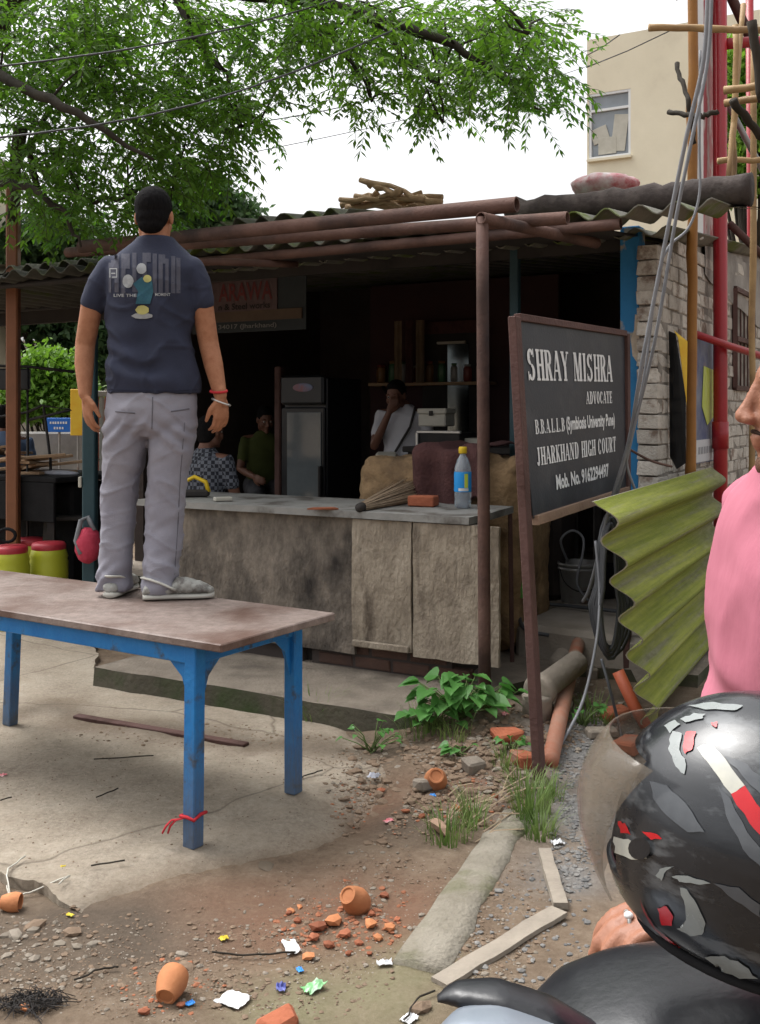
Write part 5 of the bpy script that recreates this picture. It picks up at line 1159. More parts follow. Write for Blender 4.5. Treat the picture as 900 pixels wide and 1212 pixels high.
# ------------------------------------------------------------------ people
def fr3(fwd, up):
    y = V(fwd).normalized(); z = (V(up) - y * y.dot(V(up))).normalized(); x = y.cross(z); return Matrix((x, y, z)).transposed()
def add_head(mb, c, R, k=1.0):
    def e(p, r, n=14): mb.ell(c + R @ (V(p) * k), V(r) * k, R, n, 10)
    e((0, -.010, .030), (.074, .094, .088), 20); e((0, .020, -.030), (.062, .073, .082), 18); e((0, .040, -.082), (.040, .042, .030))
    for s in (-1, 1):
        e((s * .034, .058, -.030), (.030, .030, .034)); e((s * .076, -.008, -.006), (.009, .020, .032)); e((s * .012, .103, -.036), (.010, .011, .009)); e((s * .030, .077, .020), (.028, .012, .009)); e((s * .05, .005, -.06), (.018, .04, .04))
    e((0, .079, .024), (.02, .012, .018))
    mb.caps([c + R @ (V((0, .088, .012)) * k), c + R @ (V((0, .1, -.012)) * k), c + R @ (V((0, .112, -.03)) * k)], [.0095 * k, .010 * k, .0115 * k], 10)
    e((0, .091, -.062), (.024, .012, .0065)); e((0, .089, -.073), (.022, .012, .0075)); e((0, .082, -.098), (.02, .014, .016)); e((0, .082, -.055), (.03, .012, .016))
def add_hair(mb, c, R, k=1.0):
    def e(p, r): mb.ell(c + R @ (V(p) * k), V(r) * k, R, 20, 14)
    e((0, -.019, .040), (.081, .096, .090)); e((0, -.046, -.005), (.071, .064, .066)); e((0, -.062, -.045), (.056, .042, .040)); e((0, .045, .092), (.055, .036, .024))
def add_hand(mb, w, d, n, side, k=1.0, curl=.5, spread=.06):
    "w wrist, d towards fingers, n out of the palm side, side +1: thumb on d x n"
    d = d.normalized(); n = (n - d * n.dot(d)).normalized(); s = d.cross(n) * side
    R = Matrix((s, d, n)).transposed()
    mb.ell(w + d * .045 * k, V((.038, .058, .016)) * k, R, 14, 10); mb.ell(w + d * .065 * k, V((.040, .034, .014)) * k, R, 14, 8)
    mb.caps([w - d * .03 * k, w + d * .02 * k], [.024 * k, .026 * k], 10, .75)
    for i, (o, L) in enumerate(((.030, .068), (.010, .078), (-.010, .072), (-.029, .056))):
        p = w + d * (.088 - abs(o) * .25) * k + s * o * k; dd = (d + s * (o / .03) * spread).normalized(); a = 0; pts = [p - dd * .015 * k, p]
        for seg in (.45, .31, .24):
            a += curl * (.55 if seg == .45 else .75); p = p + (dd * math.cos(a) + n * math.sin(a)) * L * seg * k; pts.append(p)
        mb.caps(pts, [.0095 * k, .0093 * k, .0086 * k, .008 * k, .0068 * k], 9)
    p = w + d * .022 * k + s * .028 * k; t1 = (d * .75 + s * .62 + n * .25).normalized(); t2 = (d * .93 + s * .15 + n * .35).normalized()
    mb.caps([p - t1 * .01 * k, p + t1 * .033 * k, p + t1 * .033 * k + t2 * .026 * k, p + t1 * .033 * k + t2 * .05 * k], [.014 * k, .0115 * k, .0105 * k, .008 * k], 9)
def ring(c, a, b2, ax=None, ay=None, n=24, pw=2.3):
    ax = ax or V((1, 0, 0)); ay = ay or V((0, 1, 0)); out = []
    for k in range(n):
        t = 2 * math.pi * k / n; ct, st_ = math.cos(t), math.sin(t)
        out.append(V(c) + ax * a * math.copysign(abs(ct) ** (2 / pw), ct) + ay * b2 * math.copysign(abs(st_) ** (2 / pw), st_))
    return out
def eyes(par, c, R, k, irism=None):
    for s in (-1, 1):
        mb = MB(); mb.ell(c + R @ (V((s * .031, .0755, .003)) * k), .0125 * k, None, 12, 8); e = build('eye', mb, bpy.data.materials.get('eye_white') or mat('eye_white', (.38, .34, .31), (.33, .3, .28), 5, .3, 0), par, True)
        mb = MB(); mb.ell(c + R @ (V((s * .031, .0845, .003)) * k), V((.006, .005, .006)) * k, R, 10, 6); build('iris', mb, M['hair'], e, True)
        mb = MB(); mb.caps([c + R @ (V((s * .014, .0845, .022)) * k), c + R @ (V((s * .032, .0825, .027)) * k), c + R @ (V((s * .05, .070, .022)) * k)], [.003 * k, .004 * k, .003 * k], 8, .6); build('eyebrow', mb, M['hair'], par, True)

# ---- the man standing on the table
DM = 4.36
def mp(px, py, dd=0.0): return P(px, py, DM + dd)
kx = DM / F
feet = V((mp(185, 700).x, DM - .02, TT)); man = thing('person', feet, 'man in navy printed t-shirt and grey trousers standing on the blue table, back turned', 'person')
sk = MB()
hc = mp(183, 257, .01); RH = fr3(V((.02, 1, -.03)), V((0, 0, 1)))
add_head(sk, hc, RH, .955)
sk.caps([mp(184, 300), mp(184, 285, .0), mp(183.5, 268, .01)], [.066, .058, .056], 16)
sk.loft([ring(mp(182, y), hw * kx, b2) for y, hw, b2 in ((305, 30, .04), (320, 44, .06), (345, 40, .07), (400, 38, .07), (455, 40, .08))])
LA = [mp(126, 324), mp(110, 356), mp(101, 408, .02), mp(100, 432, .0), mp(101, 466, -.035)]
RA_ = [mp(230, 324), mp(239, 356), mp(247, 406, .02), mp(253, 432, .0), mp(261, 468, -.03)]
sk.caps(LA, [.038, .046, .041, .0395, .027], 16); sk.caps(RA_, [.038, .046, .042, .040, .0275], 16)
add_hand(sk, mp(102, 468, -.035), V((.10, -.02, -1)), V((.75, .6, 0)), 1, 1.0, .42)
add_hand(sk, mp(262, 471, -.03), V((-.02, .12, -1)), V((-.7, .7, 0)), -1, 1.0, .55)
me = remesh(sk, .0052, 3); mesh_part('body', me, M['skin'], man)
hr = MB(); add_hair(hr, hc, RH, .955); me = remesh(hr, .006, 3); mesh_part('hair', me, M['hair'], man, lambda c, n: c + n * (.0018 * noise.noise(V((c.x * 120, c.y * 120, c.z * 40)))))
eyes(man, hc, RH, .955)
sh = MB()
sh.loft([ring(mp(c, y, dd), hw * kx, b2, n=32) for y, c, hw, b2, dd in ((467, 182.5, 55.5, .128, -.005), (455, 182, 55, .128, -.005), (440, 180.5, 53.5, .122, 0), (415, 178.5, 50, .116, 0), (385, 178.5, 50.5, .12, 0), (355, 179.5, 52.5, .122, 0), (335, 180, 55, .12, 0), (320, 181, 56, .110, .0), (308, 182, 50, .096, .005), (298.5, 183, 40, .084, .008), (290, 183.5, 29, .076, .008), (284, 184, 23, .071, .006), (281, 184, 21, .067, .004))])
sh.caps([mp(132, 319), mp(122, 334), mp(111, 357)], [.058, .059, .054], 18); sh.caps([mp(227, 319), mp(233, 334), mp(239, 357)], [.058, .059, .053], 18)
SHM = remesh(sh, .008, 4)
def fold_shirt(c, n):
    zz = c.z; x = c.x - mp(182, 0).x
    lowf = sstep(1.95, 1.65, zz) ; 
    f = .011 * lowf * math.sin(zz * 55 + 6.0 * x * (1 + x * 3) + 5 * noise.noise(V((x * 5, zz * 5, 1)))) * (.55 + .6 * noise.noise(V((x * 4, zz * 7, 8))))
    dg = sstep(.02, .16, x) * (1 - sstep(.18, .22, x)) * .007 * math.sin((x * 46 + zz * 30)) * sstep(2.1, 1.95, zz)
    g_ = .006 * noise.noise(V((x * 9 + zz * 4, c.y * 6, zz * 11)))
    sp_ = -.009 * math.exp(-(x / .035) ** 2) * sstep(1.55, 1.75, zz) * (1 - sstep(2.0, 2.1, zz)) if c.y < DM else 0
    cr = 1 - min(1, abs(noise.noise(V((x * 5 + zz * 6, c.y * 3, zz * 8 + 2)))) * 7); cr2 = 1 - min(1, abs(noise.noise(V((x * 7 - zz * 5, c.y * 3 + 5, zz * 5)))) * 8)
    return c + n * (f + dg + g_ + sp_ + (.008 * cr * cr + .005 * cr2 * cr2) * sstep(2.12, 1.9, zz))
shirt = mesh_part('t_shirt', SHM, M['cloth_blue'], man, fold_shirt)
# printed design, laid on the back of the shirt
bvh = BVHTree.FromPolygons([v.co + ROOT[man.name] for v in SHM.vertices], [tuple(p.vertices) for p in SHM.polygons])
def on_shirt(px, py, off):
    o = P(px, py, 3.5); h = bvh.ray_cast(o, (P(px, py, 4.5) - o).normalized()); p = h[0] if h[0] is not None else mp(px, py, -.12); return p + V((0, -off, 0))
def decal(mb, poly, off):
    bm = bmesh.new(); vs = [bm.verts.new((x, y, 0)) for x, y in poly]; bm.faces.new(vs)
    bmesh.ops.triangulate(bm, faces=bm.faces); 
    for _ in range(3): 
        lng_ = [e for e in bm.edges if e.calc_length() > 5]
        if lng_: bmesh.ops.subdivide_edges(bm, edges=lng_, cuts=1, use_grid_fill=False); bmesh.ops.triangulate(bm, faces=bm.faces)
    bm.verts.index_update(); mb.add([on_shirt(v.co.x, v.co.y, off) for v in bm.verts], [[v.index for v in f.verts] for f in bm.faces]); bm.free()
pg = mat('print_grey', (.085, .086, .108), (.055, .057, .08), 40, .9, .1, 120, stretch=(1, 1, .15)); pgl = MB()
for (x0, x1, yt, yb) in ((129, 132, 311, 346), (132, 136, 308, 330), (136, 141, 301, 346), (144, 149, 300, 347), (149, 154, 300, 318), (157, 162, 299, 346), (162, 167, 334, 346), (169, 174, 299, 346), (174, 179, 299, 310), (181, 186, 300, 347), (188, 193, 301, 347), (193, 196, 301, 312), (196, 200, 306, 347), (203, 208, 303, 347), (209, 214, 305, 347)):
    n_ = 6; decal(pgl, [(x0, yt), (x1, yt + .3), (x1, yb + .3), (x0, yb)], .0025)
build('print', pgl, pg, man)
pw = MB()
for (txt, x0, x1, y) in (('LIVE THE', 135, 162, 351.5), ('MOMENT', 184, 202, 350.5)):
    v2, f2 = text_geo(txt, x1 - x0, 3.6, .02); pw.add([on_shirt(x0 + x, y - yy, .003) for x, yy in v2], f2)
for (a, b2, c, d) in ((130, 139, 317.5, 318.7), (130, 139, 327.5, 328.7), (130, 131.2, 318, 328), (138, 139.2, 318, 328), (132, 137, 323, 324.4)): decal(pw, [(a, c), (b2, c), (b2, d), (a, d)], .0035)
build('print', pw, mat('print_white', (.34, .35, .355), (.24, .25, .26), 30, .9, .05), man)
def epoly(cx, cy, rx, ry, n=14, wob=.06): return [(cx + rx * (1 + wob * math.sin(3 * k + cx)) * math.cos(6.283 * k / n), cy + ry * math.sin(6.283 * k / n)) for k in range(n)]
pt = MB(); decal(pt, [(158, 336), (168, 328), (180, 329), (182, 345), (178, 360), (161, 360), (164, 345)], .0042); build('print', pt, mat('print_teal', (.035, .115, .15), (.03, .09, .13), 30, .9, .05), man)
mat('print_yellow', (.48, .45, .16), (.4, .38, .15), 30, .9, .05)
for e_ in (epoly(175, 330, 5, 4.5), epoly(169, 367, 8, 5.5)): py_ = MB(); decal(py_, e_, .0055); build('print', py_, bpy.data.materials['print_yellow'], man)
for e_ in (epoly(168, 318, 6, 6.5), epoly(152, 333, 6.5, 8), epoly(169, 374, 12.5, 3.6)): pv = MB(); decal(pv, e_, .0047); build('print', pv, bpy.data.materials['print_white'], man)
# trousers
tr = MB()
tr.loft([ring(mp(c, y), hw * kx, b2, n=28) for y, c, hw, b2 in ((455, 181, 50, .112), (468, 180.5, 52.5, .12), (482, 180.5, 53.5, .128), (497, 180, 53.5, .128), (510, 180, 52, .118), (517, 180, 47, .09))])
def leg_rings(L): return [ring(mp(c, y, dd), hw * kx, b2, n=22, pw=2.2) for y, c, hw, b2, dd in L]
tr.loft(leg_rings(((490, 152, 24, .10, 0), (508, 151.5, 27, .112, 0), (530, 148, 25.5, .10, 0), (560, 144, 22.5, .09, .01), (590, 141.5, 20.5, .082, .015), (620, 139.5, 19.5, .078, .01), (650, 138, 19.5, .077, 0), (675, 136.5, 20.5, .08, 0), (690, 136, 21, .083, 0), (697, 135.5, 20.5, .082, 0))))
tr.loft(leg_rings(((490, 208, 24, .10, 0), (508, 207, 27.5, .112, 0), (530, 203, 26.5, .10, -.01), (560, 198.5, 24, .09, -.015), (590, 196, 22.5, .084, -.02), (620, 194.5, 22, .08, -.03), (645, 193.5, 21.5, .078, -.045), (668, 191.5, 20.5, .078, -.06), (688, 189.5, 20, .08, -.07), (703, 187.5, 18.5, .078, -.075))))
TRM = remesh(tr, .0075, 3)
def fold_tr(c, n):
    zz = c.z; x = c.x - mp(182, 0).x; L = -1 if x < 0 else 1
    q1 = noise.noise(V((x * 7 + zz * 5 * L, c.y * 5, zz * 9))); q2 = noise.noise(V((x * 14 - zz * 12 * L, c.y * 8, zz * 20 + 5)))
    f = .008 * q1 + .0045 * q2
    low = sstep(.98, .80, zz); f += low * .006 * math.sin(zz * 80 + x * 45 * L + 6 * noise.noise(V((x * 8, c.y * 8, zz * 4)))) * (.6 + noise.noise(V((x * 6, c.y * 6, zz * 6))))
    seat = math.exp(-((zz - 1.40) / .06) ** 2); f += seat * .006 * math.sin(zz * 75 + abs(x) * 75 + 3 * q1)
    cr = 1 - min(1, abs(noise.noise(V((x * 6 + zz * 7 * L, c.y * 4, zz * 6 + 3)))) * 7); f += .0055 * cr * cr
    cr = 1 - min(1, abs(noise.noise(V((x * 5 - zz * 6, c.y * 6 + 9, zz * 11)))) * 9); f += .0035 * cr * cr * sstep(1.6, 1.2, zz)
    return c + n * f
mesh_part('trousers', TRM, M['trouser'], man, fold_tr)
mb = MB(); a0, a1 = [V((mp(x, y).x, DM - .125, mp(x, y).z)) for x, y in ((206, 489), (224, 487))]
TB = BVHTree.FromPolygons([v.co + ROOT[man.name] for v in TRM.vertices], [tuple(p.vertices) for p in TRM.polygons])
def seam(name, pts, r, m, bv):
    out = []
    for (x0, y0), (x1, y1) in zip(pts, pts[1:]):
        for k in range(7):
            o = P(x0 + (x1 - x0) * k / 6, y0 + (y1 - y0) * k / 6, 3.5); h = bv.ray_cast(o, (o - V((0, 0, CAMZ))).normalized())
            if h[0] is not None: out.append(h[0] - V((0, .0008, 0)))
    if len(out) > 2: mb = MB(); mb.tube(out, r, 6); build(name, mb, m, man, True)
sdk = mat('seam_grey', (.11, .107, .125), (.13, .127, .145), 30, .95, .1)
seam('pocket_seam', [(203, 487), (224, 484)], .0028, sdk, TB); seam('pocket_seam', [(137, 487), (160, 489)], .0028, sdk, TB); seam('centre_seam', [(181, 470), (180.5, 492), (180, 508)], .002, sdk, TB)
seam('side_seam', [(219, 500), (214, 560), (211, 620), (207, 680)], .0016, sdk, TB); seam('hem_seam', [(129, 460.5), (155, 462), (182, 462.5), (210, 462), (236, 460.5)], .0018, mat('seam_navy', (.02, .023, .045), (.025, .028, .05), 30, .95, .1), bvh)
# clogs
def clog(heel, d, L, name='clog'):
    d = V(d).normalized(); s = V((-d.y, d.x, 0)); t = thing('clog', heel, name, 'x'); return t
def clog_part(heel, d, L):
    d = V(d).normalized(); s = V((d.y, -d.x, 0)); z0_ = TT + .003
    def rg(t, w, zb, zt): return [heel + d * L * t + s * (w * math.copysign(abs(math.cos(a)) ** .8, math.cos(a))) + V((0, 0, z0_ + zb + (zt - zb) * (.5 + .5 * math.copysign(abs(math.sin(a)) ** .75, math.sin(a))) - heel.z)) for a in [2 * math.pi * k / 18 for k in range(18)]]
    sole = MB(); sole.loft([rg(t, w, 0, .024) for t, w in ((0, .018), (.04, .032), (.15, .037), (.4, .037), (.65, .047), (.85, .046), (.95, .034), (1.0, .015))])
    so_ = build('sole', sole, M['clogstrap'], man, True)
    up = MB(); up.loft([rg(t, w, .02, zt) for t, w, zt in ((.0, .02, .045), (.03, .031, .06), (.15, .035, .058), (.38, .036, .052), (.46, .04, .085), (.55, .045, .088), (.7, .048, .078), (.85, .046, .062), (.95, .034, .048), (1.0, .014, .035))]); u_ = remesh(up, .005, 3)
    mesh_part('clog', u_, M['clog'], man, lambda c, n: c + n * .0016 * math.sin(c.x * 170) * math.sin(c.z * 150))
    stp = MB(); pts = [heel + d * L * t + s * w + V((0, 0, TT + z - heel.z)) for t, w, z in ((.45, .045, .045), (.36, .045, .058), (.24, .043, .074), (.1, .034, .088), (0, 0, .09), (.1, -.034, .088), (.24, -.043, .074), (.36, -.045, .058), (.45, -.045, .045))]
    stp.tube(pts, .0115, 8, True, 0, False, .45); build('heel_strap', stp, M['clogstrap'], man, True)
clog_part(V((mp(136, 0).x, DM - .09, TT)), (.12, 1, 0), .27)
clog_part(V((mp(177, 0).x, DM - .125, TT)), (1, .22, 0), .285)
mb = MB(); cb = mp(259, 463, -.03); mb.tube([cb + V((.033 * math.cos(a), .031 * math.sin(a), .006 * math.sin(a))) for a in [6.283 * k / 16 for k in range(16)]], .0055, 6, closed=True); build('wrist_thread', mb, M['redthread'], man, True)
mb = MB(); cb = mp(262, 476, -.03); mb.tube([cb + V((.037 * math.cos(a), .03 * math.sin(a), -.014 * math.cos(a))) for a in [6.283 * k / 20 for k in range(20)]], .0038, 6, closed=True); build('bangle', mb, M['steelpale'], man, True)

# ---- helper for the people further off
def small_person(name, label, J, shirt_m, leg_m, skin_m, k=1.0, fwd=V((0, -1, 0)), vox=.012, group=None, look=None, hands=True):
    "J: pelvis, chest, head, (shoulder, elbow, wrist) x2, (hip, knee, ankle) x2"
    base = V(((J['hip'][0][2].x + J['hip'][1][2].x) / 2, (J['hip'][0][2].y + J['hip'][1][2].y) / 2, min(J['hip'][0][2].z, J['hip'][1][2].z) - .05)); t = thing(name, base, label, 'person', group)
    side = fwd.cross(ZU).normalized(); look = look or fwd; RH_ = fr3(look, ZU)
    s = MB(); add_head(s, J['head'], RH_, k); neck = J['chest'] + ZU * .16 * k; s.caps([J['chest'], neck, J['head'] - ZU * .05 * k - RH_.col[1] * .02 * k], [.06 * k, .055 * k, .05 * k], 12)
    for i, (a, b2, w) in enumerate(J['arm']):
        s.caps([J['chest'] + ZU * .1 * k, a], [.04 * k, .045 * k], 10); s.caps([a, a.lerp(b2, .5), b2, b2.lerp(w, .35), w], [x * k for x in (.045, .045, .037, .037, .025)], 12)
        if hands: add_hand(s, w, (w - b2).normalized() if len(J['arm'][i]) == 3 else V((0, 0, -1)), J.get('palm', [V((0, 1, 0))] * 2)[i], 1 if i else -1, k * .95, .6)
    me = remesh(s, vox * .55, 2); mesh_part('body', me, skin_m, t)
    h = MB(); add_hair(h, J['head'], RH_, k); mesh_part('hair', remesh(h, vox * .8, 2), M['hair'], t); eyes(t, J['head'], RH_, k)
    c = MB(); pel, ch = J['pelvis'], J['chest']
    c.loft([ring(pel.lerp(ch, q) + ZU * dz * k, a * k, b2 * k, side, fwd) for q, dz, a, b2 in ((-.05, -.04, .165, .12), (.1, 0, .165, .12), (.5, 0, .165, .115), (.9, 0, .18, .12), (1, .07, .17, .105), (1, .13, .10, .075), (1, .16, .065, .065))])
    for (a, b2, w) in J['arm']: c.caps([ch + (a - ch) * .6, a, a.lerp(b2, .62)], [.065 * k, .062 * k, .052 * k], 12)
    mesh_part('shirt', remesh(c, vox, 3), shirt_m, t, lambda p, n: p + n * .008 * noise.noise(V((p.x * 9, p.y * 9, p.z * 16))))
    g_ = MB(); g_.caps([pel + side * .08 * k, pel - side * .08 * k], .12 * k, 14)
    for (a, b2, w) in J['hip']: g_.caps([a, a.lerp(b2, .5), b2, b2.lerp(w, .5), w], [x * k for x in (.1, .092, .07, .065, .055)], 14)
    mesh_part('trousers', remesh(g_, vox, 3), leg_m, t, lambda p, n: p + n * .006 * noise.noise(p * 14))
    for (a, b2, w) in J['hip']:
        sh_ = MB(); d = fwd * .9; sh_.caps([w + d * -.05 * k - ZU * .02 * k, w + d * .06 * k - ZU * .02 * k, w + d * .17 * k - ZU * .025 * k], [.036 * k, .04 * k, .03 * k], 10); mesh_part('shoe', remesh(sh_, .012, 2), M['blackrubber'], t)
    return t
def joints(base, fwd, H=1.65, arms=None):
    k = H / 1.7; side = fwd.cross(ZU).normalized(); up = lambda z, s=0, f=0: base + side * s * k + fwd * f * k + ZU * z * k
    return dict(pelvis=up(.95), chest=up(1.32), head=up(1.58, 0, .02), arm=[(up(1.40, .19), up(1.12, .23), up(.88, .22, .06)), (up(1.40, -.19), up(1.12, -.23), up(.88, -.22, .06))], hip=[(up(.92, .09), up(.5, .1, .02), up(.08, .1)), (up(.92, -.09), up(.5, -.1, .02), up(.08, -.1))]), up
# man in white shirt inside the shop, hand to mouth
p0 = P(478, 500, 8.3); p0.z = .13; fw = V((-.35, -1, 0)).normalized(); J, up = joints(p0, fw, 1.62)
J['head'] = up(1.555, .04, .08); lk = V((-.45, -1, -.25)).normalized()
J['arm'][0] = (up(1.40, .19), up(1.10, .21, .08), up(1.03, -.02, .24)); J['arm'][1] = (up(1.40, -.19), up(1.12, -.24, .03), up(.9, -.2, .16))
# the arm on the picture's left is raised to the mouth
J['arm'] = [(up(1.40, .19), up(1.13, .23, .02), up(.92, .2, .14)), (up(1.40, -.19), up(1.14, -.2, .16), up(1.42, -.06, .19))] if fw.cross(ZU).x > 0 else [(up(1.40, .19), up(1.14, .2, .16), up(1.42, .06, .19)), (up(1.40, -.19), up(1.13, -.23, .02), up(.92, -.2, .14))]
J['palm'] = [V((0, 1, 0)), V((0, 1, 0))]
shopman = small_person('person', 'man in a white shirt standing inside the shop, one hand raised to his mouth', J, M['shirtwhite'], M['darkcloth'], M['skindark'], 1.62 / 1.7, fw, look=lk)
mb = MB(); mb.tube([up(1.46, -.12, .06), up(1.3, -.1, .135), up(1.1, .02, .15), up(.98, .1, .16)], .012, 6, flat=.4); build('lanyard', mb, M['dark'], shopman, True)
mb = MB(); mb.cbox(up(1.03, .08, .2), (.17, .09, .13), .02); pouch = build('waist_bag', mb, M['offwhite'], shopman)
mb = MB(); mb.cbox(up(1.03, .08, .25), (.05, .012, .04), .004); build('clasp', mb, M['dark'], pouch)
# seated person in lime shirt deep inside
def seated(base, fwd, H, seat):
    k = H / 1.7; side = fwd.cross(ZU).normalized(); up = lambda z, s=0, f=0: base + side * s * k + fwd * f * k + ZU * z
    return dict(pelvis=up(seat + .1), chest=up(seat + .45, 0, .05), head=up(seat + .70, 0, .1), arm=[(up(seat + .52, .18, .05), up(seat + .26, .24, .1), up(seat + .2, .14, .3)), (up(seat + .52, -.18, .05), up(seat + .26, -.24, .1), up(seat + .2, -.14, .3))], hip=[(up(seat + .08, .09), up(seat + .06, .13, .42), up(.09, .13, .4)), (up(seat + .08, -.09), up(seat + .06, -.13, .42), up(.09, -.13, .4))]), up
def stool_under(base, fwd, seat, lab, m):
    t = thing('wooden_stool', base, lab, 'stool'); mb = MB(); mb.cbox(base + ZU * (seat - .02), (.34, .3, .04), .006); build('seat', mb, m, t)
    for sx_ in (-1, 1):
        for sy_ in (-1, 1): mb = MB(); mb.beam(base + V((sx_ * .14, sy_ * .12, 0)), base + V((sx_ * .13, sy_ * .11, seat - .04)), .035, .035); build('leg', mb, m, t)
b0 = P(312, 520, 9.6); b0.z = .13; fw = V((.3, -1, 0)).normalized(); J, up = seated(b0, fw, 1.62, .58); small_person('person', 'person in a lime shirt sitting far back in the dark shop', J, M['limeshirt'], M['darkcloth'], M['skindark'], .95, fw, look=V((.4, -1, -.3)))
stool_under(b0, fw, .58, 'dark stool under the person in the lime shirt', M['dark'])
# person in checked shirt behind the counter
plaid = mat('checked_cotton', (.02, .022, .03), (.03, .032, .04), 6, .9, .1, 120); t_ = plaid.node_tree; ck = t_.nodes.new('ShaderNodeTexChecker'); ck.inputs['Scale'].default_value = 42; ck.inputs['Color1'].default_value = (.02, .022, .03, 1); ck.inputs['Color2'].default_value = (.12, .13, .155, 1); tcx = t_.nodes.new('ShaderNodeTexCoord'); t_.links.new(tcx.outputs['Object'], ck.inputs[0]); t_.links.new(ck.outputs[0], t_.nodes['Principled BSDF'].inputs['Base Color'])
b0 = P(238, 520, 6.95); b0.z = .13; fw = V((.5, .8, 0)).normalized(); J, up = seated(b0, fw, 1.6, .52); small_person('person', 'person in a black and white checked shirt sitting behind the counter', J, plaid, M['darkcloth'], M['skindark'], .93, fw)
stool_under(b0, fw, .52, 'dark stool under the person in the checked shirt', M['dark'])
# person in blue shirt at the left stall
b0 = P(6, 520, 8.6); b0.z = 0; fw = V((-.4, .9, 0)).normalized(); J, up = seated(b0, fw, 1.65, .72); small_person('person', 'person in a pale blue shirt sitting behind the timber stall, seen from behind', J, M['denim'], M['darkcloth'], M['skindark'], .97, fw)
stool_under(b0, fw, .72, 'dark high stool under the person in the blue shirt', M['dark'])

# ---- the man in pink standing behind the motorcycle
rf = V((-1, -.05, 0)).normalized(); rs = V((.05, -1, 0)).normalized()   # facing left; rs towards the camera (his left)
rb = V((.60, 1.52, 0)); rid = thing('person', rb, 'man in a pink t-shirt in profile, standing beside the motorcycle with one hand on it', 'person')
HC = V((.63, 1.50, 1.527)); RR = fr3(V((-.95, .22, -.05)), ZU)
s = MB(); add_head(s, HC, RR, 1.0); s.caps([V((.64, 1.52, 1.34)), V((.635, 1.51, 1.44)), V((.625, 1.5, 1.48))], [.07, .06, .055], 14)
s.loft([ring(V((.62, 1.52, z)), a, b2, rf, rs) for z, a, b2 in ((.95, .1, .14), (1.2, .1, .15), (1.36, .085, .15))])
hand_w = V((.390, 1.215, .922)); elb = V((.60, 1.27, 1.06)); shl = V((.625, 1.345, 1.315))
s.caps([shl, shl.lerp(elb, .5), elb, elb.lerp(hand_w, .4), hand_w], [.055, .05, .042, .040, .028], 16)
add_hand(s, hand_w, V((-1, -.12, -.02)), V((0, 0, -1)), -1, 1.05, .62, .06)
s.caps([V((.625, 1.70, 1.335)), V((.63, 1.77, 1.1)), V((.58, 1.75, .88))], [.055, .042, .028], 14); add_hand(s, V((.58, 1.75, .88)), V((-.2, 0, -1)), V((0, -1, 0)), 1, 1.0, .5)
me = remesh(s, .0052, 3); mesh_part('body', me, M['skin2'], rid)
h = MB(); add_hair(h, HC, RR, 1.0); mesh_part('hair', remesh(h, .006, 3), M['hair'], rid); eyes(rid, HC, RR, 1.0)
mb = MB(); mb.caps([HC + RR @ V((-.03, .084, -.06)), HC + RR @ V((-.012, .0965, -.0535)), HC + RR @ V((.012, .0965, -.0535)), HC + RR @ V((.03, .084, -.06))], [.0025, .004, .004, .0025], 10, .8); build('moustache', mb, mat('moustache_hair', (.02, .012, .009), (.05, .028, .02), 90, .9, .3, 300, spec=.1), rid, True)
bd = MB()
for p_, r_ in (((0, .0405, -.085), (.044, .047, .033)), ((0, .082, -.102), (.022, .0165, .018)), ((.05, .006, -.062), (.0195, .041, .041)), ((-.05, .006, -.062), (.0195, .041, .041))): bd.ell(HC + RR @ V(p_), r_, RR, 16, 12)
mesh_part('beard', remesh(bd, .005, 2), mat('stubble', (.07, .035, .022), (.16, .075, .045), 90, .8, .2, 300), rid)
c = MB(); c.loft([ring(V((x, 1.52, z)), a, b2, rf, rs, n=30) for z, x, a, b2 in ((.88, .62, .125, .19), (1.0, .62, .128, .19), (1.15, .625, .128, .19), (1.25, .628, .126, .2), (1.32, .635, .115, .2), (1.37, .632, .10, .16), (1.405, .637, .085, .10), (1.425, .638, .075, .078))])
c.caps([V((.625, 1.36, 1.335)), shl, shl.lerp(elb, .72)], [.075, .072, .065], 18); c.caps([V((.625, 1.68, 1.335)), V((.625, 1.70, 1.33)), V((.63, 1.75, 1.16))], [.075, .07, .06], 16)
mesh_part('t_shirt', remesh(c, .008, 4), M['pink'], rid, lambda p, n: p + n * (.008 * noise.noise(V((p.x * 7, p.y * 7, p.z * 10))) + .022 * (.5 - abs(noise.noise(V((p.x * 6 + p.z * 5, p.y * 6, p.z * 9 - p.x * 6))))) + .006 * sstep(1.2, 1.05, p.z) * math.sin(p.z * 60 + p.x * 30 + 4 * noise.noise(p * 6))))
mb = MB(); mb.tube([V((.60, 1.40, 1.385)), V((.57, 1.36, 1.365)), V((.548, 1.325, 1.32)), V((.54, 1.305, 1.26))], .003, 6); build('shoulder_seam', mb, M['pink'], rid, True)
mb = MB(); mb.tube(ring(V((.637, 1.52, 1.42)), .074, .076, rf, rs, 20), .006, 6, closed=True); build('collar', mb, M['pink'], rid, True)
g_ = MB(); g_.loft([ring(V((.61, 1.52, z)), a, b2, rf, rs) for z, a, b2 in ((.74, .12, .17), (.85, .13, .18), (.95, .125, .175))])
for sy_ in (-1, 1): g_.caps([V((.61, 1.52 + sy_ * .09, .82)), V((.6, 1.52 + sy_ * .1, .48)), V((.62, 1.52 + sy_ * .1, .06))], [.1, .075, .06], 14)
mesh_part('trousers', remesh(g_, .012, 3), M['darkcloth'], rid)
for sy_ in (-1, 1):
    sh_ = MB(); sh_.caps([V((.66, 1.52 + sy_ * .1, .04)), V((.55, 1.52 + sy_ * .1, .045)), V((.43, 1.52 + sy_ * .1, .035))], [.038, .042, .033], 10); mesh_part('shoe', remesh(sh_, .012, 2), M['blackrubber'], rid)
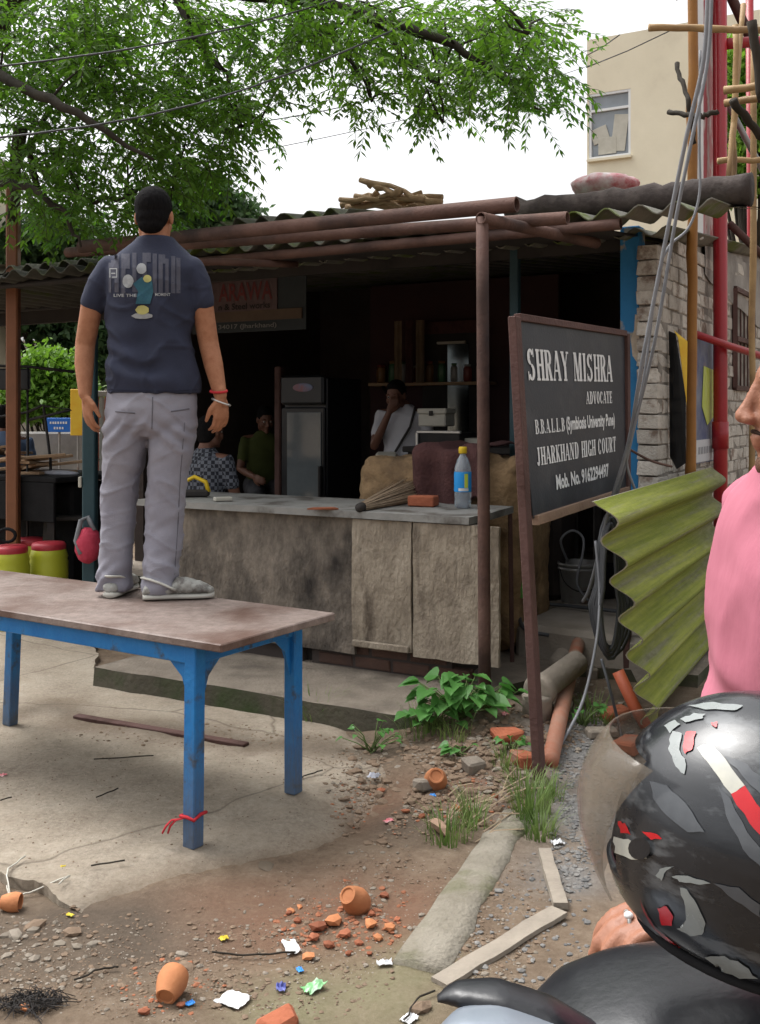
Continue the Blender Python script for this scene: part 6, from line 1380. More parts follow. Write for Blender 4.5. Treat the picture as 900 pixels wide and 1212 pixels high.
# ring on the finger
fp = hand_w + V((-.108, -.012, -.006))
mb = MB(); mb.tube([fp + V((0, .0115 * math.cos(a), .0115 * math.sin(a))) for a in [6.283 * k / 14 for k in range(14)]], .0026, 6, closed=True); rgo = build('finger_ring', mb, M['steelpale'], rid, True)
mb = MB(); mb.ell(fp + V((0, -.005, .0105)), (.0055, .0055, .004), None, 10, 8); build('ring_stone', mb, M['whitepaint'], rgo, True)

# ------------------------------------------------------------------ motorcycle, tail towards the left
bk = thing('motorcycle', V((.75, 1.02, 0)), 'parked motorcycle with a black seat and silver tail, helmet resting on the seat', 'motorcycle')
def bring(x, yc, w, zb, zt, pw=2.6): return ring(V((x, yc, (zb + zt) / 2)), w, (zt - zb) / 2, V((0, 1, 0)), ZU, 24, pw)
mb = MB(); mb.loft([bring(*q) for q in ((.135, 1.03, .03, .845, .88), (.15, 1.03, .075, .83, .90), (.19, 1.03, .11, .815, .928), (.25, 1.03, .128, .80, .946), (.34, 1.03, .135, .80, .955), (.5, 1.02, .14, .79, .955), (.7, 1.02, .13, .76, .90), (.85, 1.02, .11, .76, .87), (.95, 1.02, .06, .78, .86))])
me = remesh(mb, .012, 6); mesh_part('seat', me, M['blackplastic'], bk)
sil = [(.05, .945, .012, .92, .945), (.07, .945, .035, .905, .957), (.11, .94, .055, .88, .960), (.16, .93, .066, .85, .948), (.22, .925, .07, .80, .915), (.32, .925, .07, .74, .885), (.45, .93, .06, .70, .84), (.6, .95, .04, .68, .8)]
mb = MB(); mb.loft([bring(*q) for q in sil]); me = remesh(mb, .008, 4); mesh_part('tail_cowl', me, M['silverpaint'], bk)
mb = MB(); mb.loft([bring(x, y + .045, w * .5, (zb + zt) / 2 + .014, zt + .004) for x, y, w, zb, zt in sil[:5]]); me = remesh(mb, .006, 3); mesh_part('tail_trim', me, M['blackplastic'], bk)
def wheel(x, r):
    w = MB(); R90 = Matrix.Rotation(math.pi / 2, 3, 'X'); w.tube([V((x + (r - .05) * math.cos(a), 1.02, r + (r - .05) * math.sin(a))) for a in [6.283 * k / 32 for k in range(32)]], .052, 12, closed=True); o = build('wheel', w, M['blackrubber'], bk, True)
    rim = MB(); rim.lathe([(r - .1, -.03), (r - .09, -.035), (r - .09, .035), (r - .1, .03)], V((x, 1.02, r)), 28, R90, cap=False); build('rim', rim, M['tin'], o, True)
    sp = MB()
    for k in range(6): a = k * math.pi / 3; sp.beam(V((x, 1.02, r)), V((x + (r - .09) * math.cos(a), 1.02, r + (r - .09) * math.sin(a))), .03, .03)
    build('spoke', sp, M['tin'], o)
wheel(.30, .30); wheel(1.62, .30)
mb = MB(); mb.loft([bring(*q) for q in ((.88, 1.02, .08, .78, .93), (1.0, 1.02, .13, .75, 1.02), (1.2, 1.02, .14, .76, 1.04), (1.35, 1.02, .09, .8, .98))]); me = remesh(mb, .012, 5); mesh_part('fuel_tank', me, M['blackplastic'], bk)
mb = MB(); mb.cbox((.95, 1.02, .45), (.4, .26, .36), .05); mb.cbox((1.05, 1.02, .66), (.2, .2, .2), .03); build('engine', mb, M['tin'], bk)
for y in (.93, 1.11): mb = MB(); mb.tube([V((1.38, y, .95)), V((1.62, y, .30))], .025, 10); build('fork', mb, M['tin'], bk, True)
mb = MB(); mb.tube([V((1.2, .68, 1.04)), V((1.32, .8, 1.05)), V((1.38, 1.02, 1.03)), V((1.32, 1.24, 1.05)), V((1.2, 1.36, 1.04))], .014, 10); build('handlebar', mb, M['darksteel'], bk, True)
mb = MB(); mb.ell(V((1.5, 1.02, .92)), (.1, .11, .12), None, 16, 10); build('headlight', mb, M['blackplastic'], bk, True)
mb = MB(); mb.tube([V((.3, .95, .3)), V((.7, .95, .4)), V((.9, .95, .4))], .03, 10); build('swingarm', mb, M['darksteel'], bk, True)
mb = MB(); mb.tube([V((.15, .88, .38)), V((.55, .88, .36)), V((.8, .9, .3))], [.05, .05, .025], 12); build('exhaust', mb, M['tin'], bk, True)
mb = MB(); mb.beam(V((.55, 1.02, .78)), V((.85, 1.02, .55)), .06, .1); build('subframe', mb, M['darksteel'], bk)
mb = MB(); mb.tube([V((.95, .9, .25)), V((.92, .72, .02))], .012, 8); build('side_stand', mb, M['darksteel'], bk, True)

# ------------------------------------------------------------------ helmet on the seat
HX = V((.362, .965, 1.106)); hm = thing('helmet', V((HX.x, HX.y, .965)), 'glossy black full face helmet with red and white graphics resting on the motorcycle seat', 'helmet')
tilt = Matrix.Rotation(math.radians(-34), 3, 'Z') @ Matrix.Rotation(math.radians(6), 3, 'Y')
def hshape(p):
    q = p.copy()
    if q.z < -.085: q.z = -.085 + (q.z + .085) * .35
    if q.x < -.06 and q.z < 0: q.x += -.012 * min(1, (-q.z) / .07)
    return q
hm_shell = MB(); hm_shell.ell(HX, (.154, .124, .132), tilt, 64, 44, fn=hshape)
HB_ = BVHTree.FromPolygons(hm_shell.v, hm_shell.f)
gl_black = mat('gloss_black_shell', (.006, .007, .009), (.02, .022, .026), 7, .27, .01, 60, 0, (.075, .08, .085), 9, .56, .62, spec=.45, stretch=(1, 1, 2.5), detail=4)
gl_black.node_tree.nodes['Principled BSDF'].inputs['Coat Weight'].default_value = .25
# cut the face opening and the neck opening
keep = []
for f in hm_shell.f:
    c = sum((hm_shell.v[i] for i in f), V((0, 0, 0))) / len(f); l = tilt.transposed() @ (c - HX)
    face = l.x < -.07 and -.045 < l.z < .062 and l.y > -.072
    if face or l.z < -.094: continue
    keep.append(f)
sh2 = MB(); sh2.v = hm_shell.v; sh2.f = keep; sh2.mi = [0] * len(keep)
sho = build('shell', sh2, gl_black, hm, True); sm_ = sho.modifiers.new('thick', 'SOLIDIFY'); sm_.thickness = .006; sm_.offset = -1
inn = MB(); inn.ell(HX + V((.008, 0, 0)), (.140, .110, .122), tilt, 32, 22, fn=hshape); ik = []
for f in inn.f:
    c = sum((inn.v[i] for i in f), V((0, 0, 0))) / len(f); l = tilt.transposed() @ (c - HX)
    if (l.x < -.05 and -.05 < l.z < .06) or l.z < -.088: continue
    ik.append(f)
inn.f = ik; inn.mi = [0] * len(ik); build('lining', inn, mat('red_lining', (.16, .02, .025), (.09, .015, .02), 12, .9, .2, 90), hm, True)
# smoky visor standing open
vz = MB(); rows = []
for i in range(15):
    rows.append([])
    for j in range(11):
        t0_ = -38 - 20 * j / 10; th = math.radians(t0_ + (70 - t0_) * i / 14); ph = math.radians(-40 + 74 * j / 10)
        l = V((-.188 * math.cos(th) * math.cos(ph * .9), .132 * math.sin(th) * (1 - .02 * j / 10), .118 * math.sin(ph) + .006))
        if l.x > -.02: l.x = -.02
        rows[-1].append(HX + tilt @ l)
vz.grid(rows); vis = bpy.data.materials.new('smoky_visor'); vis.use_nodes = True; bs_ = vis.node_tree.nodes['Principled BSDF']; bs_.inputs['Base Color'].default_value = (.20, .165, .125, 1); bs_.inputs['Roughness'].default_value = .1; bs_.inputs['Alpha'].default_value = .33; bs_.inputs['Specular IOR Level'].default_value = .6
vo = build('visor', vz, vis, hm, True); q_ = vo.modifiers.new('thick', 'SOLIDIFY'); q_.thickness = .002
def hdecal(name, poly, m, off=.0012):
    if name == 'graphic': poly = [(a[0] + (b2[0] - a[0]) * w / 3 + (rnd.uniform(-1.3, 1.3) if w else 0), a[1] + (b2[1] - a[1]) * w / 3 + (rnd.uniform(-1.3, 1.3) if w else 0)) for a, b2 in zip(poly, poly[1:] + poly[:1]) for w in (0, 1, 2)]
    bm = bmesh.new(); vs = [bm.verts.new((x, y, 0)) for x, y in poly]; bm.faces.new(vs); bmesh.ops.triangulate(bm, faces=bm.faces)
    for _ in range(4):
        le = [e for e in bm.edges if e.calc_length() > 7]
        if le: bmesh.ops.subdivide_edges(bm, edges=le, cuts=1); bmesh.ops.triangulate(bm, faces=bm.faces)
    bm.verts.index_update(); mb = MB(); pts = []; O = V((0, 0, CAMZ))
    for v in bm.verts:
        d = (P(v.co.x, v.co.y, 1) - O).normalized(); h = HB_.ray_cast(O, d)
        if h[0] is None: h = HB_.find_nearest(P(v.co.x, v.co.y, .93))
        n = h[1] if h[1].dot(d) < 0 else -h[1]; pts.append(h[0] + n * off)
    mb.add(pts, [[v.index for v in f.verts] for f in bm.faces]); bm.free(); build(name, mb, m, hm, True)
hw_ = mat('helmet_white', (.24, .26, .255), (.19, .205, .2), 30, .25, 0, spec=.5); hr_ = mat('helmet_red', (.48, .012, .018), (.42, .01, .015), 8, .22, 0, spec=.5); hg_ = mat('helmet_grey', (.05, .055, .062), (.08, .085, .092), 10, .22, 0, spec=.5); hp_ = mat('helmet_pale', (.45, .44, .37), (.34, .34, .31), 40, .3, 0, spec=.5)
for poly, m in (
  ([(797, 866), (808, 869), (805, 888), (813, 906), (811, 917), (801, 908), (793, 890), (793, 876)], hw_), ([(813, 867), (825, 867), (820, 888), (812, 893), (809, 884)], hr_),
  ([(826, 886), (842, 879), (860, 900), (882, 930), (866, 940), (845, 912)], hp_), ([(866, 940), (882, 930), (905, 962), (905, 995), (888, 975)], hr_),
  ([(728, 990), (745, 993), (760, 1002), (767, 1016), (748, 1017), (729, 1009)], hp_), ([(733, 972), (741, 974), (748, 988), (736, 986)], hr_), ([(761, 984), (775, 986), (785, 993), (772, 994)], hr_),
  ([(777, 1036), (782, 1028), (800, 1025), (790, 1030), (784, 1042)], hw_), ([(796, 1037), (815, 1036), (842, 1045), (825, 1046), (805, 1043)], hw_),
  ([(806, 1050), (814, 1052), (826, 1070), (836, 1092), (832, 1105), (818, 1107), (802, 1098), (815, 1094), (812, 1072)], hw_), ([(779, 1074), (790, 1072), (798, 1084), (796, 1095), (784, 1094)], hr_),
  ([(835, 1132), (858, 1130), (880, 1141), (898, 1157), (876, 1157), (850, 1146)], hw_), ([(828, 1140), (845, 1144), (856, 1152), (838, 1150)], hr_),
  ([(787, 860), (800, 853), (806, 858), (794, 869)], hw_), ([(806, 852), (822, 845), (836, 846), (830, 852), (812, 856)], hw_), ([(842, 856), (850, 855), (848, 862)], hr_),
  ([(815, 836), (845, 832), (880, 836), (870, 842), (835, 841)], hw_), ([(770, 925), (790, 930), (812, 950), (835, 985), (815, 985), (790, 965), (774, 945)], hg_), ([(850, 930), (865, 945), (885, 985), (905, 1010), (905, 1030), (880, 1005), (860, 965)], hg_), ([(858, 895), (885, 905), (905, 925), (905, 945), (880, 920)], hg_),
  ([(845, 1045), (875, 1050), (900, 1070), (900, 1085), (870, 1065)], hg_), ([(770, 1110), (800, 1120), (815, 1135), (790, 1130)], hr_)):
    hdecal('graphic', poly, m)
hdecal('graphic', [(738, 1070), (748, 1085), (768, 1108), (800, 1132), (842, 1156), (836, 1164), (795, 1148), (758, 1120), (742, 1095)], mat('helmet_maroon', (.14, .012, .018), (.2, .02, .03), 12, .3, 0, spec=.4))
hdecal('visor_hinge', epoly(760, 1004, 13, 13, 16, 0), M['blackplastic'], .003)
mb = MB(); mb.tube([HX + tilt @ hshape(V((.150 * math.cos(a), .118 * math.sin(a), -.1))) * V((1, 1, 1)).length / math.sqrt(3) for a in [6.283 * k / 36 for k in range(36)]], .004, 6, closed=True) if False else mb.tube([HX + tilt @ V((.108 * math.cos(a) - .008, .086 * math.sin(a), -.094)) for a in [6.283 * k / 36 for k in range(36)]], .005, 8, closed=True); build('rim_trim', mb, M['blackrubber'], hm, True)
# ------------------------------------------------------------------ small things on the ground, right side
fo = GG(651, 908); tp_ = GG(690, 782); tp_.z = .26
mb = MB(); mb.tube([fo + ZU * .02, fo.lerp(tp_, .5) + ZU * .04, tp_], .036, 14); build('drain_pipe', mb, M['pvc'], None, True, label='stained orange brown drain pipe leaning against the rubble behind the sign post', cat='pipe')
# cement pipe with a socket flange lying on its side
c = GG(640, 845); cp_ = thing('cement_pipe', c, 'short grey cement pipe end with a round flange lying in the weeds', 'pipe')
ax_ = V((.62, .75, .18)).normalized(); Rp = ax_.to_track_quat('Z', 'Y').to_matrix(); q0 = c + ZU * .10 + V((-.02, -.02, 0))
mb = MB(); mb.lathe([(.05, .0), (.072, .002), (.076, .012), (.076, .05), (.06, .06), (.058, .38), (.04, .385)], q0, 24, Rp); build('barrel', mb, M['cementpipe'], cp_, True)
mb = MB(); mb.lathe([(.055, 0), (.07, .01), (.066, .09), (.07, .11)], c + V((-.02, -.03, -.02)), 22); build('socket', mb, M['cementpipe'], cp_, True)
c = GG(665, 815); mb = MB(); mb.tube([c + V((.02, .25, .06)), c + V((.12, .5, .09)), c + V((.25, .75, .1))], .05, 12); build('drain_pipe', mb, M['cementpipe'], None, True, label='grey pipe running back under the crumpled paper', cat='pipe')
# crumpled printed sheet
def crumple(name, c, sx_, sy_, h, m, lab, cat, rot=0.0, n=12, seed=0, fr=6):
    rows = []; R_ = Matrix.Rotation(rot, 3, 'Z')
    for i in range(n + 1):
        rows.append([])
        for j in range(n + 1):
            a, b2 = i / n - .5, j / n - .5; e = 1 + .18 * noise.noise(V((a * 4 + seed, b2 * 4, 0)))
            p = V((a * sx_ * e, b2 * sy_ * e, h * abs(noise.noise(V((a * fr + seed, b2 * fr, seed)))) * 1.6 + h * .25 * math.sin(a * 30 + seed + b2 * 9) * .5 + h * .2)); rows[-1].append(c + R_ @ p)
    mb = MB(); mb.grid(rows); o = build(name, mb, m, None, False, label=lab, cat=cat); s_ = o.modifiers.new('t', 'SOLIDIFY'); s_.thickness = .0015; return o
c = GG(676, 772); crumple('crumpled_paper', c + ZU * .10, .30, .30, .07, M['paper'], 'crumpled grey printed paper sheet lying behind the sign post', 'paper', .4, 18, 3, 9)
# coil of black hose
c = P(722, 700, 4.95)
for k in range(6):
    pts = []; ph = rnd.uniform(-.3, .3); wx = .05 + .014 * k; hz_ = .30 + .025 * (k % 3)
    for a in range(22): t = 2 * math.pi * a / 22; pts.append(V((c.x + wx * math.cos(t) * (1 if math.sin(t) < 0 else .7) + .008 * k, c.y + .05 * k * .5 + .03 * math.cos(t + ph), c.z + .02 + hz_ * math.sin(t))))
    mb = MB(); mb.tube(pts, .0095, 7, closed=True); build('hose_coil', mb, M['blackcable'], None, True, label='loop of dark grey hose hanging in the coil beside the mossy sheet', cat='hose', group='hose loops hanging by the mossy sheet')
def loose(lab, pts, r, m): return cable(lab, pts, r, m)
loose('black hose lying in an arc over the step behind the sign post', [P(650, 752, 5.75), P(622, 745, 5.8), P(616, 728, 6.0), P(630, 715, 6.3), P(660, 716, 6.35), P(700, 720, 6.2), P(735, 724, 6.1)], .011, M['blackcable'])
loose('white cable loop standing up out of the tin bucket', [P(697, 711, 6.42), P(683, 690, 6.42), P(690, 655, 6.45), P(690, 636, 6.5), P(677, 628, 6.55), P(664, 640, 6.55), P(672, 664, 6.6)], .008, M['cable'])
loose('grey wire hanging from the sign edge down to the gravel', [P(705, 640, 5.0), P(710, 700, 4.95), P(706, 760, 4.85), P(690, 830, 4.75), GG(664, 884) + ZU * .01], .007, M['cable'])
loose('dark cable trailing down beside the orange pipe onto the gravel', [P(712, 780, 4.8), P(722, 815, 4.75), GG(735, 870) + ZU * .01, GG(742, 905) + ZU * .01], .007, M['blackcable'])
loose('brown twig-like wire tied across to the brick wall', [P(742, 530, 5.2), P(770, 545, 5.4), P(795, 552, 5.7)], .007, M['rustpipe'])
# tin bucket and dark bucket
c = P(686, 712, 6.6); c.z = .302; bu = thing('paint_bucket', c, 'dented tin paint bucket with cables, on the step behind the signboard', 'bucket')
mb = MB(); mb.lathe([(.11, 0), (.115, .005), (.13, .23), (.137, .235), (.135, .25), (.126, .245), (.11, .02)], c, 24); build('bucket_body', mb, M['tin'], bu, True)
mb = MB(); mb.lathe([(.130, .2), (.135, .205), (.135, .215), (.131, .22)], c, 24, cap=False); build('rim_band', mb, M['tin'], bu, True)
mb = MB(); mb.tube([c + V((.13 * math.cos(a), -.06 - .06 * math.sin(a), .21 - .13 * math.sin(a))) for a in [math.pi * k / 12 for k in range(13)]], .004, 6); build('handle', mb, M['darksteel'], bu, True)
c = P(712, 708, 6.75); c.z = .302; mb = MB(); mb.lathe([(.08, 0), (.095, .01), (.11, .2), (.105, .21), (.085, .02)], c, 20); build('plastic_bucket', mb, M['blackplastic'], None, True, label='small dark plastic bucket tucked behind the tin bucket', cat='bucket')
# stone blocks behind the bucket (shop step)
mb = MB(); q = FP(-1.85, 6.25, .15); mb.cbox(q, (.8, 1.5, .3), .03, RW, 0, .01); build('step', mb, M['concrete'], None, label='worn concrete step under the bucket beside the shop', cat='step')
mb = MB(); c = P(650, 655, 6.8); mb.cbox((c.x, c.y, .58), (.26, .3, .58), .04, RW, 0, .02); build('masonry_stub', mb, M['soot'], None, label='sooty masonry block behind the signboard beside the bucket', cat='block')
c = P(612, 680, 5.95); gp = thing('green_poster', V((c.x, c.y, c.z - .15)), 'small green and cream printed board low behind the counter leg', 'board'); mb = MB(); mb.cbox(c, (.10, .015, .28), .003); build('board', mb, mat('poster_cream', (.35, .28, .2), (.25, .2, .14), 8, .7, .05), gp)
mb = MB(); mb.cbox(c + V((0, -.012, -.07)), (.09, .006, .12), .002); build('print', mb, mat('poster_green', (.06, .26, .04), (.1, .34, .06), 12, .6, .05), gp)
# orange bent pipe end
c = GG(765, 866); mb = MB(); mb.tube([c + ZU * .03, c + V((-.05, .03, .12)), c + V((-.11, .08, .26))], .028, 12); build('bent_pipe', mb, M['orangepipe'], None, True, label='orange plastic pipe stub leaning beside the mossy sheet', cat='pipe')
# planks on the ground
def plank(lab, a, b2, w, th=.02, m=M['plank']):
    a = GG(*a); b2 = GG(*b2); d = (b2 - a); n_ = 8; rows = []; s_ = V((-d.y, d.x, 0)).normalized(); rings_ = []
    for k in range(n_ + 1):
        p = a.lerp(b2, k / n_); ww = w * (1 + .18 * noise.noise(V((k * .9, a.x * 5, 0)))); z = gz(p.x, p.y) + .004
        rings_.append([V((p.x, p.y, z)) + s_ * ww, V((p.x, p.y, z + th)) + s_ * ww * .95, V((p.x, p.y, z + th)) - s_ * ww * .95, V((p.x, p.y, z)) - s_ * ww])
    mb = MB(); mb.loft(rings_); build('plank', mb, m, None, label=lab, cat='plank')
plank('long grey weathered plank lying across the dirt beside the drain edge', (520, 1168), (662, 1082), .030, .012); plank('short pale plank pointing at the weeds by the sign post', (664, 1078), (645, 1012), .022)
a = GG(90, 857) + ZU * .035; b2 = GG(292, 892) + ZU * .035; mb = MB(); mb.beam(a, b2, .045, .022, ZU, b=.003); build('rusty_bar', mb, M['rust'], None, label='long rusty flat iron bar lying on the pavement under the table', cat='bar')
# terracotta cups
def cup(px, py, R_, lab, k=1.0, m=M['terra']):
    c = GG(px, py); prof = [(.001, .004), (.017, .004), (.02, 0), (.025, 0), (.0265, .004), (.036, .03), (.04, .05), (.037, .07), (.035, .076), (.031, .074), (.033, .05), (.022, .014), (.001, .012)]
    t = MB(); pts = [(r * k, (z - .037) * k) for r, z in prof]; t.lathe(pts, c + ZU * .034 * k, 22, R_); build('clay_cup', t, m, None, True, auto=40, label=lab, cat='cup', group='clay tea cups thrown on the ground')
cup(202, 1182, Matrix.Rotation(-1.25, 3, 'X') @ Matrix.Rotation(.15, 3, 'Y'), 'whole orange clay tea cup lying on its side, base showing, beside a white paper scrap', 1.0)
cup(419, 1079, Matrix.Rotation(-2.4, 3, 'X') @ Matrix.Rotation(.5, 3, 'Y'), 'orange clay tea cup lying among the brick shards', 1.05)
cup(516, 934, Matrix.Rotation(-2.2, 3, 'X'), 'orange clay tea cup lying on the rubble mound below the weeds', 1.15)
cup(13, 1078, Matrix.Rotation(1.6, 3, 'Y'), 'small clay tea cup lying beside the broken pavement edge and white twigs', .75)
# shards, each one a piece
for k, (px, py, r_) in enumerate([(395, 1094, .035), (378, 1100, .03), (408, 1108, .022), (438, 1097, .026), (455, 1062, .02), (440, 1083, .016), (462, 1100, .02), (372, 1112, .022), (390, 1120, .018), (345, 1080, .016), (352, 1092, .018), (425, 1118, .016), (365, 1135, .022), (342, 1082, .014), (470, 1090, .014), (448, 1112, .018), (452, 938, .022), (480, 962, .02), (540, 958, .02), (500, 968, .018), (585, 945, .02), (30, 1196, .02), (170, 1200, .016), (215, 1192, .014), (355, 1075, .012), (412, 1130, .014), (437, 1130, .012)]):
    c = GG(px, py); mb = MB(); mb.stone(c + ZU * r_ * .35, r_, (1, .8, .5)); build('clay_shard', mb, M['terradark'] if k % 3 else M['terra'], label='broken piece of terracotta lying in the dirt', cat='shard', group='terracotta shards scattered in the dirt')
c = GG(330, 1215); mb = MB(); mb.cbox(c + ZU * .008, (.09, .06, .045), .012, Matrix.Rotation(.6, 3, 'Z') @ Matrix.Rotation(.25, 3, 'X'), 0, .012); build('brick_lump', mb, M['brickred'], label='big lump of red brick beside the white paper scrap', cat='brick')
c = GG(520, 985); mb = MB(); mb.stone(c + ZU * .02, .05, (.5, 1.2, .5)); build('stone_chip', mb, mat('pinkish_stone', (.33, .22, .15), (.26, .17, .12), 8, .9, .2), label='flat brownish stone chip upright in the rubble by the grass', cat='stone')
# litter
for (px, py, sx_, sy_, h, m, lab) in ((345, 1124, .09, .05, .018, 'white_litter', 'crumpled white and grey scrap among the clay shards'), (277, 1186, .09, .08, .012, 'white_litter', 'torn white paper scrap beside the brick lump'), (372, 1172, .08, .045, .02, 'green_litter', 'green and white wrapper lying on the mossy ground'), (333, 1172, .04, .03, .018, 'darkblue_litter', 'small dark blue wrapper by the green one'), (225, 1190, .03, .02, .008, 'blue_litter', 'tiny bright blue scrap beside the clay cup'), (355, 1150, .03, .02, .008, 'blue_litter', 'pale blue scrap just below the white one'), (460, 974, .045, .025, .015, 'red_litter', 'small red and white wrapper on the pavement edge'), (513, 943, .035, .03, .012, 'blue_litter', 'pale blue scrap by the clay cup on the mound'), (443, 930, .05, .06, .03, 'paper', 'grey plastic scrap in the rubble left of the mound'), (622, 1210, .06, .05, .01, 'white_litter', 'white scrap beside the motorcycle tail'), (485, 1208, .05, .04, .01, 'white_litter', 'white scrap near the dark bent wire'), (3, 928, .04, .03, .01, 'red_litter', 'red and white packet by the pavement at the far left'), (610, 778, .04, .05, .06, 'yellow_litter', 'yellow packet among the weeds behind the post'), (598, 848, .04, .03, .02, 'red_litter', 'orange red scrap in the weeds by the cement pipe'), (83, 1085, .03, .015, .008, 'yellow_litter', 'small yellow leaf on the pavement corner'), (265, 1113, .03, .025, .012, 'yellow_litter', 'dry yellowish leaf on the dirt'), (75, 1038, .02, .01, .005, 'yellow_litter', 'tiny yellow leaf on the concrete'), (660, 1000, .04, .05, .02, 'white_litter', 'pale concrete scrap beside the grass by the sign'), (455, 1143, .05, .03, .015, 'white_litter', 'off-white scrap on the edge of the mossy ground')):
    c = GG(px, py); crumple('litter', c + ZU * (.003 + (.03 if slab_in(c.x, c.y) else 0)), sx_ * .8, sy_ * .8, h * .6, M[m], lab, 'litter', rnd.uniform(0, 3), 7, px * .37)
# twigs
for k, (pts, lab, m) in enumerate(((((8, 1052), (12, 1068), (36, 1060), (82, 1054), (70, 1064)), 'white bent twig on the broken pavement edge', 'offwhite'), (((10, 1066), (10, 1045), (30, 1030)), 'short pale twig standing at the pavement edge', 'offwhite'), (((252, 1132), (290, 1136), (350, 1132)), 'dark thin stick lying in the dirt below the pavement', 'bark'), (((90, 1165), (120, 1152), (140, 1150)), 'dark stick beside a black tuft in the dirt', 'bark'), (((108, 1042), (148, 1035)), 'thin dark twig lying on the concrete', 'bark'), (((115, 958), (140, 947)), 'small dark twig on the concrete under the table', 'bark'), (((0, 962), (14, 958)), 'stub of dark twig at the left of the pavement', 'bark'), (((345, 950), (360, 932), (382, 925)), 'crooked root by the far leg of the table', 'bark'), (((480, 1212), (492, 1188), (515, 1178)), 'dark bent wire near the motorcycle tail', 'bark'), (((110, 912), (182, 907)), 'long pale crack-like stick on the concrete', 'bark'))):
    P3 = [GG(*q) for q in pts]; P3 = [p + ZU * (.012 + (.034 if slab_in(p.x, p.y) else 0)) for p in P3]; mb = MB(); mb.tube([p.lerp(q, t / 4) + V((rnd.gauss(0, .003), rnd.gauss(0, .003), 0)) for p, q in zip(P3, P3[1:]) for t in range(4)] + [P3[-1]], .0026, 6); build('twig', mb, M[m], None, True, label=lab, cat='twig')
c = GG(36, 1192); mb = MB()
for k in range(160): a = rnd.uniform(0, 6.28); r_ = .07 * math.sqrt(rnd.random()); p = c + V((r_ * math.cos(a) * 1.2, r_ * math.sin(a) * .6, .004)); mb.tube([p, p + V((rnd.gauss(0, .02), rnd.gauss(0, .015), rnd.uniform(.005, .03))), p + V((rnd.gauss(0, .03), rnd.gauss(0, .02), .004))], .0012, 3)
build('hair_tuft', mb, M['dark'], None, label='black fibrous tuft lying in the dirt at the lower left', cat='tuft')
c = GG(315, 1026); mb = MB(); mb.stone(c + ZU * .004, .045, (1.1, .7, .06)); build('damp_leaf', mb, mat('dark_leaf', (.11, .085, .06), (.14, .11, .08), 8, .8, .1), None, label='flat dark dead leaf on the concrete near the table legs', cat='leaf')  # wet patch on the concrete, modelled as a flat dark disc
# gravel and rubble
def scatter(name, regions, m, smin, smax, sq, dens, off=0.0):
    mb = MB()
    for (px, py, rx, ry, n_) in regions:
        for _ in range(int(n_ * dens)):
            a = rnd.uniform(0, 6.28); r_ = math.sqrt(rnd.random()); x, y = px + rx * r_ * math.cos(a), py + ry * r_ * math.sin(a)
            p = GG(x, y); z = slab_z(p.x, p.y) if slab_in(p.x, p.y) else p.z; s_ = smin * (smax / smin) ** (rnd.random() ** 1.8); mb.stone(V((p.x, p.y, z + s_ * .06 + off)), s_, sq)
    return build(name, mb, m, None, kind='stuff', label='loose ' + name.replace('_', ' ') + ' scattered over the dirt', cat=name.split('_')[-1])
gv = mat('gravel_stone', (.10, .10, .10), (.235, .225, .21), 14, .9, .2, 60); gv2 = mat('pale_pebble', (.25, .215, .175), (.16, .135, .105), 10, .9, .2, 60); gv3 = mat('earth_clod', (.20, .14, .095), (.14, .10, .07), 10, .95, .3, 60); gv4 = mat('brick_crumb', (.32, .12, .06), (.24, .1, .055), 10, .95, .3, 60)
scatter('grey_gravel', [(700, 930, 50, 60, 700), (690, 880, 50, 30, 350), (640, 1090, 60, 80, 130), (680, 1000, 30, 60, 350), (570, 1100, 60, 60, 60), (770, 880, 60, 40, 250)], gv, .004, .014, (1, .9, .55), 1.1)
scatter('pale_rubble', [(470, 930, 90, 50, 220), (540, 880, 70, 50, 220), (560, 1120, 80, 60, 160), (150, 1150, 160, 55, 150), (350, 1110, 120, 50, 160), (440, 1030, 50, 60, 120), (660, 850, 60, 60, 160), (40, 1140, 60, 60, 140)], gv2, .003, .012, (1, .85, .5), .8)
scatter('earth_clods', [(480, 930, 100, 60, 420), (560, 900, 80, 50, 320), (150, 1130, 170, 60, 420), (340, 1150, 130, 60, 300), (440, 1010, 50, 70, 220), (580, 1090, 70, 70, 260), (250, 880, 160, 14, 160)], gv3, .003, .012, (1, .9, .45), 1.2)
scatter('brick_crumbs', [(400, 1100, 80, 28, 260), (570, 950, 60, 30, 160), (450, 955, 60, 35, 110), (210, 1170, 80, 35, 90), (430, 1070, 60, 30, 90)], gv4, .003, .013, (1, .85, .45), .8)
for k, (px, py, r_) in enumerate(((40, 1098, .032), (20, 1108, .026), (85, 1105, .03), (215, 1130, .02), (222, 1145, .024), (565, 1055, .016), (545, 1112, .016), (575, 1048, .014), (500, 1195, .03), (820, 1000, .03))):
    c = GG(px, py); mb = MB(); mb.stone(c + ZU * r_ * .1, r_, (1.2, .8, .5)); build('loose_stone', mb, gv2 if k % 2 else gv3, label='grey loose stone lying in the dirt', cat='stone', group='loose stones in the dirt')
scatter('mound_rubble', [(500, 910, 90, 45, 260), (560, 930, 70, 50, 260), (590, 870, 60, 40, 160), (660, 850, 50, 50, 120), (440, 960, 50, 40, 80)], gv3, .008, .032, (1, .85, .55), 1)
scatter('mixed_rubble', [(520, 920, 100, 50, 130), (580, 900, 70, 50, 130), (690, 840, 60, 50, 90), (50, 1120, 60, 30, 25)], gv2, .007, .026, (1, .8, .5), 1)
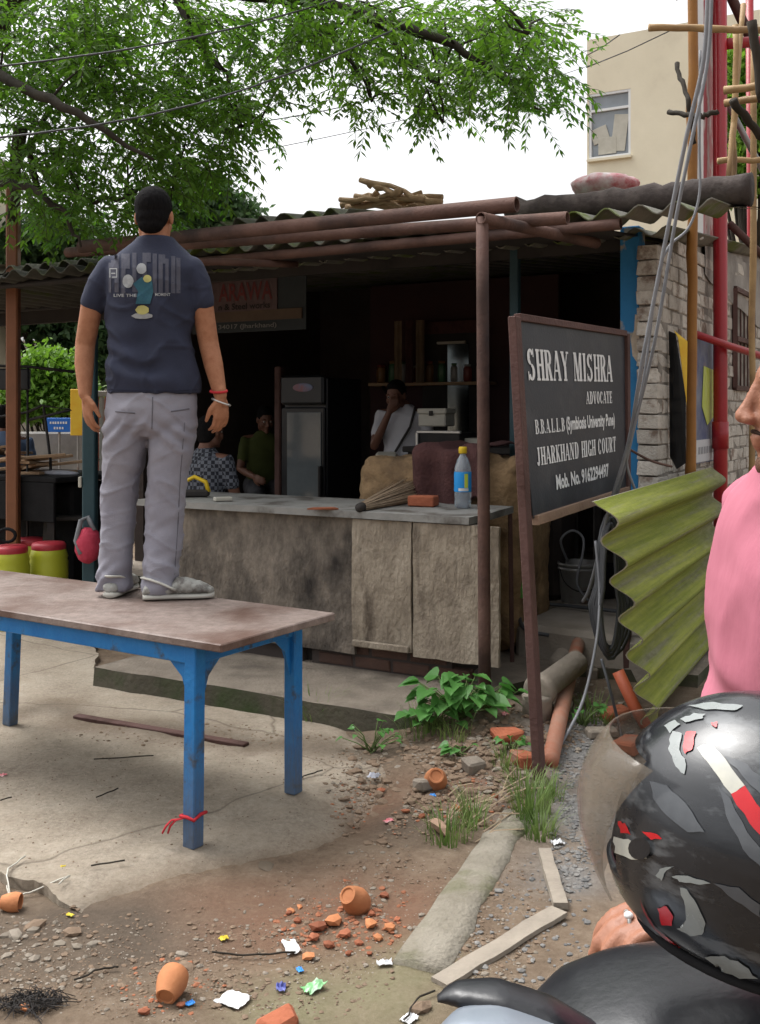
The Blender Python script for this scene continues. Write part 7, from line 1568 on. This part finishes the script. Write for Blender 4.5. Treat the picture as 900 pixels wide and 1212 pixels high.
for k, (px, py, rz_) in enumerate(((600, 872, .4), (668, 842, 1.2), (712, 872, .2), (745, 888, .9), (640, 812, .1), (700, 800, 1.5), (620, 905, 2.1), (560, 912, .8), (505, 935, .3), (730, 850, .5))):
    c = GG(px, py); mb = MB(); mb.cbox(c + ZU * .02, (rnd.uniform(.08, .15), rnd.uniform(.06, .1), rnd.uniform(.04, .06)), .008, Matrix.Rotation(rz_, 3, 'Z') @ Matrix.Rotation(rnd.uniform(-.3, .3), 3, 'X'), 0, .008); build('broken_brick', mb, M['brickred'] if k % 3 == 0 else gv2, label='broken red brick half buried in the rubble beside the sign post' if k % 3 == 0 else 'broken pale grey brick half buried in the rubble beside the sign post', cat='brick', group='broken red bricks in the rubble mound' if k % 3 == 0 else 'broken grey bricks in the rubble mound')
scatter('fine_grit', [(200, 1150, 230, 60, 900), (420, 1080, 110, 80, 500), (560, 1080, 90, 90, 450), (500, 930, 120, 60, 400), (250, 980, 260, 110, 500), (60, 900, 120, 60, 150), (360, 900, 110, 30, 250)], gv3, .0018, .005, (1, .9, .6), 1)
scatter('pale_grit', [(200, 1150, 230, 60, 500), (420, 1080, 110, 80, 300), (560, 1080, 90, 90, 300), (500, 930, 120, 60, 250), (300, 980, 220, 100, 220)], mat('pale_grit_stone', (.34, .30, .25), (.24, .2, .16), 10, .9, .1), .0016, .0045, (1, .9, .6), 1)
# weeds
def blades(c, n_, h, spread, m, mb, w=.0032, lean=.75):
    for _ in range(n_):
        a = rnd.uniform(0, 6.28); r_ = spread * math.sqrt(rnd.random()); b0 = V((c.x + r_ * math.cos(a), c.y + r_ * math.sin(a), 0)); b0.z = gz(b0.x, b0.y) - .005
        hh = h * rnd.uniform(.5, 1.15); d = V((math.cos(a), math.sin(a), 0)) * lean * rnd.uniform(.2, 1) + rv(.1); d.z = 0; s_ = V((-d.y, d.x, 0)); s_ = s_.normalized() * w if s_.length > .01 else V((w, 0, 0)); pts = []
        for k in range(5): t = k / 4; pts.append(b0 + d * hh * t * t + ZU * hh * (t - .35 * t * t * min(1, d.length)))
        L = [p + s_ * (1 - k / 4.2) for k, p in enumerate(pts)]; R_ = [p - s_ * (1 - k / 4.2) for k, p in enumerate(pts)]; mb.grid([L, R_])
for (spots, lab) in ((((373, 858, 40, .20, .07),), 'grass tuft growing at the platform edge beside the far table leg'), (((500, 862, 40, .14, .1), (535, 868, 26, .12, .08)), 'grass tuft below the broad leaved weeds'), (((628, 965, 90, .17, .08), (640, 990, 60, .12, .06), (620, 930, 50, .13, .08), (600, 905, 30, .1, .06), (655, 945, 36, .12, .05)), 'clump of bright grass at the foot of the sign post'), (((530, 990, 60, .12, .09), (560, 975, 40, .14, .06)), 'dry grass clump on the rubble beside the drain edge'), (((702, 846, 60, .12, .1),), 'weedy grass in the shade behind the drain pipe')):
    mb = MB()
    for (px, py, n_, h, s_) in spots: blades(GG(px, py), int(n_ * 1.6), h, s_, M['grass'], mb)
    build('grass_tuft', mb, M['grass'], None, label=lab, cat='grass')
def heart_leaf(mb, p, d, up, L):
    d = d.normalized(); s_ = d.cross(up).normalized(); n_ = s_.cross(d).normalized(); prof = ((0, .0), (.02, .28), (.18, .46), (.4, .44), (.65, .27), (.85, .1), (1, 0))
    rows = []
    for t, w in prof: rows.append([p + d * L * (t - .05) + s_ * L * w * q + n_ * L * (.16 * abs(q) * w * 2 - .22 * t * t) for q in (-1, -.5, 0, .5, 1)])
    mb.grid(rows)
def weed(px, py, n_, h, L, lab, dz=0.0):
    c = GG(px, py); t = thing('leafy_weed', c, lab, 'weed'); st_ = MB()
    for k in range(n_):
        a = rnd.uniform(0, 6.28); r_ = h * .75 * math.sqrt(rnd.random()); hh = h * rnd.uniform(.35, 1.0) * (1 - .35 * r_ / h)
        tip = c + V((r_ * math.cos(a) * 1.25, r_ * math.sin(a) * .7, hh)); st_.tube([c + rv(.01), c.lerp(tip, .5) + ZU * hh * .12, tip], [.003, .0025, .0018], 4)
        mb = MB(); d = V((math.cos(a), math.sin(a) - .3, rnd.uniform(-.35, .1))); heart_leaf(mb, tip, d, (ZU + rv(.25)).normalized(), L * rnd.uniform(.6, 1.15)); build('leaf', mb, M['leaf_big'], t, True)
    build('stem', st_, M['stem'], t, True)
weed(545, 850, 60, .22, .085, 'broad heart leaved weed growing at the platform corner under the post'); weed(515, 862, 26, .15, .07, 'smaller broad leaved weed left of the big one'); weed(578, 838, 24, .15, .08, 'broad leaved weed at the foot of the rusty roof post'); weed(545, 893, 8, .07, .045, 'low pale leaved seedling below the broad leaved weeds'); weed(442, 890, 16, .15, .035, 'thin small leaved weed beside the platform, left of the mound')
weed(606, 888, 10, .08, .04, 'small bright weed beside the cement pipe'); weed(690, 855, 18, .12, .04, 'dark small leaved weed in the shade by the grey wire')
# dry trailing stems in the rubble
for k in range(16):
    a = GG(rnd.uniform(520, 600), rnd.uniform(940, 1005)); b2 = a + V((rnd.uniform(.05, .22), rnd.uniform(.05, .25), rnd.uniform(.01, .06))); b2.z = gz(b2.x, b2.y) + rnd.uniform(.01, .05); mb = MB(); mb.tube([a + ZU * .004, a.lerp(b2, .5) + ZU * .02 + rv(.01), b2], .0028, 4); build('dry_stem', mb, M['straw'], None, label='dry trailing plant stem lying over the rubble beside the drain edge', cat='stem', group='dry stems on the rubble')
